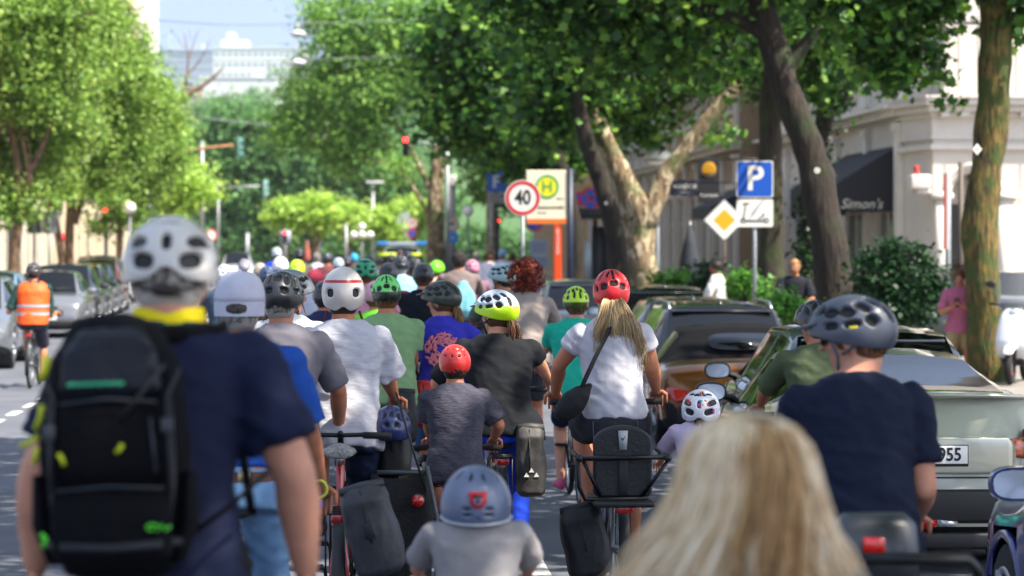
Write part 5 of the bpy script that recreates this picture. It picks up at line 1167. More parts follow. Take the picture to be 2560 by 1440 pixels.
# left shop sign, boards, flags
p = W(143, 512, 72); ro = thing('shop_sign', 'black shop sign with green curl, hanging over the left pavement', 'shop sign', p, 0); b = MB().box((0, 0, 0), (.36, .1, .70), b=.02).build('board', SBLK, ro, smooth=False)
MB().tube([(-.09, -.06, .26), (-.10, -.06, .14), (.0, -.06, .05), (.09, -.06, -.06), (.10, -.06, -.12)], .045, 8).build('green_curl', mat('green_curl', '18c02c', .5), b); text('YOOL', .11, SWHITE, b, (0, -.055, -.26)); MB().tube([(-1.4, 0, .2), (-.18, 0, .2)], .025, 6).build('bracket', BLACK, ro)
for px, lb in ((86, 'dark back of a traffic board on twin posts, left one'), (124, 'grey back of a traffic board on a post, beside the dark one')):
    ro, z = sign_root(lb, px, 556, 92, group='boards seen from behind on the left', name='traffic_board'); post(ro, z+.32, .04, y=-.04); b = rrect(.40, .60, .03, 0, .03, cz=z).build('board', mat('board_dark', '565c66', .5) if px < 100 else SBACK, ro, smooth=False)
for px, py, lb in ((52, 545, 'red and white pennant hanging by the left trees'), (136, 596, 'small red flag below the green curl sign')):
    p = W(px, py, 72); ro = thing('flag', lb, 'flag', (p.x, p.y, .1), 0); MB().tube([(0, 0, 0), (0, 0, p.z+.2)], .02, 6).build('flag_pole', GALV, ro)
    m = MB(); m.add([(0, 0, p.z+.15), (.36, .05, p.z+.05), (.30, -.05, p.z-.35), (.04, 0, p.z-.1), (0, .02, p.z+.15), (.36, .07, p.z+.05), (.30, -.03, p.z-.35), (.04, .02, p.z-.1)], [(0, 1, 2, 3), (7, 6, 5, 4), (0, 4, 5, 1), (1, 5, 6, 2), (2, 6, 7, 3), (3, 7, 4, 0)]); m.build('cloth', cloth('c83a44'), ro)
p = W(98, 0, 70)
# traffic signals
RUST = mat('rusty_arm', 'a8774c', .7, var=.25, vs=5)
def signal(label, s, mast_px, arm, head, side=False, lit=True, arm_m=None, k=1, zf=.1, c='16201c', board=False, mast=True, cat='traffic light'):
    b = W(mast_px, 0, s); hp_ = W(head[0], head[1], s); ro = thing('traffic_light', label, cat, (b.x, b.y, zf), 0, 'traffic lights down the street'); h_ = hp_-Vector((b.x, b.y, zf))
    if arm: a0 = W(arm[0], arm[1], s)-Vector((b.x, b.y, zf)); MB().tube([a0, (h_.x, 0, h_.z+.15)], [.075, .05], 8).build('arm', arm_m or GALV, ro); top = a0.z+.3
    else: top = h_.z+.6*k
    MB().tube([(0, .1, 0), (0, .1, top)], [.085, .07], 10).build('mast', GALV, ro)
    if board: MB().box((h_.x, h_.y+.06, h_.z-.05), (.85*k, .03, 1.1*k)).build('backing_board', mat('board_pale', '8f98a4', .5), ro)
    light_head(ro, Vector((h_.x, -.05, h_.z)), lit='red' if lit else None, k=k, side=side, c=c)
signal('black traffic light lit red on an arm before the plane tree', 67, 1118, (1118, 362), (1014, 366), k=.82)
signal('green backed signal seen edge on at the end of a rusty arm', 58, 372, (372, 386), (598, 370), side=True, lit=False, arm_m=RUST, c='5f8f86')
signal('green backed signal seen edge on, right of the pale pollard', 48, 545, (545, 470), (662, 472), side=True, lit=False, c='7fa79f')
signal('small far signal lit red high over the bright trees', 32, 800, None, (800, 490), k=.62); signal('smallest far signal lit red beside the street lamp arm', 30, 886, None, (886, 518), k=.6)
signal('signal lit red on a pale board above the riders', 44, 713, None, (713, 592), k=.75, board=True)
signal('red signal under the left trees beside the globe lamp', 66, 264, None, (264, 540), k=.72); signal('red signal at the far left among the tree trunks', 78, 24, None, (24, 528), k=.7)
signal('small red signal beyond the tall grey mast', 50, 1246, None, (1246, 560), k=.6)
for px, s, top, w, lb in ((505, 46, 352, .11, 'tall grey pole crossing behind the rusty signal arm'), (618, 40, 582, .12, 'short pale post above the silver car roof'), (302, 66, 440, .09, 'slim grey pole left of the backpack rider helmet'), (865, 44, 560, .1, 'grey pole left of the four globe lamp'), (932, 38, 480, .1, 'grey lamp pole right of the bright trees'), (2370, 150, 432, .05, 'grey post with striped edge board by the arch'), (2402, 150, 405, .045, 'thin dark post just left of the lichen trunk'), (2045, 152, 480, .03, 'slim brown post beside the leaning trunk'), (1228, 64, 470, .05, 'slim post left of the small parking sign')):
    b = W(px, top, s); ro = thing('post', lb, 'post', (b.x, b.y, .1), 0); MB().tube([(0, 0, 0), (0, 0, b.z-.1)], w, 10).build('pole', GALV if px not in (2402, 2045) else mat('brown_post', '4d4438', .6), ro)
    if px == 932: MB().box((.1, 0, b.z+.55), (1.25, .2, .14), b=.04).build('lamp_arm', WHITEP, ro); MB().tube([(0, 0, b.z-.1), (0, 0, b.z+.5)], .06, 6).build('pole_top', GALV, ro)
    if px == 2370:
        for i in range(2): MB().box((-.06+.05*i, -.06, b.z-.75), (.05-.002*i, .03, 1.25)).build('edge_board', mat('board_red', '9a4436', .5) if i == 0 else mat('board_dull', 'b9bbbf', .5), ro, smooth=False)
# tags on trunks
for px, py, s, sh_, lb in ((2043, 426, 176, 'o', 'round white number tag on the leaning dark trunk'), (2443, 373, 199, 'd', 'white diamond number tag on the lichen covered trunk'), (1515, 508, 142, 'o', 'tiny round white tag on the slim dark trunk')):
    p = W(px, py, s); ro = thing('tree_tag', lb, 'tag', p, 0)
    b = (disc(.042 if s > 150 else .03, .006) if sh_ == 'o' else MB().ngon([(0, .075), (-.062, 0), (0, -.075), (.062, 0)], 0, .006)).build('tag_plate', SWHITE, ro, smooth=False)
    if s > 150: text('6', .05, SBLK, b, (0, -.002, 0))
# wires and hanging lamps
for py0, py1, xl, yl, lb in ((40, 60, 745, 85, 'upper grey lamp hanging on a wire across the street'), (128, 150, 745, 157, 'lower grey lamp hanging on a wire across the street')):
    s = 62; a = W(380, py0+10, s); c = W(745, py1, s); d = W(1250, py0-10, s); ro = thing('wire_lamp', lb, 'street lamp', c, 0, 'lamps hung on wires over the street')
    MB().tube([a-c, (a-c)*.5-Vector((0, 0, .12)), (0, 0, 0), (d-c)*.5-Vector((0, 0, .12)), d-c], .018, 5).build('wire', GALV, ro)
    m = MB(); z = (W(xl, yl, s)-c).z; m.tube([(0, 0, 0), (0, 0, z+.1)], .03, 6); m.loft([((0, 0, z+.16), (.10, 0, 0), (0, .10, 0)), ((0, 0, z+.10), (.22, 0, 0), (0, .22, 0)), ((0, 0, z), (.33, 0, 0), (0, .33, 0)), ((0, 0, z-.07), (.28, 0, 0), (0, .28, 0)), ((0, 0, z-.14), (.14, 0, 0), (0, .14, 0))], 18); m.build('lamp_housing', mat('lamp_pale', 'c4c7cc', .4), ro)
a = W(430, 282, 55); d = W(645, 310, 55); ro = thing('wire', 'thin pale wire crossing in front of the dark trees', 'wire', a, 0); MB().tube([(0, 0, 0), (d-a)*.5-Vector((0, 0, .05)), d-a, (d-a)*2.5-Vector((0, 0, .3))], .03, 5).build('cable', GALV, ro)
# planter, closed parasols
p = W(1845, 0, 140); ro = thing('planter', 'large dark grey round planter pot on the right pavement', 'planter', (p.x, p.y, .12), 0); MB().loft([((0, 0, 0), (.20, 0, 0), (0, .20, 0)), ((0, 0, .72), (.27, 0, 0), (0, .27, 0)), ((0, 0, .74), (.31, 0, 0), (0, .31, 0)), ((0, 0, .85), (.31, 0, 0), (0, .31, 0)), ((0, 0, .85), (.26, 0, 0), (0, .26, 0)), ((0, 0, .78), (.25, 0, 0), (0, .25, 0))], 28).build('pot', mat('pot_grey', '3c3f42', .6, bump=.2), ro)
leaves('plant', [((0, 0, 1.0), (.26, .26, .15))], 500, .09, LEAF['shrub'], ro, 'oval', 91, per=10, sig=.08)['kind'] = 'stuff'
def parasol(label, px, top, s, col, r=.16):
    p = W(px, top, s); ro = thing('parasol', label, 'parasol', (p.x, p.y, .1), 0); z = p.z-.1
    MB().tube([(0, 0, 0), (0, 0, z+.05)], .03, 8).build('pole', GALV, ro); MB().box((0, 0, .05), (.6, .6, .1)).build('base', DARKMET, ro)
    m = MB(); rg = []
    for t, q in ((.45, r*.9), (.5, r*1.15), (.65, r), (.82, r*.6), (1, .03)): rg.append(((0, 0, z*t), (q, 0, 0), (0, q*.9, 0)))
    m.loft(rg, 10, e=1.2); m.build('folded_cloth', cloth(col), ro)
parasol('closed dark grey parasol in front of the pale shop pillars', 1725, 560, 122, '33373d', .22); parasol('closed faded red parasol rising above the riders', 768, 602, 40, 'b9605a', .17)
# motor scooter at the right edge
def scooter():
    p = W(2545, 978, 187); ro = thing('motor_scooter', 'white motor scooter with clear windshield at the right edge', 'scooter', (p.x, p.y, .12), R(160)); wp = paint('d9dcdf', .1)
    for y, r_, nm in ((.65, .235, 'front_wheel'), (-.62, .235, 'rear_wheel')):
        t = MB().torus((0, y, r_), r_-.05, .05, 'x', 28, 8).build(nm, RUBBER, ro); MB().torus((0, y, r_), r_-.10, .018, 'x', 24, 6).build('rim', REDL if y > 0 else STEEL, t); m = MB(); m.ell((0, y, r_), (.04, .07, .07), 10, 6)
        for k in range(5): m.tube([(0, y, r_), (0, y+cos(k*1.257)*.13, r_+sin(k*1.257)*.13)], .012, 5)
        m.build('spokes', STEEL, t)
    m = MB(); m.loft([((0, .50, .35), (.20, 0, 0), (0, .06, 0)), ((0, .46, .6), (.23, 0, 0), (0, .08, 0)), ((0, .38, .85), (.19, 0, 0), (0, .09, 0)), ((0, .33, 1.02), (.12, 0, 0), (0, .08, 0))], 20, e=.8); m.build('leg_shield', wp, ro)
    m = MB(); m.loft([((0, .42, .42), (.07, 0, 0), (0, .0, .03)), ((0, .65, .50), (.09, 0, 0), (0, 0, .03)), ((0, .88, .42), (.06, 0, 0), (0, 0, .02))], 12); m.build('front_fender', wp, ro)
    m = MB(); m.tube([(.05, .65, .235), (.05, .42, .75)], .022, 8); m.tube([(-.05, .65, .235), (-.05, .42, .75)], .022, 8); m.build('fork', DARKMET, ro)
    m = MB(); m.box((0, 0.05, .30), (.32, .7, .12), b=.04); m.build('footboard', DARKMET, ro)
    m = MB(); m.loft([((0, -.15, .45), (.15, 0, 0), (0, 0, .15)), ((0, -.5, .58), (.20, 0, 0), (0, 0, .20)), ((0, -.95, .66), (.12, 0, 0), (0, 0, .12))], 18); m.build('rear_body', wp, ro)
    m = MB(); m.loft([((0, -.05, .76), (.11, 0, 0), (0, 0, .05)), ((0, -.45, .80), (.16, 0, 0), (0, 0, .07)), ((0, -.9, .86), (.11, 0, 0), (0, 0, .05))], 14); m.build('seat', mat('seat_black', '18181a', .6), ro)
    m = MB(); m.tube([(-.34, .22, 1.06), (-.1, .30, 1.03), (.1, .30, 1.03), (.34, .22, 1.06)], .017, 8); hb = m.build('handlebar', DARKMET, ro); m = MB(); m.ell((0, .40, .93), (.09, .05, .07), 16, 8); m.build('headlight', mat('lamp_clear', 'c9ced2', .06, coat=1, metal=.6), ro)
    for s_ in (-1, 1): m = MB(); m.tube([(s_*.22, .26, 1.05), (s_*.30, .25, 1.28)], .007, 6); m.ell((s_*.32, .24, 1.32), (.07, .02, .05), 14, 8); m.build('mirror', BLACK, hb)
    m = MB(); rows = []
    for j in range(6): t = j/5; rows += [(x*(.24-.05*t*t), .42-.10*t-.06*(x*x), 1.0+.48*t) for x in (-1, -.5, 0, .5, 1)]
    m.add(rows, [(j*5+i, j*5+i+1, j*5+i+6, j*5+i+5) for j in range(5) for i in range(4)])
    g = bpy.data.materials.new('clear_screen'); g.use_nodes = True; b = g.node_tree.nodes['Principled BSDF']; b.inputs['Transmission Weight'].default_value = .9; b.inputs['Roughness'].default_value = .05; b.inputs['IOR'].default_value = 1.05; b.inputs['Base Color'].default_value = (.85, .9, .95, 1)
    m.build('windshield', g, ro)
scooter()
# ============================================================ VEHICLES
CARK['coupe'] = ([(0,.46),(.012,.80),(.028,1.00),(.05,1.01),(.2,.96),(.5,.86),(.70,.84),(.90,.72),(.975,.58),(1,.42)], (.13,.37,.47,.57,.74))
def rcar(label, xc, s, vph, **k):      # seen from behind; xc, s at the rear bumper
    name = k.pop('name', 'parked_car'); L = k.get('L', 4.2); yaw = yawto(vph); c = W(xc, 0, s); d = Matrix.Rotation(yaw, 3, 'Z') @ Vector((0, L/2, 0))
    return car(name, label, k.pop('cat', 'car'), (c.x+d.x, c.y+d.y, k.pop('z', 0)), yaw, **k)
def fcar(label, xc, s, vph, **k):      # facing the camera; xc, s at the front bumper
    name = k.pop('name', 'parked_car'); L = k.get('L', 4.2); yaw = yawto(vph); c = W(xc, 0, s); d = Matrix.Rotation(yaw, 3, 'Z') @ Vector((0, L/2, 0))
    return car(name, label, 'car', (c.x+d.x, c.y+d.y, 0), yaw+pi, **k)
G_R2 = 'cars parked in line on the right'; G_L2 = 'cars parked in line on the left'
rcar('pale grey green coupe with fin antenna and number plate ending 955', 2306, 425, 1100, L=4.25, Wd=1.78, Ht=1.225, kind='coupe', col='b6b7a8', group=G_R2, tail='wide', head=None, plate=('AB 955', .70), antenna=True, metal=.5)
cp = [o for o in bpy.data.objects if o.get('label', '').startswith('pale grey green coupe')][0]; cm = paint('b6b7a8', .5); y_ = -4.25/2
m = MB(); m.loft([((-.72, y_+.13, 1.035), (0, .05, 0), (0, 0, .012)), ((-.4, y_+.07, 1.05), (0, .05, 0), (0, 0, .016)), ((0, y_+.05, 1.055), (0, .05, 0), (0, 0, .016)), ((.4, y_+.07, 1.05), (0, .05, 0), (0, 0, .016)), ((.72, y_+.13, 1.035), (0, .05, 0), (0, 0, .012))], 12); m.build('boot_spoiler', cm, cp)
m = MB(); m.loft([((-.55, y_-.0, .69), (0, .012, 0), (0, 0, .07)), ((-.50, y_-.012, .70), (0, .014, 0), (0, 0, .11)), ((.50, y_-.012, .70), (0, .014, 0), (0, 0, .11)), ((.55, y_-.0, .69), (0, .012, 0), (0, 0, .07))], 16, e=.5); m.build('boot_panel', cm, cp)
m = MB(); m.tube([(-.62, y_+.0, .93), (-.60, y_-.006, .60), (-.56, y_-.008, .57), (.56, y_-.008, .57), (.60, y_-.006, .60), (.62, y_+.0, .93)], .005, 5); m.build('boot_seam', BLACK, cp)
MB().ngon([(-.05, .325), (.075, .325), (.075, .29), (.0, .265)], y_-.05, y_-.02).build('fog_lamp', REDL, cp); MB().ngon([(.08, .325), (.20, .315), (.19, .285), (.08, .285)], y_-.05, y_-.02).build('reversing_lamp', mat('lamp_clear', 'c9ced2', .06, coat=1, metal=.6), cp)
for s_ in (-1, 1):
    m = MB(); m.loft([((s_*.44, y_+.0, .765), (.004, 0, 0), (0, .02, .012)), ((s_*.50, y_+.0, .745), (0, .02, 0), (0, 0, .05)), ((s_*.62, y_+.03, .74), (0, .03, 0), (0, 0, .065)), ((s_*.78, y_+.10, .76), (0, .03, 0), (0, 0, .06))], 12); m.build('lamp_cluster', mat('lamp_amber', 'c96a4a', .1, coat=1, var=.5, vs=30), cp)
m = MB(); m.box((0, y_-.03, .20), (1.5, .06, .10), b=.02); m.build('diffuser', BLACK, cp)
rcar('black hatchback with green reflections in its side windows', 2212, 345, 1180, L=4.2, Wd=1.78, Ht=1.30, kind='hatch', col='0b0d0e', group=G_R2, head=None, antenna=True)
rcar('orange bronze convertible with closed black cloth roof', 1890, 264, 1150, L=4.2, Wd=1.82, Ht=1.12, kind='cabrio', col='7c480e', group=G_R2, soft=True, tail='wide', head=None, metal=.6)
cb = [o for o in bpy.data.objects if o.get('label', '').startswith('orange bronze')][0]; MB().loft([((0, -1.02, .985), (.36, 0, 0), (0, .10, .085)), ((0, -1.04, 1.0), (.35, 0, 0), (0, .095, .08))], 20, e=.6).build('rear_window', GLASS, cb)
rcar('black estate car with steel roof rails beyond the convertible', 1815, 228, 1130, L=4.5, Wd=1.84, Ht=1.29, kind='suv', col='0d0e0f', group=G_R2, head=None, antenna=True, roofrail=True)
rcar('dark green car half hidden behind the roof rail estate', 1745, 197, 1130, L=4.3, Wd=1.8, Ht=1.25, kind='hatch', col='10170f', group=G_R2, head=None, antenna=True)
rcar('farthest dark green car in line, just right of the red helmet', 1672, 168, 1120, L=4.4, Wd=1.8, Ht=1.32, kind='hatch', col='152018', group=G_R2, head=None, antenna=True)
rcar('silver car showing between neon helmet and white t-shirt', 1460, 146, 1100, L=4.3, Wd=1.8, Ht=1.35, kind='hatch', col='8d9496', group=G_R2, head=None)
rcar('dark blue car far ahead beside the bald walker', 1215, 92, 950, L=4.3, Wd=1.8, Ht=1.30, kind='hatch', col='1a2740', head=None, name='car')
# near right: dark blue car, only its mirror, pillar and wing in frame
Lm = 3.85; yaw = yawto(1150); p = W(2558, 0, 620); d = Matrix.Rotation(yaw, 3, 'Z') @ Vector((.86, -.19*Lm, 0))
car('parked_car', 'dark blue small car at the right edge with its mirror toward us', 'car', (p.x+d.x, p.y+d.y, 0), yaw, L=Lm, Wd=1.69, Ht=1.38, kind='mini', col='1a2670', group=G_R2, tail='d', metal=.15)
# left row, facing the camera
XR = lambda s: 560-2.95*s
for i, (s, kind, col, Ht, W_, lb, xr) in enumerate([
  (118, 'mini', '6c6e72', 1.40, 1.72, 'silver small car with round headlights beside the orange vest', None), (107, 'suv', '2b2f33', 1.52, 1.84, 'dark grey tall car right behind the silver round headlight car', None),
  (98.5, 'hatch', '1a1e20', 1.46, 1.8, 'black hatchback third in the left row', None), (91.5, 'hatch', '1c2a3c', 1.45, 1.8, 'dark blue hatchback fourth in the left row', None), (85, 'suv', '7d3a3a', 1.58, 1.8, 'dull red car showing only its roof in the left row', None),
  (79.5, 'suv', '9aa2ac', 1.66, 1.85, 'pale silver people carrier near the end of the left row', 308), (73, 'hatch', 'd6d8da', 1.48, 1.8, 'white car last in the left row beside the backpack rider', 332)]):
    xr = xr or XR(s); fcar(lb, xr-W_/2*s, s, 620, L=4.3 if kind != 'mini' else 3.85, Wd=W_, Ht=Ht, kind=kind, col=col, group=G_L2, tail=None)
fcar('mid grey car cut by the left edge, nearest on that side', 22-.9*160, 160, 700, L=4.3, Wd=1.8, Ht=1.45, kind='hatch', col='6a6e72', group=G_L2, tail=None)
fcar('pale blue car between the left edge and the vest rider', 54-.86*133, 133, 700, L=4.0, Wd=1.72, Ht=1.45, kind='hatch', col='6f93ad', group=G_L2, tail=None)
fcar('silver car with white bonnet coming toward the crowd', 590, 49, 860, name='oncoming_car', L=4.5, Wd=1.85, Ht=1.68, kind='suv', col='c9ced4', tail=None)
fcar('small pale grey van far down the street', 757, 27, 870, name='oncoming_van', L=4.6, Wd=1.9, Ht=1.95, kind='van', col='9aa5b0', tail=None)
# side street car at the right edge
p = W(2640, 0, 145); car('parked_car', 'pale blue car behind the white scooter', 'car', (p.x, p.y, .12), R(70), L=4.2, Wd=1.75, Ht=1.45, kind='hatch', col='6f8fb0')
p = W(2330, 0, 148); car('parked_car', 'dark car behind the yew bush and the pink shirt man', 'car', (p.x, p.y, .12), R(95), L=4.1, Wd=1.75, Ht=1.38, kind='hatch', col='23282e')
# police van
pv = rcar('white police van with blue light bars and yellow stripes from behind', 1005, 68, 930, name='police_van', cat='police van', L=5.0, Wd=1.92, Ht=1.98, kind='van', col='d4d8dc', head=None, tail='d')
y0 = -2.42
for s_ in (-1, 1): MB().box((s_*.52, y0, 1.66), (.62, .03, .15)).build('yellow_stripe', mat('police_yellow', 'c8e020', .5), pv); 
MB().box((0, y0+.16, 2.06), (1.75, .26, .15), b=.04).build('light_bar', mat('bar_grey', '8d98a8', .4), pv)
for s_ in (-1, 1): MB().box((s_*.72, y0+.155, 2.085), (.42, .28, .14), b=.04).build('blue_lamp', mat('police_blue', '1f78c8', .2, coat=1), pv)
MB().box((0, y0-.01, 1.45), (1.4, .04, .35), b=.02).build('rear_window', GLASS, pv)
# ============================================================ PEOPLE AND THEIR BICYCLES
GRP = 'riders in the crowd'
def hc(style, a, b='101214', c='1c1d20', **k): return dict(style=style, cols=(a, b, c), **k)
# --- nearest: man with backpack
p1 = person('tall navy t-shirt rider with white helmet and yellow collar, nearest on the left', 425, 535, 1075, k=1.02, seated=False, lean=5, shirt='131a36', pants='15181f', skin=3, hair_=('short', 'white'), aw=1.22,
            hel=dict(style='city', cols=('cfcac4', '1b1a1a', '8a8580'), n=176, m=72, rear=-24, deep=.02), bw=.90, sw=1.10, arms='down', elbow=dict(r=(738, 1190, .02), l=(98, 1190, .02)), hand=dict(r=(770, 1470, .10), l=(88, 1460, .10)), slen=.36, vox=.014, wr=.007, hpitch=-12, belly=.0, nk=.032, seed=2, neck=1.15, sleeve_r=1.14)
S1 = p1['S']
m = MB(); m.ell((0, -.108, -.040), (.036, .020, .015), 18, 10, M=S1); m.tube([(-.085, -.06, -.01), (-.05, -.102, -.036), (.05, -.102, -.036), (.085, -.06, -.01)], .005, 8, M=S1); m.build('helmet_adjuster', mat('adjuster_black', '2c2420', .6), p1['root'])
m = MB()
for i in range(5): t = i/4; m.tube([p1['at'](1.0)+Vector((.088*cos(a), -.012+.082*sin(a), .050+.008*t)) for a in [2*pi*j/24 for j in range(25)]], .0001, 3)
m = MB(); c0 = p1['at'](1.0)
m.loft([(c0+Vector((0, -.015, .026)), (.094, 0, -.0), (0, .088, 0)), (c0+Vector((0, -.012, .040)), (.086, 0, 0), (0, .080, 0)), (c0+Vector((0, -.008, .066)), (.081, 0, 0), (0, .076, 0)), (c0+Vector((0, -.008, .067)), (.07, 0, 0), (0, .065, 0))], 28)
o = m.build('collar', cloth('ead21a'), p1['root']); m = MB(); m.loft([(c0+Vector((0, -.015, .012)), (.104, 0, 0), (0, .098, 0)), (c0+Vector((0, -.015, .032)), (.092, 0, 0), (0, .086, 0))], 28, cap=False); m.build('collar_edge', cloth('0f5a48'), p1['root'])
def backpack(p):
    b = p['base']; D = p['D']; c = p['at'](.5); off = Vector((-.10, -.24, .035)); M_ = Matrix.Translation(c+off) @ Matrix.Diagonal((1.0, 1.0, .93, 1)) @ Matrix.Rotation(R(-4), 4, 'X') @ Matrix.Rotation(R(-1.5), 4, 'Y')
    root = thing('backpack', 'large black cycling backpack with yellow zip pulls on the nearest rider', 'backpack', b, p['yaw']); bk = mat('pack_black', '08090e', .85, bump=.25, bs=45, spec=.15); gl = mat('pack_sheen', '10141e', .5, bump=.4, bs=14, spec=.3)
    yl = mat('zip_yellow', 'c9d21e', .5); gn = mat('mint_print', '3fbf8a', .6); lg = mat('lime_print', '58d62e', .6)
    m = MB(); rg = []
    for z, x, y, oy in ((-.335, .07, .04, .03), (-.315, .115, .075, .02), (-.24, .152, .105, .0), (-.12, .168, .115, -.005), (.0, .168, .115, -.005), (.10, .158, .112, 0), (.19, .140, .10, .01), (.25, .112, .085, .025), (.285, .08, .06, .04), (.30, .04, .03, .05)): rg.append(((0, oy, z), (x, 0, 0), (0, y, 0)))
    m.loft(rg, 32, M=M_, e=.85)
    def fn(q): return .006*noise.noise(q*11)+.004*noise.noise(q*26)
    o = remesh(m, 'main_bag', .012, bk, root, 1, fn)
    m = MB(); m.loft([((.0, -.105, .09), (.10, 0, 0), (0, .012, 0)), ((0, -.112, .12), (.115, 0, 0), (0, .028, 0)), ((0, -.095, .20), (.105, 0, 0), (0, .035, 0)), ((0, -.06, .262), (.07, 0, 0), (0, .03, 0))], 20, M=M_, e=.8); remesh(m, 'top_pocket', .009, gl, root, 1, lambda q: .007*noise.noise(q*17))
    m = MB(); m.loft([((0, -.10, -.30), (.105, 0, 0), (0, .02, 0)), ((0, -.125, -.27), (.13, 0, 0), (0, .03, 0)), ((0, -.128, -.17), (.135, 0, 0), (0, .032, 0)), ((0, -.12, -.12), (.13, 0, 0), (0, .02, 0))], 22, M=M_, e=.75); remesh(m, 'lower_pocket', .009, bk, root, 1, lambda q: .006*noise.noise(q*13))
    m = MB(); m.loft([((-.0, -.115, -.11), (.115, 0, 0), (0, .018, 0)), ((0, -.13, -.06), (.12, 0, 0), (0, .022, 0)), ((0, -.128, .03), (.115, 0, 0), (0, .02, 0)), ((0, -.118, .08), (.10, 0, 0), (0, .01, 0))], 22, M=M_, e=.6); m.build('front_pocket', bk, root)
    for s_ in (-1, 1): m = MB(); m.loft([((s_*.13, -.02, -.29), (.02, 0, 0), (0, .05, 0)), ((s_*.158, -.02, -.2), (.025, 0, 0), (0, .065, 0)), ((s_*.165, -.02, -.08), (.014, 0, 0), (0, .06, 0))], 14, M=M_); m.build('side_pocket', bk, root)
    def zp(a, b_, r_=.0075): MB().tube([a, Vector(a).lerp(Vector(b_), .5)+Vector((.003, -.004, 0)), b_], [r_, r_*.8, r_], 8, M=M_).build('zip_pull', yl, root)
    zp((-.148, -.085, .145), (-.136, -.095, .20), .010); zp((-.166, -.06, .03), (-.150, -.075, .085)); zp((-.200, -.05, -.01), (-.160, -.07, .012)); zp((-.172, -.06, -.05), (-.165, -.07, -.015)); zp((-.098, -.148, -.055), (-.108, -.15, -.03), .006); zp((.016, -.153, -.03), (.028, -.153, -.012), .006)
    m = MB()
    for i in range(17): m.box((-.085+i*.0073, -.143, .128+.001*(i % 3)), (.005, .004, .008+.002*(i % 2)))
    m.build('print', gn, root).matrix_local = M_
    m = MB(); m.tube([(.09+.012*cos(a), -.166, -.205+.007*sin(a)) for a in (0, 1, 2, 3, 4, 5)], .003, 5); m.tube([(.10, -.166, -.215), (.112, -.166, -.20), (.118, -.166, -.214), (.13, -.166, -.203)], .003, 5); m.build('green_logo', lg, root).matrix_local = M_
    m = MB(); m.tube([(-.148, -.13, -.245), (-.140, -.135, -.225), (-.150, -.128, -.215)], .006, 6); m.build('green_mark', lg, root).matrix_local = M_
    m = MB()
    m.tube([(.12, -.13, .17), (.06, -.15, .09), (.02, -.156, .04)], [.012, .010, .008], 6, flat=.4); m.tube([(-.135, -.10, .10), (-.13, -.12, -.1), (-.12, -.14, -.2)], .005, 5); m.tube([(.13, -.105, .12), (.135, -.12, -.1), (.125, -.14, -.2)], .005, 5)
    m.build('compression_strap', BLACK, root).matrix_local = M_
    wg = mat('webbing', '1a1d26', .7, bump=.2, bs=90); zg = mat('zip_grey', '2c3038', .5)
    for nm_, pts in (('webbing_strap', [(-.15, -.07, .16), (-.12, -.13, .10), (-.125, -.145, -.02), (-.13, -.135, -.12)]), ('webbing_strap', [(.15, -.07, .16), (.125, -.13, .10), (.128, -.145, -.02), (.13, -.135, -.12)]), ('webbing_strap', [(-.155, -.06, -.24), (-.10, -.158, -.245), (.0, -.172, -.25), (.10, -.158, -.245), (.155, -.06, -.24)])):
        MB().tube(pts, .010, 6, M=M_, flat=.4).build(nm_, wg, root)
    for pts in ([(-.105, -.145, .085), (0, -.158, .095), (.105, -.145, .085)], [(-.115, -.148, -.115), (0, -.165, -.108), (.115, -.148, -.115)], [(-.10, -.12, .21), (-.06, -.13, .245), (.06, -.13, .245), (.10, -.12, .21)], [(.09, -.15, .05), (.10, -.155, -.08)]):
        MB().tube(pts, .0035, 5, M=M_).build('zip', zg, root)
    for x_, z_ in ((.125, .03), (-.128, .02)): MB().box((x_, -.15, z_), (.026, .014, .035), b=.004, M=M_).build('buckle', zg, root)
    for s_ in (-1, 1):
        a = p['sh'][s_]; q = M_ @ Vector((s_*.07, .07, .25)); m = MB(); m.tube([q, p['at'](1.0)+Vector((s_*.11, -.055, .01)), p['at'](1.02)+Vector((s_*.125, .03, .01)), p['at'](.85)+Vector((s_*.135, .13, .0)), p['at'](.5)+Vector((s_*.16, .15, 0)), p['at'](.2)+Vector((s_*.19, .02, 0))], .02, 8, flat=.45); m.build('shoulder_strap', bk, root)
    e = M_ @ Vector((.15, -.02, -.24)); m = MB(); m.tube([e, e+Vector((.10, .035, .07)), e+Vector((.18, .12, .14))], .011, 6, flat=.5); m.build('hip_strap', bk, root)
backpack(p1)
# --- cap man
p2 = person('rider in bright blue shirt, jeans and white baseball cap over grey curls', 600, 672, 655, lean=14, shirt='1c4a9c', pants='6c8fb4', plen=.98, skin=1, hair_=('short', 'grey', 320), hemz=-.24, hel=dict(cap='c0bfcd'), bw=1.05, hyaw=-4,
            hand=dict(r=(806, 1236, .42), l=(470, 1236, .42)), elbow=dict(r=(772, 1075, .16)), vox=.013, seed=5, group=GRP, wr=.006)
m = MB(); cc = p2['at'](.0); m.loft([(cc+Vector((0, -.01, .0)), (.185, 0, 0), (0, .148, 0)), (cc+Vector((0, -.008, .04)), (.183, 0, 0), (0, .145, 0))], 28, cap=False); bt = m.build('belt', mat('belt_leather', '5a3220', .5, bump=.1), p2['root']); MB().box((.03, cc.y-.150, cc.z+.02), (.05, .02, .045), b=.008).build('buckle', mat('brass', 'b5a27a', .3, .9), bt)
m = MB(); m.torus(p2['hand'][1]-Vector((.015, .10, -.03)), .034, .006, 'y', 18, 6); m.build('wristband', mat('band_yellow', 'c9d04a', .5), p2['root'])
text('Craft', .034, mat('shirt_print', '8fe0b0', .6), p2['shirt'], p2['at'](1.0)+Vector((.03, -.118, -.005)), rot=(R(70), 0, 0), shear=.2)
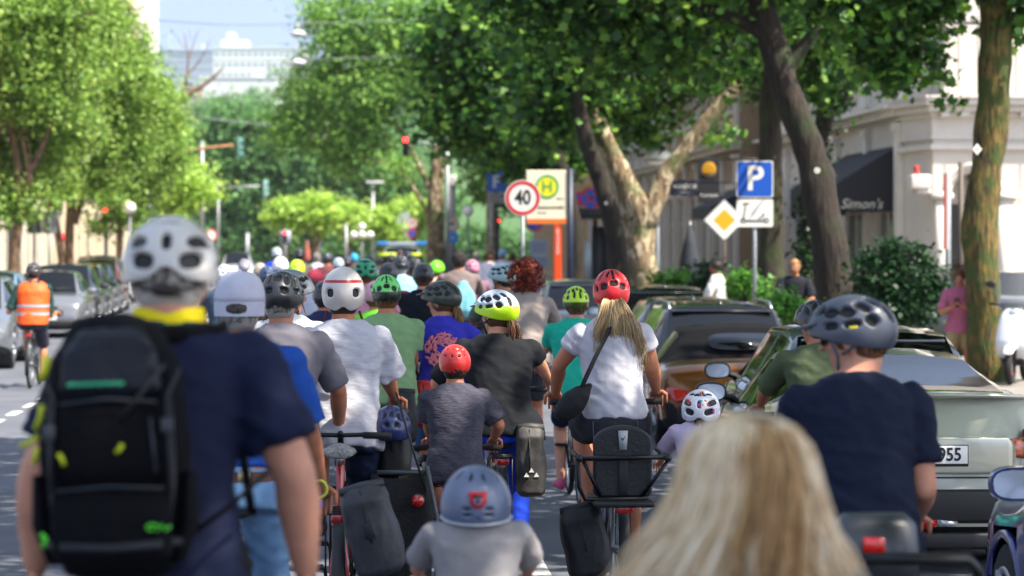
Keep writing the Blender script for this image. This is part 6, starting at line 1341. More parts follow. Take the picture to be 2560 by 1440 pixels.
# --- grey t-shirt rider
p3 = person('rider in grey t-shirt with dark helmet, between the blue shirt and white blouse', 704, 675, 520, lean=17, shirt='6c6870', pants='1c1f26', skin=1, hair_=('short', 'grey'), hyaw=-10, hel=hc('wide', '26282c', band=2, n=130, m=50), bw=.98,
            hand=dict(r=(848, 1092, .48), l=(640, 1092, .48)), elbow=dict(r=(846, 975, .22)), vox=.013, seed=9, group=GRP)
# --- white blouse
p4 = person('woman in wrinkled white blouse and navy shorts with off-white helmet and red rear light strip', 858, 669, 500, lean=12, shirt='dedde2', pants='1d2740', plen=.38, skin=1, hair_=('short', 'dark'), bw=1.02, hipw=.98,
            hel=dict(style='urban', cols=('cfc7c0', '15110f', '9a1410', 'b4140e'), n=150, m=64, rear=-40, top=(22.5, 29.5, 72)), hand=dict(r=(990, 1003, .45), l=(770, 1003, .45)), elbow=dict(r=(965, 935, .2)), slen=.50, vox=.012, seed=12, group=GRP, wr=.008, sleeve_r=1.35, hemz=.04,
            smat=mat('cloth_crinkle', 'b9b8c0', .9, bump=.18, bs=22, stretch=(1, 1, 3.5)))
m = MB(); 
for s_ in (-1, 1): q = p4['S']; m.tube([q @ Vector((s_*.08, -.055, -.06)), q @ Vector((s_*.094, -.05, -.10)), q @ Vector((s_*.088, -.04, -.125))], .007, 6)
m.build('helmet_strap', mat('strap_brown', '5a2f20', .8), p4['root'])
# --- silver helmet man looking right
person('rider with shiny dark silver helmet and glasses looking right, in white shirt', 722, 671, 440, lean=16, shirt='dad8d2', pants='23262c', skin=1, hair_=('long', 'brown', -.20, 90), hyaw=-62, hel=hc('mtb', '85888c', rough=.15, n=80, m=30), seed=14, vox=.016, group=GRP, bw=.95, hand=dict(r=(800, 1010)))
# --- green t-shirt
p6 = person('stocky rider in heathered green t-shirt with light green helmet', 966, 685, 372, lean=10, shirt='7fa070', pants='3c3f44', skin=1, hair_=('short', 'brown'), bw=1.10, belly=.02, hel=hc('road', '6fdc6a', c='1c2a1c', band=4, n=130, m=50), hand=dict(r=(1036, 938, .42), l=(890, 938)), elbow=dict(r=(1030, 880, .1)), vox=.015, seed=17, group=GRP)
# --- teal helmet etc.
person('rider with dark teal green helmet and pink patterned top', 914, 645, 275, lean=18, shirt='c98fa0', pants='22252c', skin=1, hel=hc('city', '0f9a6a'), vox=.02, seed=21, group=GRP, k=.98)
person('rider in black t-shirt with round black helmet, ahead of the purple shirt', 1058, 655, 262, lean=14, shirt='10141f', pants='1a1a1e', skin=3, hel=hc('bmx', '17171a'), bw=1.15, vox=.019, seed=22, group=GRP)
# --- purple shirt
p9 = person('rider in purple blue t-shirt with pink round print and camouflage helmet, looking left', 1104, 700, 365, lean=14, k=.97, shirt='3434a8', pants='3f5f88', plen=.95, skin=0, hair_=('tail', 'lightbrown', -.2, 90), hyaw=60, hel=hc('mtb', '3a3d34', visor='4a4a3c'), bw=.92, hipw=1.05, hand=dict(l=(1055, 880, .4), r=(1190, 900, .4)), elbow=dict(l=(1048, 850, .15)), vox=.015, seed=25, group=GRP)
m = MB(); r = random.Random(8); c = p9['at'](.62)
for i in range(190):
    a = r.random()*6.28; q = (.14+.86*r.random()**.5)*.118
    if q < .03: continue
    x, z = cos(a)*q, sin(a)*q; y = -.150-.02*(.62-(.62+z*2)) + .10*x*x*6 - .19*z*0; ta = a+pi/2+r.uniform(-.9, .9); L_ = .013
    m.tube([(c.x+x-cos(ta)*L_, c.y-.150+.25*z+x*x*1.4, c.z+z-sin(ta)*L_), (c.x+x, c.y-.152+.25*z+x*x*1.4, c.z+z), (c.x+x+cos(ta)*L_, c.y-.150+.25*z+x*x*1.4, c.z+z+sin(ta)*L_)], .0062, 5)
m.build('pink_print', mat('print_pink', 'e07f86', .7), p9['shirt'])
# --- black t-shirt woman
p10 = person('woman in black t-shirt and bright blue trousers with grey and neon yellow helmet, looking left', 1243, 722, 432, lean=12, k=.98, shirt='15171c', pants='1238b0', plen=.92, skin=0, hair_=('tail', 'brown', -.24, 160), hyaw=42, hel=dict(style='mtb', cols=('c3ccd8', '1c1f24', 'b8e60c'), band=12, visor='b4bcc8', n=140, m=54, straps='17181c'), bw=1.10, hipw=1.28, belly=.02,
             hand=dict(r=(1375, 955, .4), l=(1150, 960, .4)), elbow=dict(r=(1345, 905, .15)), vox=.014, seed=28, group=GRP, hz=1.15, face=False)
# --- boy
p11 = person('boy in dark heathered t-shirt and dark red shorts with bright red helmet', 1137, 858, 478, k=.80, lean=12, shirt='3f3d4a', pants='6e1418', plen=.40, skin=1, hair_=('short', 'dark'), hel=hc('bmx', 'd8302a', n=88, m=34), hand=dict(r=(1232, 1102, .38), l=(1078, 1102, .38)), elbow=dict(r=(1248, 1062, .12), l=(1072, 1062, .12)), vox=.012, seed=31, group=GRP, hemz=.06, socks='1a1a1e', shoes='2a5a6a', slen=.42, bw=1.0,
             smat=mat('cloth_heather', '3f3d4a', .9, var=.22, vs=40, stretch=(1, 1, 4), bump=.2))
# --- toddler with slate helmet
p12 = person('small child in pale t-shirt with slate blue dome helmet and red badge, nearest bottom centre', 1190, 1146, 815, k=.62, lean=8, shirt='8f8b8c', pants='55606c', skin=3, hair_=('short', 'lightbrown'), hel=dict(style='skate', cols=('56627e', '0e1016', '56627e'), n=128, m=50, rear=-14, deep=.012, rough=.5), bw=1.18, vox=.013, seed=33, group=GRP, slen=.42, sleeve_r=1.1, wr=.006, htop=.16)
# helmet scaled up for a toddler's big head
M_ = p12['Mh']; hm_ = [o for o in kids(p12['root']) if o.name.startswith(('helmet', 'hair', 'body'))]
for o in hm_:
    if o.name.startswith('helmet'): o.scale = (1.66,)*3; ctr = M_.translation; o.location = ctr*(1-1.66)+Vector((0, 0, -.078)); HEL12 = o
m = MB(); kk = .62; a, b, c_ = SHELL['skate']
m.torus((0, 0, 0), 1, .045, 'z', 48, 8); ring = [Vector(v) for v in m.v]; m.v = [tuple(M_ @ (Vector((v.x*a*1.0, v.y*b*1.0, .03-.030+v.z*.07-.014*(-v.y if v.y < 0 else 0)))*kk)) for v in ring]; m.build('helmet_rim', mat('rim_pale', 'b9bdc4', .5), HEL12)
q = Matrix.Translation(M_ @ (Vector((0, -.121, .062))*kk)) @ Matrix.Rotation(R(-14), 4, 'X'); m = MB(); m.ngon([(-.017, .013), (.017, .013), (.015, -.008), (.006, -.018), (-.006, -.018), (-.015, -.008)], -.004, .006, M=q); bd = m.build('badge', mat('badge_red', 'b3202a', .4), HEL12); m = MB(); m.ngon([(-.009, .008), (.009, .008), (.009, .003), (-.009, .003)], -.006, .0, M=q); m.ngon([(-.003, .0), (.003, .0), (.002, -.009), (-.002, -.009)], -.006, .0, M=q); m.build('badge_mark', mat('badge_dark', '4a1016', .5), bd)
# --- teal shirt
p13 = person('person in bright teal shirt and navy shorts with neon yellow helmet and pink sandals', 1440, 714, 330, lean=13, k=.95, shirt='1fae92', pants='14203a', skin=3, hair_=('short', 'brown'), hel=hc('mtb', 'c4ee1c', c='4a4f1a', band=-2), bw=1.10, hand=dict(l=(1335, 905, .45), r=(1520, 940, .4)), elbow=dict(l=(1372, 862, .2)), vox=.016, seed=36, group=GRP, shoes='c04a70', rlift=False, hemz=.05)
# --- woman in white tee
p14 = person('woman in white t-shirt and black denim shorts with red helmet and long blonde ponytail', 1528, 671, 462, lean=7, k=1.0, shirt='bcbac2', hemz=-.15, pants='2a2c33', plen=.26, skin=1, hair_=('pony', 'blonde', -.42, 620), hel=dict(style='road', cols=('c8141c', '141212', 'd02028'), n=150, m=60, rear=-38, band=0), bw=.92, hipw=1.12, hand=dict(l=(1388, 990, .42), r=(1642, 985, .42)), elbow=dict(l=(1398, 912, .12), r=(1630, 915, .12)), slen=.22, vox=.012, seed=38, group=GRP, sleeve_r=1.0, rlift=True)
m = MB(); cc = p14['at'](.08); m.loft([(cc+Vector((0, -.012, -.035)), (.178, 0, 0), (0, .150, 0)), (cc+Vector((0, -.010, .02)), (.166, 0, 0), (0, .143, 0))], 30, cap=False); m.build('belt', mat('belt_black', '121214', .4), p14['root'])
m = MB()
for s_ in (-1, 1):
    x0 = s_*.075; z0 = p14['zh']+.0; yb = -.150; pts = [(x0-.045, yb+.01, z0-.01), (x0+.045, yb+.01, z0-.01), (x0+.042, yb-.002, z0-.10), (x0, yb, z0-.125), (x0-.042, yb-.002, z0-.10), (x0-.045, yb+.01, z0-.01)]; m.tube(pts, .0022, 4)
m.build('pocket_seam', mat('seam_grey', '5a5c64', .8), p14['root'])
# cross-body bag
def bag14():
    r_ = thing('shoulder_bag', 'black cross-body bag on a wide strap over the white t-shirt', 'bag', p14['base'], p14['yaw']); bm_ = mat('bag_black', '0b0c10', .75, bump=.08, bs=60)
    P = lambda x, y, d: p14['px']((x, y), d)
    m = MB(); a = P(1530, 815, -.05); pts = [p14['at'](.95)+Vector((.06, .08, .07)), P(1522, 828, -.10), P(1490, 890, -.165), P(1462, 950, -.175), P(1448, 985, -.17)]; m.tube(pts, .022, 8, flat=.3); m.build('strap', bm_, r_)
    c = P(1436, 1003, -.16); m = MB(); ax = (P(1476, 965, -.16)-P(1402, 1040, -.16)).normalized(); rg = []
    for t, w_, d_ in ((-.135, .015, .02), (-.115, .045, .04), (-.06, .066, .055), (0, .070, .058), (.06, .050, .05), (.105, .022, .03), (.13, .012, .02)): n_ = Vector((0, 1, 0)); px_ = ax.cross(n_).normalized(); rg.append((c+ax*t, px_*w_, n_*d_))
    m.loft(rg, 18); remesh(m, 'pouch', .01, bm_, r_, 1, lambda q: .005*noise.noise(q*16))
bag14()
# --- toddler with flower helmet
p15 = person('small child with white flower patterned helmet riding behind the ponytail woman', 1752, 967, 470, k=.66, lean=8, shirt='cbb9cf', pants='6d5560', skin=3, hair_=('tail', 'lightbrown', -.15, 60), hyaw=-12, hel=dict(style='city', cols=('e2e5ea', '15171a', '9aa0a8'), n=140, m=56, rear=-30), bw=1.15, vox=.014, seed=41, group=GRP)
ho = [o for o in kids(p15['root']) if o.name.startswith('helmet')][0]; ctr = p15['Mh'].translation; ho.scale = (1.42,)*3; ho.location = ctr*(1-1.42)+Vector((0, 0, -.05))
def petals(x, y, r_, cols, n=6):
    d = Vector((x, 0, y)); q2 = SHELL['city']; u = x/q2[0]; v = y/q2[2]; yy = -q2[1]*sqrt(max(0, 1-u*u-v*v))-.003
    for i in range(n):
        a = 6.283*i/n; m = MB(); px_, pz = x+cos(a)*r_*1.25, y+sin(a)*r_*1.25; u = px_/q2[0]; v = pz/q2[2]; y2 = -q2[1]*sqrt(max(.02, 1-u*u-v*v))-.001
        m.ell((0, 0, 0), (r_*.8, .004, r_*.62), 10, 6, M=p15['Mh'] @ Matrix.Scale(.66, 4) @ Matrix.Translation((px_, y2, pz+.03)) @ Matrix.Rotation(-a, 4, 'Y')); m.build('petal', mat('petal_'+cols[i % len(cols)], cols[i % len(cols)], .5), ho)
    m = MB(); m.ell((0, 0, 0), (r_*.5, .006, r_*.5), 10, 6, M=p15['Mh'] @ Matrix.Scale(.66, 4) @ Matrix.Translation((x, yy, y+.03))); m.build('flower_centre', mat('petal_yellow', 'e8b51c', .5), ho)
petals(.022, .035, .017, ('d8402a', 'e8861c', '3a9ab0', 'c0408a', '4a9a4a')); petals(-.055, .055, .009, ('e07a9a', 'd8402a')); petals(.01, .095, .009, ('3a6ad0', 'd8402a', 'e8b51c')); petals(.085, .0, .009, ('d86a9a', '8a4ad0'))
# --- olive shirt
p16 = person('rider in olive t-shirt with black helmet, half hidden by the navy t-shirt', 2040, 748, 430, lean=14, k=1.0, shirt='4f5a40', pants='2a2c30', skin=1, hair_=('short', 'dark'), hyaw=35, hel=hc('road', '2a2c2e', rough=.2), vox=.016, seed=44, group=GRP, bw=1.02)
# --- navy t-shirt man, right
p17 = person('man in navy t-shirt with dark grey helmet and visor, looking left, nearest on the right', 2132, 734, 745, lean=10, k=1.0, shirt='10192f', pants='202838', skin=3, hair_=('short', 'brown'), hyaw=66, hpitch=-4, hel=dict(style='mtb', cols=('4a4f5c', '14161a', '3a3f4a'), visor='565b66', straps='4a525c', n=176, m=68, rear=-34, deep=.02, rough=.45), bw=1.05, belly=.02,
             aw=1.15, hand=dict(r=(2285, 1300, .48), l=(1990, 1330, .42)), elbow=dict(r=(2308, 1220, .06), l=(1960, 1200, .12)), vox=.012, seed=47, group=GRP, slen=.36, sleeve_r=1.05, wr=.007, neck=1.15)
gm_ = p17['S']; m = MB(); m.ell((.0, .098, .002), (.052, .012, .020), 14, 8, M=gm_); g = m.build('sunglasses', mat('dark_lens', '0e0c0a', .08, coat=1), p17['root'])
for s_ in (-1, 1): m = MB(); m.tube([(s_*.05, .095, .006), (s_*.078, .05, .006), (s_*.084, .0, .0)], .0028, 5, M=gm_); m.build('glasses_arm', mat('glasses_brown', '4a3018', .4), g)
hm17 = [o for o in kids(p17['root']) if o.name.startswith('helmet')][0]
m = MB(); m.box((.098, -.03, .035), (.006, .026, .018), b=.003, M=gm_); 
for sx in (-.1005,): m.box((sx, -.028, .03), (.006, .030, .020), b=.003, M=gm_ @ Matrix.Rotation(R(4), 4, 'Y'))
m.build('yellow_badge', mat('badge_yellow', 'd8c81c', .5), hm17)
# --- blonde child, very near
p18 = person('child with long straight blonde hair, very near at the bottom right, out of focus', 1868, 1035, 1480, k=.92, lean=4, shirt='8f8478', pants='555a66', skin=3, hair_=None, vox=.02, bw=1.0, htop=.135, seed=50, feet=True)
S = p18['S']; g = []
for a_ in range(-6, 7):
    A = a_/6*2.45; g.append([S @ Vector(q) for q in [(sin(A)*.012, -cos(A)*.012-.005, .132), (sin(A)*.072, -cos(A)*.072-.01, .112), (sin(A)*.104, -cos(A)*.110-.01, .05), (sin(A)*.128-.005, -cos(A)*.128-.01, -.05), (sin(A)*.176-.015, -cos(A)*.14-.01, -.13), (sin(A)*.25-.04, -cos(A)*.15-.01, -.22), (sin(A)*.30-.055, -cos(A)*.16-.01, -.36)]])
m = strands(g, 2600, .013, .0045, 5, 9, .012); hd = MB(); hd.ell((0, -.012, .018), (.097, .104, .110), 24, 16, M=S); hd.loft([((0, -.02, .02), (.097, 0, 0), (0, .104, 0)), ((0, -.03, -.10), (.134, 0, 0), (0, .105, 0)), ((-.02, -.04, -.22), (.20, 0, 0), (0, .11, 0)), ((-.04, -.04, -.40), (.25, 0, 0), (0, .12, 0))], 24, M=S); m.add(hd.v, hd.f); m.build('hair', island_mat('hair_pale_blonde', ('b08a5c', 'f0dcb6', 'dcbc8c', 'f8ead0', 'c8a272', 'f4e2c0', 'bc9868', 'f6e6c8'), .36, spec=.5), p18['root'])
S = p18['S']; g2 = []
for a_ in range(5):
    A = -.35+a_*.22; g2.append([S @ Vector(q) for q in [(sin(A)*.05+.01, -cos(A)*.05, .128), (sin(A)*.10+.01, -cos(A)*.100-.015, .09), (sin(A)*.12+.012, -cos(A)*.128-.015, .03), (sin(A)*.13+.01, -cos(A)*.146-.015, -.06), (sin(A)*.16, -cos(A)*.158-.015, -.14), (sin(A)*.19-.01, -cos(A)*.17-.01, -.22), (sin(A)*.22-.02, -cos(A)*.175-.01, -.36)]])
strands(g2, 170, .014, .0045, 15, 9, .012).build('darker_strands', island_mat('hair_under', ('8a6640', 'b08a5c', '9a7448', 'c8a474'), .45), p18['root'])
# --- row behind
person('person with bushy curly red hair and beige top', 1315, 652, 290, lean=8, k=.98, seated=False, shirt='9c8f88', pants='3a3a40', skin=1, hair_=('curly', 'red', 420), bw=1.05, vox=.018, seed=53, htop=.165)
person('rider with pale mint helmet in profile beside the curly red hair', 1256, 657, 265, lean=16, shirt='6a7a6a', pants='30343a', skin=1, hair_=('short', 'dark'), hyaw=55, hel=hc('mtb', 'a9c4c4', straps='17171a'), vox=.02, seed=54, group=GRP)
pB = person('bald man in taupe t-shirt wearing a pale blue drawstring bag', 1147, 628, 205, lean=10, shirt='6f625e', pants='33353a', skin=2, hair_=('short', 'dark', 10), bw=1.12, vox=.02, seed=55, seated=False, htop=.12)
r_ = thing('drawstring_bag', 'pale blue drawstring bag on the back of the bald man', 'bag', pB['base'], pB['yaw']); c = pB['at'](.55); m = MB(); m.loft([(c+Vector((.07, -.19, -.30)), (.10, 0, 0), (0, .05, 0)), (c+Vector((.07, -.2, -.22)), (.14, 0, 0), (0, .07, 0)), (c+Vector((.06, -.19, -.02)), (.12, 0, 0), (0, .055, 0)), (c+Vector((.05, -.17, .14)), (.05, 0, 0), (0, .025, 0))], 14); remesh(m, 'bag_body', .018, cloth('6fa9b4'), r_, 1, lambda q: .02*noise.noise(Vector((q.x*14, q.y*9, q.z*4))))
ROWS = [ # label, x, top, s, shirt, helmet(style,col) / hair, skin, hyaw
 ('rider with pink helmet right of the bald man', 1180, 648, 185, '7a5a66', ('wide', 'b8788a'), 1, 0), ('rider with lime green helmet among the dark helmets', 1092, 650, 175, 'b8a890', ('plain', '6fe01c'), 1, -30),
 ('rider in light blue printed shirt with dark helmet', 1003, 636, 215, '7fb4d0', ('plain', '23252e'), 1, 0), ('rider with black cap shaped helmet and white band', 970, 655, 245, '7a1c24', ('bmx', '1c1d24'), 1, 0),
 ('rider with black helmet and auburn hair beside the light blue shirt', 1037, 642, 195, 'a0302a', ('plain', '1a1a1e'), 2, 0), ('rider with dark helmet and white and red striped shirt', 935, 662, 235, 'd8c0c4', ('bmx', '2a2c34'), 1, 0),
 ('rider with neon green helmet and purple top', 742, 648, 200, '7a2cc0', ('plain', 'b4ee14'), 0, 0), ('rider with round white helmet beside the neon green helmet', 701, 640, 195, '2a4a90', ('plain', 'e4e2de'), 0, 0),
 ('rider with pinkish red cap and pale grey t-shirt', 789, 671, 245, 'b9bcc8', ('cap', 'c84a5c'), 1, 0), ('rider in royal blue with white and black helmet, left of the signal', 692, 618, 130, '2040b0', ('wide', 'b8c0c8'), 1, 0),
 ('rider with black helmet under the faded red parasol', 748, 620, 135, '5a5048', ('plain', '1c1c20'), 1, 0), ('rider with patterned grey helmet in front of the silver car', 611, 647, 165, '8c8894', ('mtb', '9a96a0'), 1, 0),
 ('rider with white and black helmet just left of the white cap', 560, 660, 230, '3a4a5a', ('wide', 'c4ccd4'), 1, -20), ('rider with navy blue helmet behind the white cap', 668, 663, 210, '4a4a50', ('plain', '26395e'), 1, 0),
 ('person in pale lilac shirt with grey hair ahead of the riders', 792, 628, 120, 'a4a8bc', ('hair', 'grey'), 1, 0), ('rider with dark helmet and red face turned right', 820, 631, 125, '6a3a3a', ('plain', '2c3440'), 2, -40),
 ('rider with pale grey helmet and denim blue shirt', 846, 643, 140, '6a7c94', ('plain', 'a4b0bc'), 1, 0), ('rider with bright blue helmet far ahead', 885, 632, 118, '4a4038', ('plain', '1f9ad0'), 2, 0),
 ('rider with dark helmet left of the bright blue helmet', 868, 640, 130, '3a3a44', ('plain', '34303a'), 2, 0), ('rider with dark blue helmet in front of the police van', 922, 638, 110, '2a2a34', ('plain', '20242e'), 1, 0),
 ('rider with black helmet under the blue light bar', 950, 642, 105, 'c05a1c', ('plain', '16161a'), 1, 0), ('rider with dark red helmet before the police van', 1000, 624, 95, '2c2c34', ('plain', '3a1a20'), 1, 0),
 ('rider with navy helmet at the right of the police van', 1020, 628, 100, '20283c', ('plain', '1e2434'), 1, 0), ('rider with black helmet before the yellow stripe', 978, 634, 115, '282a30', ('plain', '202024'), 1, 0),
 ('person with ginger hair just left of the lime green helmet', 1068, 652, 165, 'c0a890', ('hair', 'ginger'), 1, 0), ('rider in dark navy t-shirt left of the white blouse', 812, 700, 300, '232a50', ('plain', '2c2e38'), 1, 0),
 ('rider with grey helmet behind the white blouse helmet', 905, 672, 220, '4a4c56', ('plain', '5a5c64'), 1, 0), ('child with pale pink striped helmet behind the light green helmet', 940, 700, 300, '7adc3a', ('plain', 'd8a0ac'), 1, 0),
 ('rider with tan helmet behind the navy blue helmet', 650, 656, 170, '6a6458', ('plain', 'a89c8a'), 1, 0)]
for i, (lb, x, y, s, sh, he, sk, hyw) in enumerate(ROWS):
    kw = dict(hel=hc(he[0], he[1], n=48, m=20)) if he[0] not in ('hair', 'cap') else (dict(hel=dict(cap=he[1])) if he[0] == 'cap' else {})
    person(lb, x, y, s, shirt=sh, pants=('22262e', '3a3c44', '2a3a54', '4a4640')[i % 4], skin=sk, hyaw=hyw, lean=(10, 14, 18)[i % 3], vox=.026 if s < 180 else .022, seed=60+i, group=GRP, hair_=('short', he[1] if he[0] == 'hair' else ('brown', 'dark', 'grey')[i % 3], 60), k=(.97, 1.0, .95)[i % 3], **kw)
# pedestrians
GP = 'walkers on the pavement'
person('woman in white shirt far up the right pavement', 1222, 630, 110, seated=False, arms='down', lean=2, shirt='dcd4e0', pants='8a8088', skin=1, vox=.03, zf=.12, group=GP, k=.95, htop=.125)
person('man in white shirt with pale blue cap on the right pavement', 1256, 622, 105, seated=False, arms='down', lean=2, shirt='d4ccd8', pants='7a7078', hel=dict(cap='8fb0d0'), vox=.03, zf=.12, group=GP)
person('person in pinkish shirt right of the pale blue cap', 1282, 632, 100, seated=False, arms='down', lean=2, shirt='d8b4c0', pants='8a7078', vox=.03, zf=.12, group=GP, htop=.125); person('white haired person in lilac top by the globe lamp', 1190, 630, 95, seated=False, arms='down', lean=2, shirt='c8b8cc', pants='6a6478', hair_=('short', 'white'), vox=.03, zf=.12, group=GP, htop=.125)
pm_ = person('man in pink shirt looking down at the phone in his hand', 2400, 672, 183, vp=900, seated=False, arms='phone', lean=3, shirt='b0607a', pants='a08a60', plen=.45, skin=1, hair_=('curly', 'brown', 150), hyaw=0, hpitch=-22, vox=.014, zf=.12, face=True, bw=1.08, seed=101, htop=.12)
pm_['root'].rotation_euler = (0, 0, pm_['yaw']+R(158))
q = thing('phone', 'black phone held by the man in the pink shirt', 'phone', (0, 0, 0)); hd_ = (pm_['hand'][1]+pm_['hand'][-1])/2; q.location = pm_['base']+Matrix.Rotation(pm_['yaw']+R(158), 3, 'Z') @ (hd_+Vector((0, .05, .05))); q.rotation_euler = (R(-35), 0, pm_['yaw']+R(158)); MB().box((0, 0, 0), (.075, .010, .15), b=.004).build('case', mat('phone_black', '0c0c0e', .2), q); MB().box((0, -.0055, 0), (.066, .001, .138)).build('screen', mat('phone_screen', '202630', .1), q, smooth=False)
pb_ = person('man in black t-shirt with hands together beside the ivy trunk', 1985, 648, 170, seated=False, arms='mid', lean=3, shirt='1c1e26', pants='3a3c44', skin=1, hair_=('short', 'lightbrown'), hpitch=-14, vox=.015, zf=.12, face=True, bw=1.05, seed=103, htop=.12); pb_['root'].rotation_euler = (0, 0, pb_['yaw']+R(172))
pw_ = person('dark haired woman in long white blouse carrying folded cloths', 1795, 652, 150, seated=False, arms='mid', lean=4, shirt='d4d0d0', pants='1a1a20', plen=.95, skin=2, hair_=('short', 'dark'), vox=.016, zf=.12, seed=105, slen=.85, hemz=.35, sleeve_r=1.3, htop=.12, k=.96); pw_['root'].rotation_euler = (0, 0, pw_['yaw']+R(70))
# vest rider
pv_ = person('rider in orange high visibility vest with dark helmet on the left side of the road', 84, 655, 181, lean=6, shirt='23403a', pants='3a3a46', plen=.5, skin=1, hair_=('short', 'dark'), hel=hc('road', '3a3236'), arms='hips', hand=dict(l=(40, 745, .05)), elbow=dict(l=(22, 780, .0), r=(125, 790, .15)), vox=.014, seed=107, hyaw=-8, shoes='4a3c34', rlift=True, bw=1.08)
m = MB(); a = pv_['at']; m.loft([(a(-.12)+Vector((0, -.01, 0)), (.215, 0, 0), (0, .18, 0)), (a(.1)+Vector((0, -.01, 0)), (.222, 0, 0), (0, .175, 0)), (a(.5), (.215, 0, 0), (0, .165, 0)), (a(.8), (.235, 0, 0), (0, .16, 0)), (a(.96), (.215, 0, 0), (0, .13, 0)), (a(1.07), (.12, 0, 0), (0, .10, 0))], 24)
v = remesh(m, 'vest', .014, mat('vest_orange', 'ff5a08', .6, bump=.2, bs=30, var=.05), pv_['root'], 1, lambda q: .006*noise.noise(q*10))
for t in (.14, .36): m = MB(); m.loft([(a(t), (.231, 0, 0), (0, .182, 0)), (a(t+.075), (.231, 0, 0), (0, .181, 0))], 24, cap=False); m.build('reflective_stripe', mat('reflective', 'a8adb4', .35, .3), v)

# ------------------------------------------------------------ bicycles under the riders
G_B = 'bicycles of the riders'
BL = [(p2, 'bicycle with blue grips under the blue shirt rider', dict(col='8a8f96', grip='1b5fc0')), (p3, 'bicycle with grey furry saddle, red frame and black rear mudguard', dict(col='a01c18', saddle='8d8a86')), (p4, 'bicycle under the white blouse rider', dict(col='23262c')),
      (p6, 'bicycle under the green t-shirt rider', dict(col='2c2c30')), (p9, 'bicycle under the purple shirt rider', dict(col='33363c')), (p10, 'red cargo bicycle under the black t-shirt woman', dict(col='a8201c')), (p11, 'small dark bicycle of the boy with red helmet', dict(col='1c2c34', rack=False)),
      (p13, 'bicycle under the teal shirt rider', dict(col='6a7a80')), (p14, 'black long tail bicycle under the ponytail woman', dict(col='17181b')), (p16, 'bicycle under the olive t-shirt rider', dict(col='44484c')), (p17, 'bicycle under the navy t-shirt man', dict(col='1c2024')), (pv_, 'grey city bicycle of the orange vest rider', dict(col='4a4e52')), (p1, 'bicycle of the nearest rider with the backpack', dict(col='3c4046', rack=False))]
for p, lb, kw in BL:
    if p is p3: q_ = dict(p); q_['zh'] = 1.10; q_['base'] = p['base']+Vector((.31, -.45, 0)); p = q_; kw['hz'] = 1.03; kw['hw'] = .22
    if p is p1: kw['hz'] = 1.0
    if p is p1: q_ = dict(p); q_['zh'] = 1.02; q_['base'] = p['base']+Vector((0, .15, 0)); p = q_
    bicycle(p, lb, group=G_B, **kw)
proto = None
for i, p in enumerate(PPL):
    if p['s'] > 92 and p['zh'] > .8 and p['s'] < 320 and p not in [x[0] for x in BL] and p not in (pB, pm_, pb_, pw_) and p['root'].get('group') == GRP and not proto:
        proto = bicycle(p, 'dark bicycle under the rider with dark teal green helmet', col='24272c', group='bicycles deep in the crowd', simple=True, guard=False, rack=False); PR = p
    elif proto and p['root'].get('group') == GRP and p['s'] < 320 and p not in [x[0] for x in BL]:
        c = copy_tree(proto); c.location = (p['base'].x, p['base'].y, 0); c.rotation_euler = (0, 0, p['yaw']); c['label'] = ' '.join(('dark bicycle under the '+p['root']['label']).split()[:16])
# ------------------------------------------------------------ bags, racks, seats, box
def at_bike(px, py, s): return W(px, py, s)
FB = mat('pannier_black', '0e0f12', .6, bump=.08, bs=50); FG = mat('pannier_grey', '2f3136', .55, bump=.1, bs=26, var=.12, vs=9)
def pannier(label, px, py, s, w, h_, col, d=.17, tilt=0, roll_top=True, logo=False, yaw=YAW, buckle=False, e=.6):
    c = W(px, py, s); r_ = thing('pannier_bag', label, 'pannier', c, yaw, 'pannier bags on the bicycles'); M_ = Matrix.Rotation(R(tilt), 4, 'Y'); m = MB()
    m.loft([((0, 0, -h_*.5), (w*.34, 0, 0), (0, d*.36, 0)), ((0, 0, -h_*.45), (w*.46, 0, 0), (0, d*.5, 0)), ((0, 0, 0), (w*.5, 0, 0), (0, d*.52, 0)), ((0, 0, h_*.33), (w*.46, 0, 0), (0, d*.46, 0)), ((0, 0, h_*.44), (w*.42, 0, 0), (0, d*.3, 0)), ((0, 0, h_*.5), (w*.38, 0, 0), (0, d*.12, 0))], 24, M=M_, e=e)
    b = remesh(m, 'bag_body', .011, col, r_, 1, lambda q: .013*noise.noise(q*7)+.008*(.3-abs(noise.noise(Vector((q.x*16, q.y*16, q.z*7))))))
    if roll_top: m = MB(); m.tube([(-w*.42, -d*.12, h_*.47), (0, -d*.16, h_*.49), (w*.42, -d*.12, h_*.47)], .02, 8, M=M_, flat=.7); m.build('roll_top', col, r_)
    m = MB(); m.tube([(-.01, -d*.30, h_*.44), (-.01, -d*.55, h_*.1), (-.01, -d*.56, -h_*.12)], .011, 6, M=M_, flat=.3); m.build('strap', BLACK, r_)
    if buckle: MB().box((-.01, -d*.60, h_*.02), (.045, .02, .07), b=.006, M=M_).build('buckle', BLACK, r_)
    if logo:
        m = MB()
        for dx, dz in ((-.028, 0), (.028, 0), (0, .026)): m.ngon([(dx-.015, dz-.008), (dx+.015, dz-.008), (dx, dz+.018)], -d*.56, -d*.50, M=M_ @ Matrix.Translation((0, 0, -h_*.20)))
        m.build('logo', SWHITE, r_, smooth=False)
    return r_
pannier('large grey slumped pannier bag with black buckle, bottom centre left', 930, 1322, 575, .235, .40, FG, .22, tilt=-14, buckle=True, e=.85)
pannier('grey brown rolltop pannier with three white triangles beside the boy', 1326, 1150, 440, .175, .40, mat('pannier_taupe', '3a3734', .6, bump=.08, bs=30), .18, logo=True)
pannier('black pannier hanging low left of the child seat', 1462, 1350, 490, .24, .36, FB, .2, tilt=-10, e=.55)
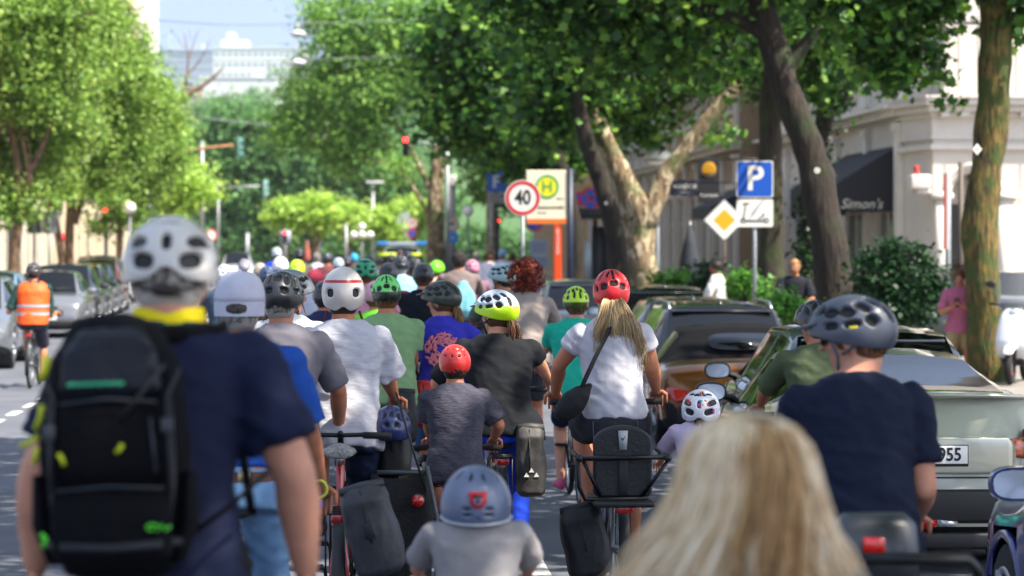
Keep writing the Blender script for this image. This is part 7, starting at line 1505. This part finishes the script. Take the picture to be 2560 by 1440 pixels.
pannier('red and black pannier between the green t-shirt and the boy', 1062, 1010, 372, .13, .30, mat('pannier_red', 'a81c1c', .5, bump=.2), .2); pannier('black pannier beside the red pannier, left one', 1005, 1040, 385, .2, .34, FB, .2); pannier('black bag on the rack right behind the white blouse rider', 985, 1105, 500, .17, .32, FB, .2, e=.5)
# bicycle with furry saddle, mudguard in front of the grey t-shirt rider
bz = None if True else bicycle(None, 'parked looking bicycle with grey furry saddle and black rear mudguard', col='b0201a', base=W(838, 0, 590), yaw=YAW, zs=1.0, hz=1.02, saddle='8d8a86', group=G_B)
# cargo box of the bicycle right of the white blouse
def cargo():
    c = W(1003, 0, 505); c.z = 0; r_ = thing('cargo_trailer', 'black mesh sided cargo box with curved rim beside the white blouse rider', 'cargo box', c, YAW)
    m = MB(); m.loft([((0, 0, .16), (.11, 0, 0), (0, .20, 0)), ((0, 0, .26), (.145, 0, 0), (0, .26, 0)), ((.0, 0, .62), (.16, 0, 0), (0, .29, 0)), ((0, 0, .80), (.15, 0, 0), (0, .27, 0)), ((0, 0, .80), (.115, 0, 0), (0, .25, 0)), ((0, 0, .5), (.11, 0, 0), (0, .25, 0))], 28, e=.55); m.build('tub', mat('mesh_black', '131316', .85, bump=.6, bs=120), r_)
    m = MB(); m.tube([(.13, -.24, .10), (.165, -.30, .35), (.168, -.30, .62), (.12, -.26, .86)], .022, 8, flat=.5); m.tube([(-.12, -.24, .83), (.11, -.26, .83), (.12, .24, .83)], .012, 8); m.build('rim_piping', mat('piping', '4a4c50', .4), r_)
    m = MB(); m.tube([(-.03, -.28, 1.22), (.05, -.30, .95), (.115, -.29, .74)], .012, 6, flat=.5); m.build('strap', BLACK, r_)
    for s_ in (-1, 1): MB().torus((s_*.13, 0, .18), .155, .022, 'x', 24, 6).build('wheel', RUBBER, r_)
    o = MB().tube([(.075, -.31, .70), (.075, -.345, .70)], .030, 18).build('reflector', REDL, r_); MB().tube([(.075, -.30, .70), (.075, -.335, .70)], .036, 18).build('reflector_ring', BLACK, o)
cargo()
q = thing('spare_helmet', 'dark blue helmet lying on the bag behind the white blouse rider', 'helmet', W(978, 1085, 505), YAW); helmet(q, Matrix(), 'plain', ('1d2a5c', '0c0e14', '1d2a5c'), .95, 64, 26)
# child seat and bars behind the ponytail woman
def longtail():
    c = W(1556, 0, 500); c.z = 0; r_ = thing('child_seat', 'black padded child seat back with steel hoop bars on the long tail bicycle', 'child seat', c, YAW)
    z = lambda py: H-(py-HY)/500; m = MB(); pts = []
    w_ = .147; zt, zb = z(1063), z(1242)
    for i in range(13): a = pi*i/12; pts.append((w_*cos(a), zt-.085+.085*sin(a)))
    pts += [(-w_, zb+.02), (-w_+.02, zb), (w_-.02, zb), (w_, zb+.02)]
    m.ngon(pts, -.03, .03); b = m.build('backrest', mat('pad_black', '1a1b1e', .55, bump=.15, bs=50), r_, sharp=30); bv = b.modifiers.new('b', 'BEVEL'); bv.width = .012; bv.segments = 3; bv.limit_method = 'ANGLE'
    m = MB(); m.ngon([(-.024, .035), (.024, .035), (.018, -.06), (-.018, -.06)], -.004, .004); o = m.build('reflective_patch', mat('patch_grey', 'a8acb0', .35), b); o.location = (-.0, -.034, zt-.06); bp = MB(); bp.ngon([(-.014, .006), (-.002, -.006), (.014, .012), (.004, -.008), (-.004, -.016)], -.006, 0); bi = bp.build('bird_emblem', SBLK, o, smooth=False)
    MB().box((0, -.036, zb+.10), (.045, .012, .17), b=.004).build('buckle_strap', BLACK, b)
    m = MB(); L = -.242; Rr = .20; yb = -.06
    m.tube([(L+.02, yb-.02, z(1143)), (Rr+.03, yb-.02, z(1140))], .0125, 8)
    m.tube([(L+.01, yb-.02, z(1143)), (L+.02, yb, z(1215)), (L+.05, yb, z(1245)), (-.10, yb+.02, z(1246)), (.12, yb+.02, z(1244))], .012, 8)
    m.tube([(L+.04, yb-.01, z(1150)), (-.11, yb+.02, z(1242))], .010, 8); m.tube([(Rr+.02, yb-.01, z(1150)), (.09, yb+.02, z(1242))], .010, 8); m.tube([(L+.02, yb-.02, z(1143)), (L+.02, .4, z(1143))], .0125, 8); m.tube([(Rr+.02, yb-.02, z(1140)), (Rr+.02, .4, z(1140))], .0125, 8)
    m.build('hoop_bars', mat('bar_black', '0f1012', .35, .3), r_)
    m = MB(); 
    for x in (L+.02, Rr+.02): m.ell((x, yb-.02, z(1142)), (.02, .02, .02), 10, 8)
    m.build('bar_joint', BLACK, r_)
    MB().box((.0, -.12, z(1268)), (.085, .02, .035), b=.006).build('rear_reflector', REDL, r_); m = MB(); m.box((0, .1, z(1255)), (.30, .5, .03), b=.01); m.build('rack_deck', BLACK, r_)
longtail()
# seat behind the navy man, near bottom right
def nearseat():
    s = 900; c = W(2185, 0, s); c.z = 0; r_ = thing('child_seat', 'dark plastic child seat shell with red reflector, behind the navy t-shirt man', 'child seat', c, YAW); z = lambda py: H-(py-HY)/s
    m = MB(); m.loft([((0, .04, z(1500)), (.11, 0, 0), (0, .05, 0)), ((0, .0, z(1440)), (.125, 0, 0), (0, .06, 0)), ((0, -.01, z(1370)), (.125, 0, 0), (0, .055, 0)), ((0, 0, z(1310)), (.115, 0, 0), (0, .045, 0)), ((0, .01, z(1284)), (.085, 0, 0), (0, .03, 0))], 24, e=.7); sh_ = m.build('shell', mat('seat_shell', '1d232c', .35, coat=.3), r_)
    MB().box((-.015, -.072, z(1356)), (.062, .012, .042), b=.006).build('reflector', REDL, sh_)
    m = MB(); m.tube([(-.05, -.12, z(1388)), (.10, -.12, z(1386)), (.24, -.11, z(1390)), (.27, -.10, z(1420)), (.275, -.08, z(1500))], .017, 10); m.build('hoop_bar', mat('bar_black', '0f1012', .35, .3), r_)
nearseat()
# ------------------------------------------------------------ the air
hzm = bpy.data.materials.new('air'); hzm.use_nodes = True; nt = hzm.node_tree; nt.nodes.remove(nt.nodes['Principled BSDF']); pv2 = nt.nodes.new('ShaderNodeVolumePrincipled'); pv2.inputs['Density'].default_value = .00013; pv2.inputs['Color'].default_value = (.86, .91, 1, 1); pv2.inputs['Anisotropy'].default_value = .2
nt.links.new(pv2.outputs[0], nt.nodes['Material Output'].inputs['Volume'])
MB().box((0, 1100, 69), (1600, 2400, 144)).build('haze', hzm, None, smooth=False, kind='stuff')
print('OBJS', len(bpy.data.objects), 'POLYS', sum(len(m.polygons) for m in bpy.data.meshes))
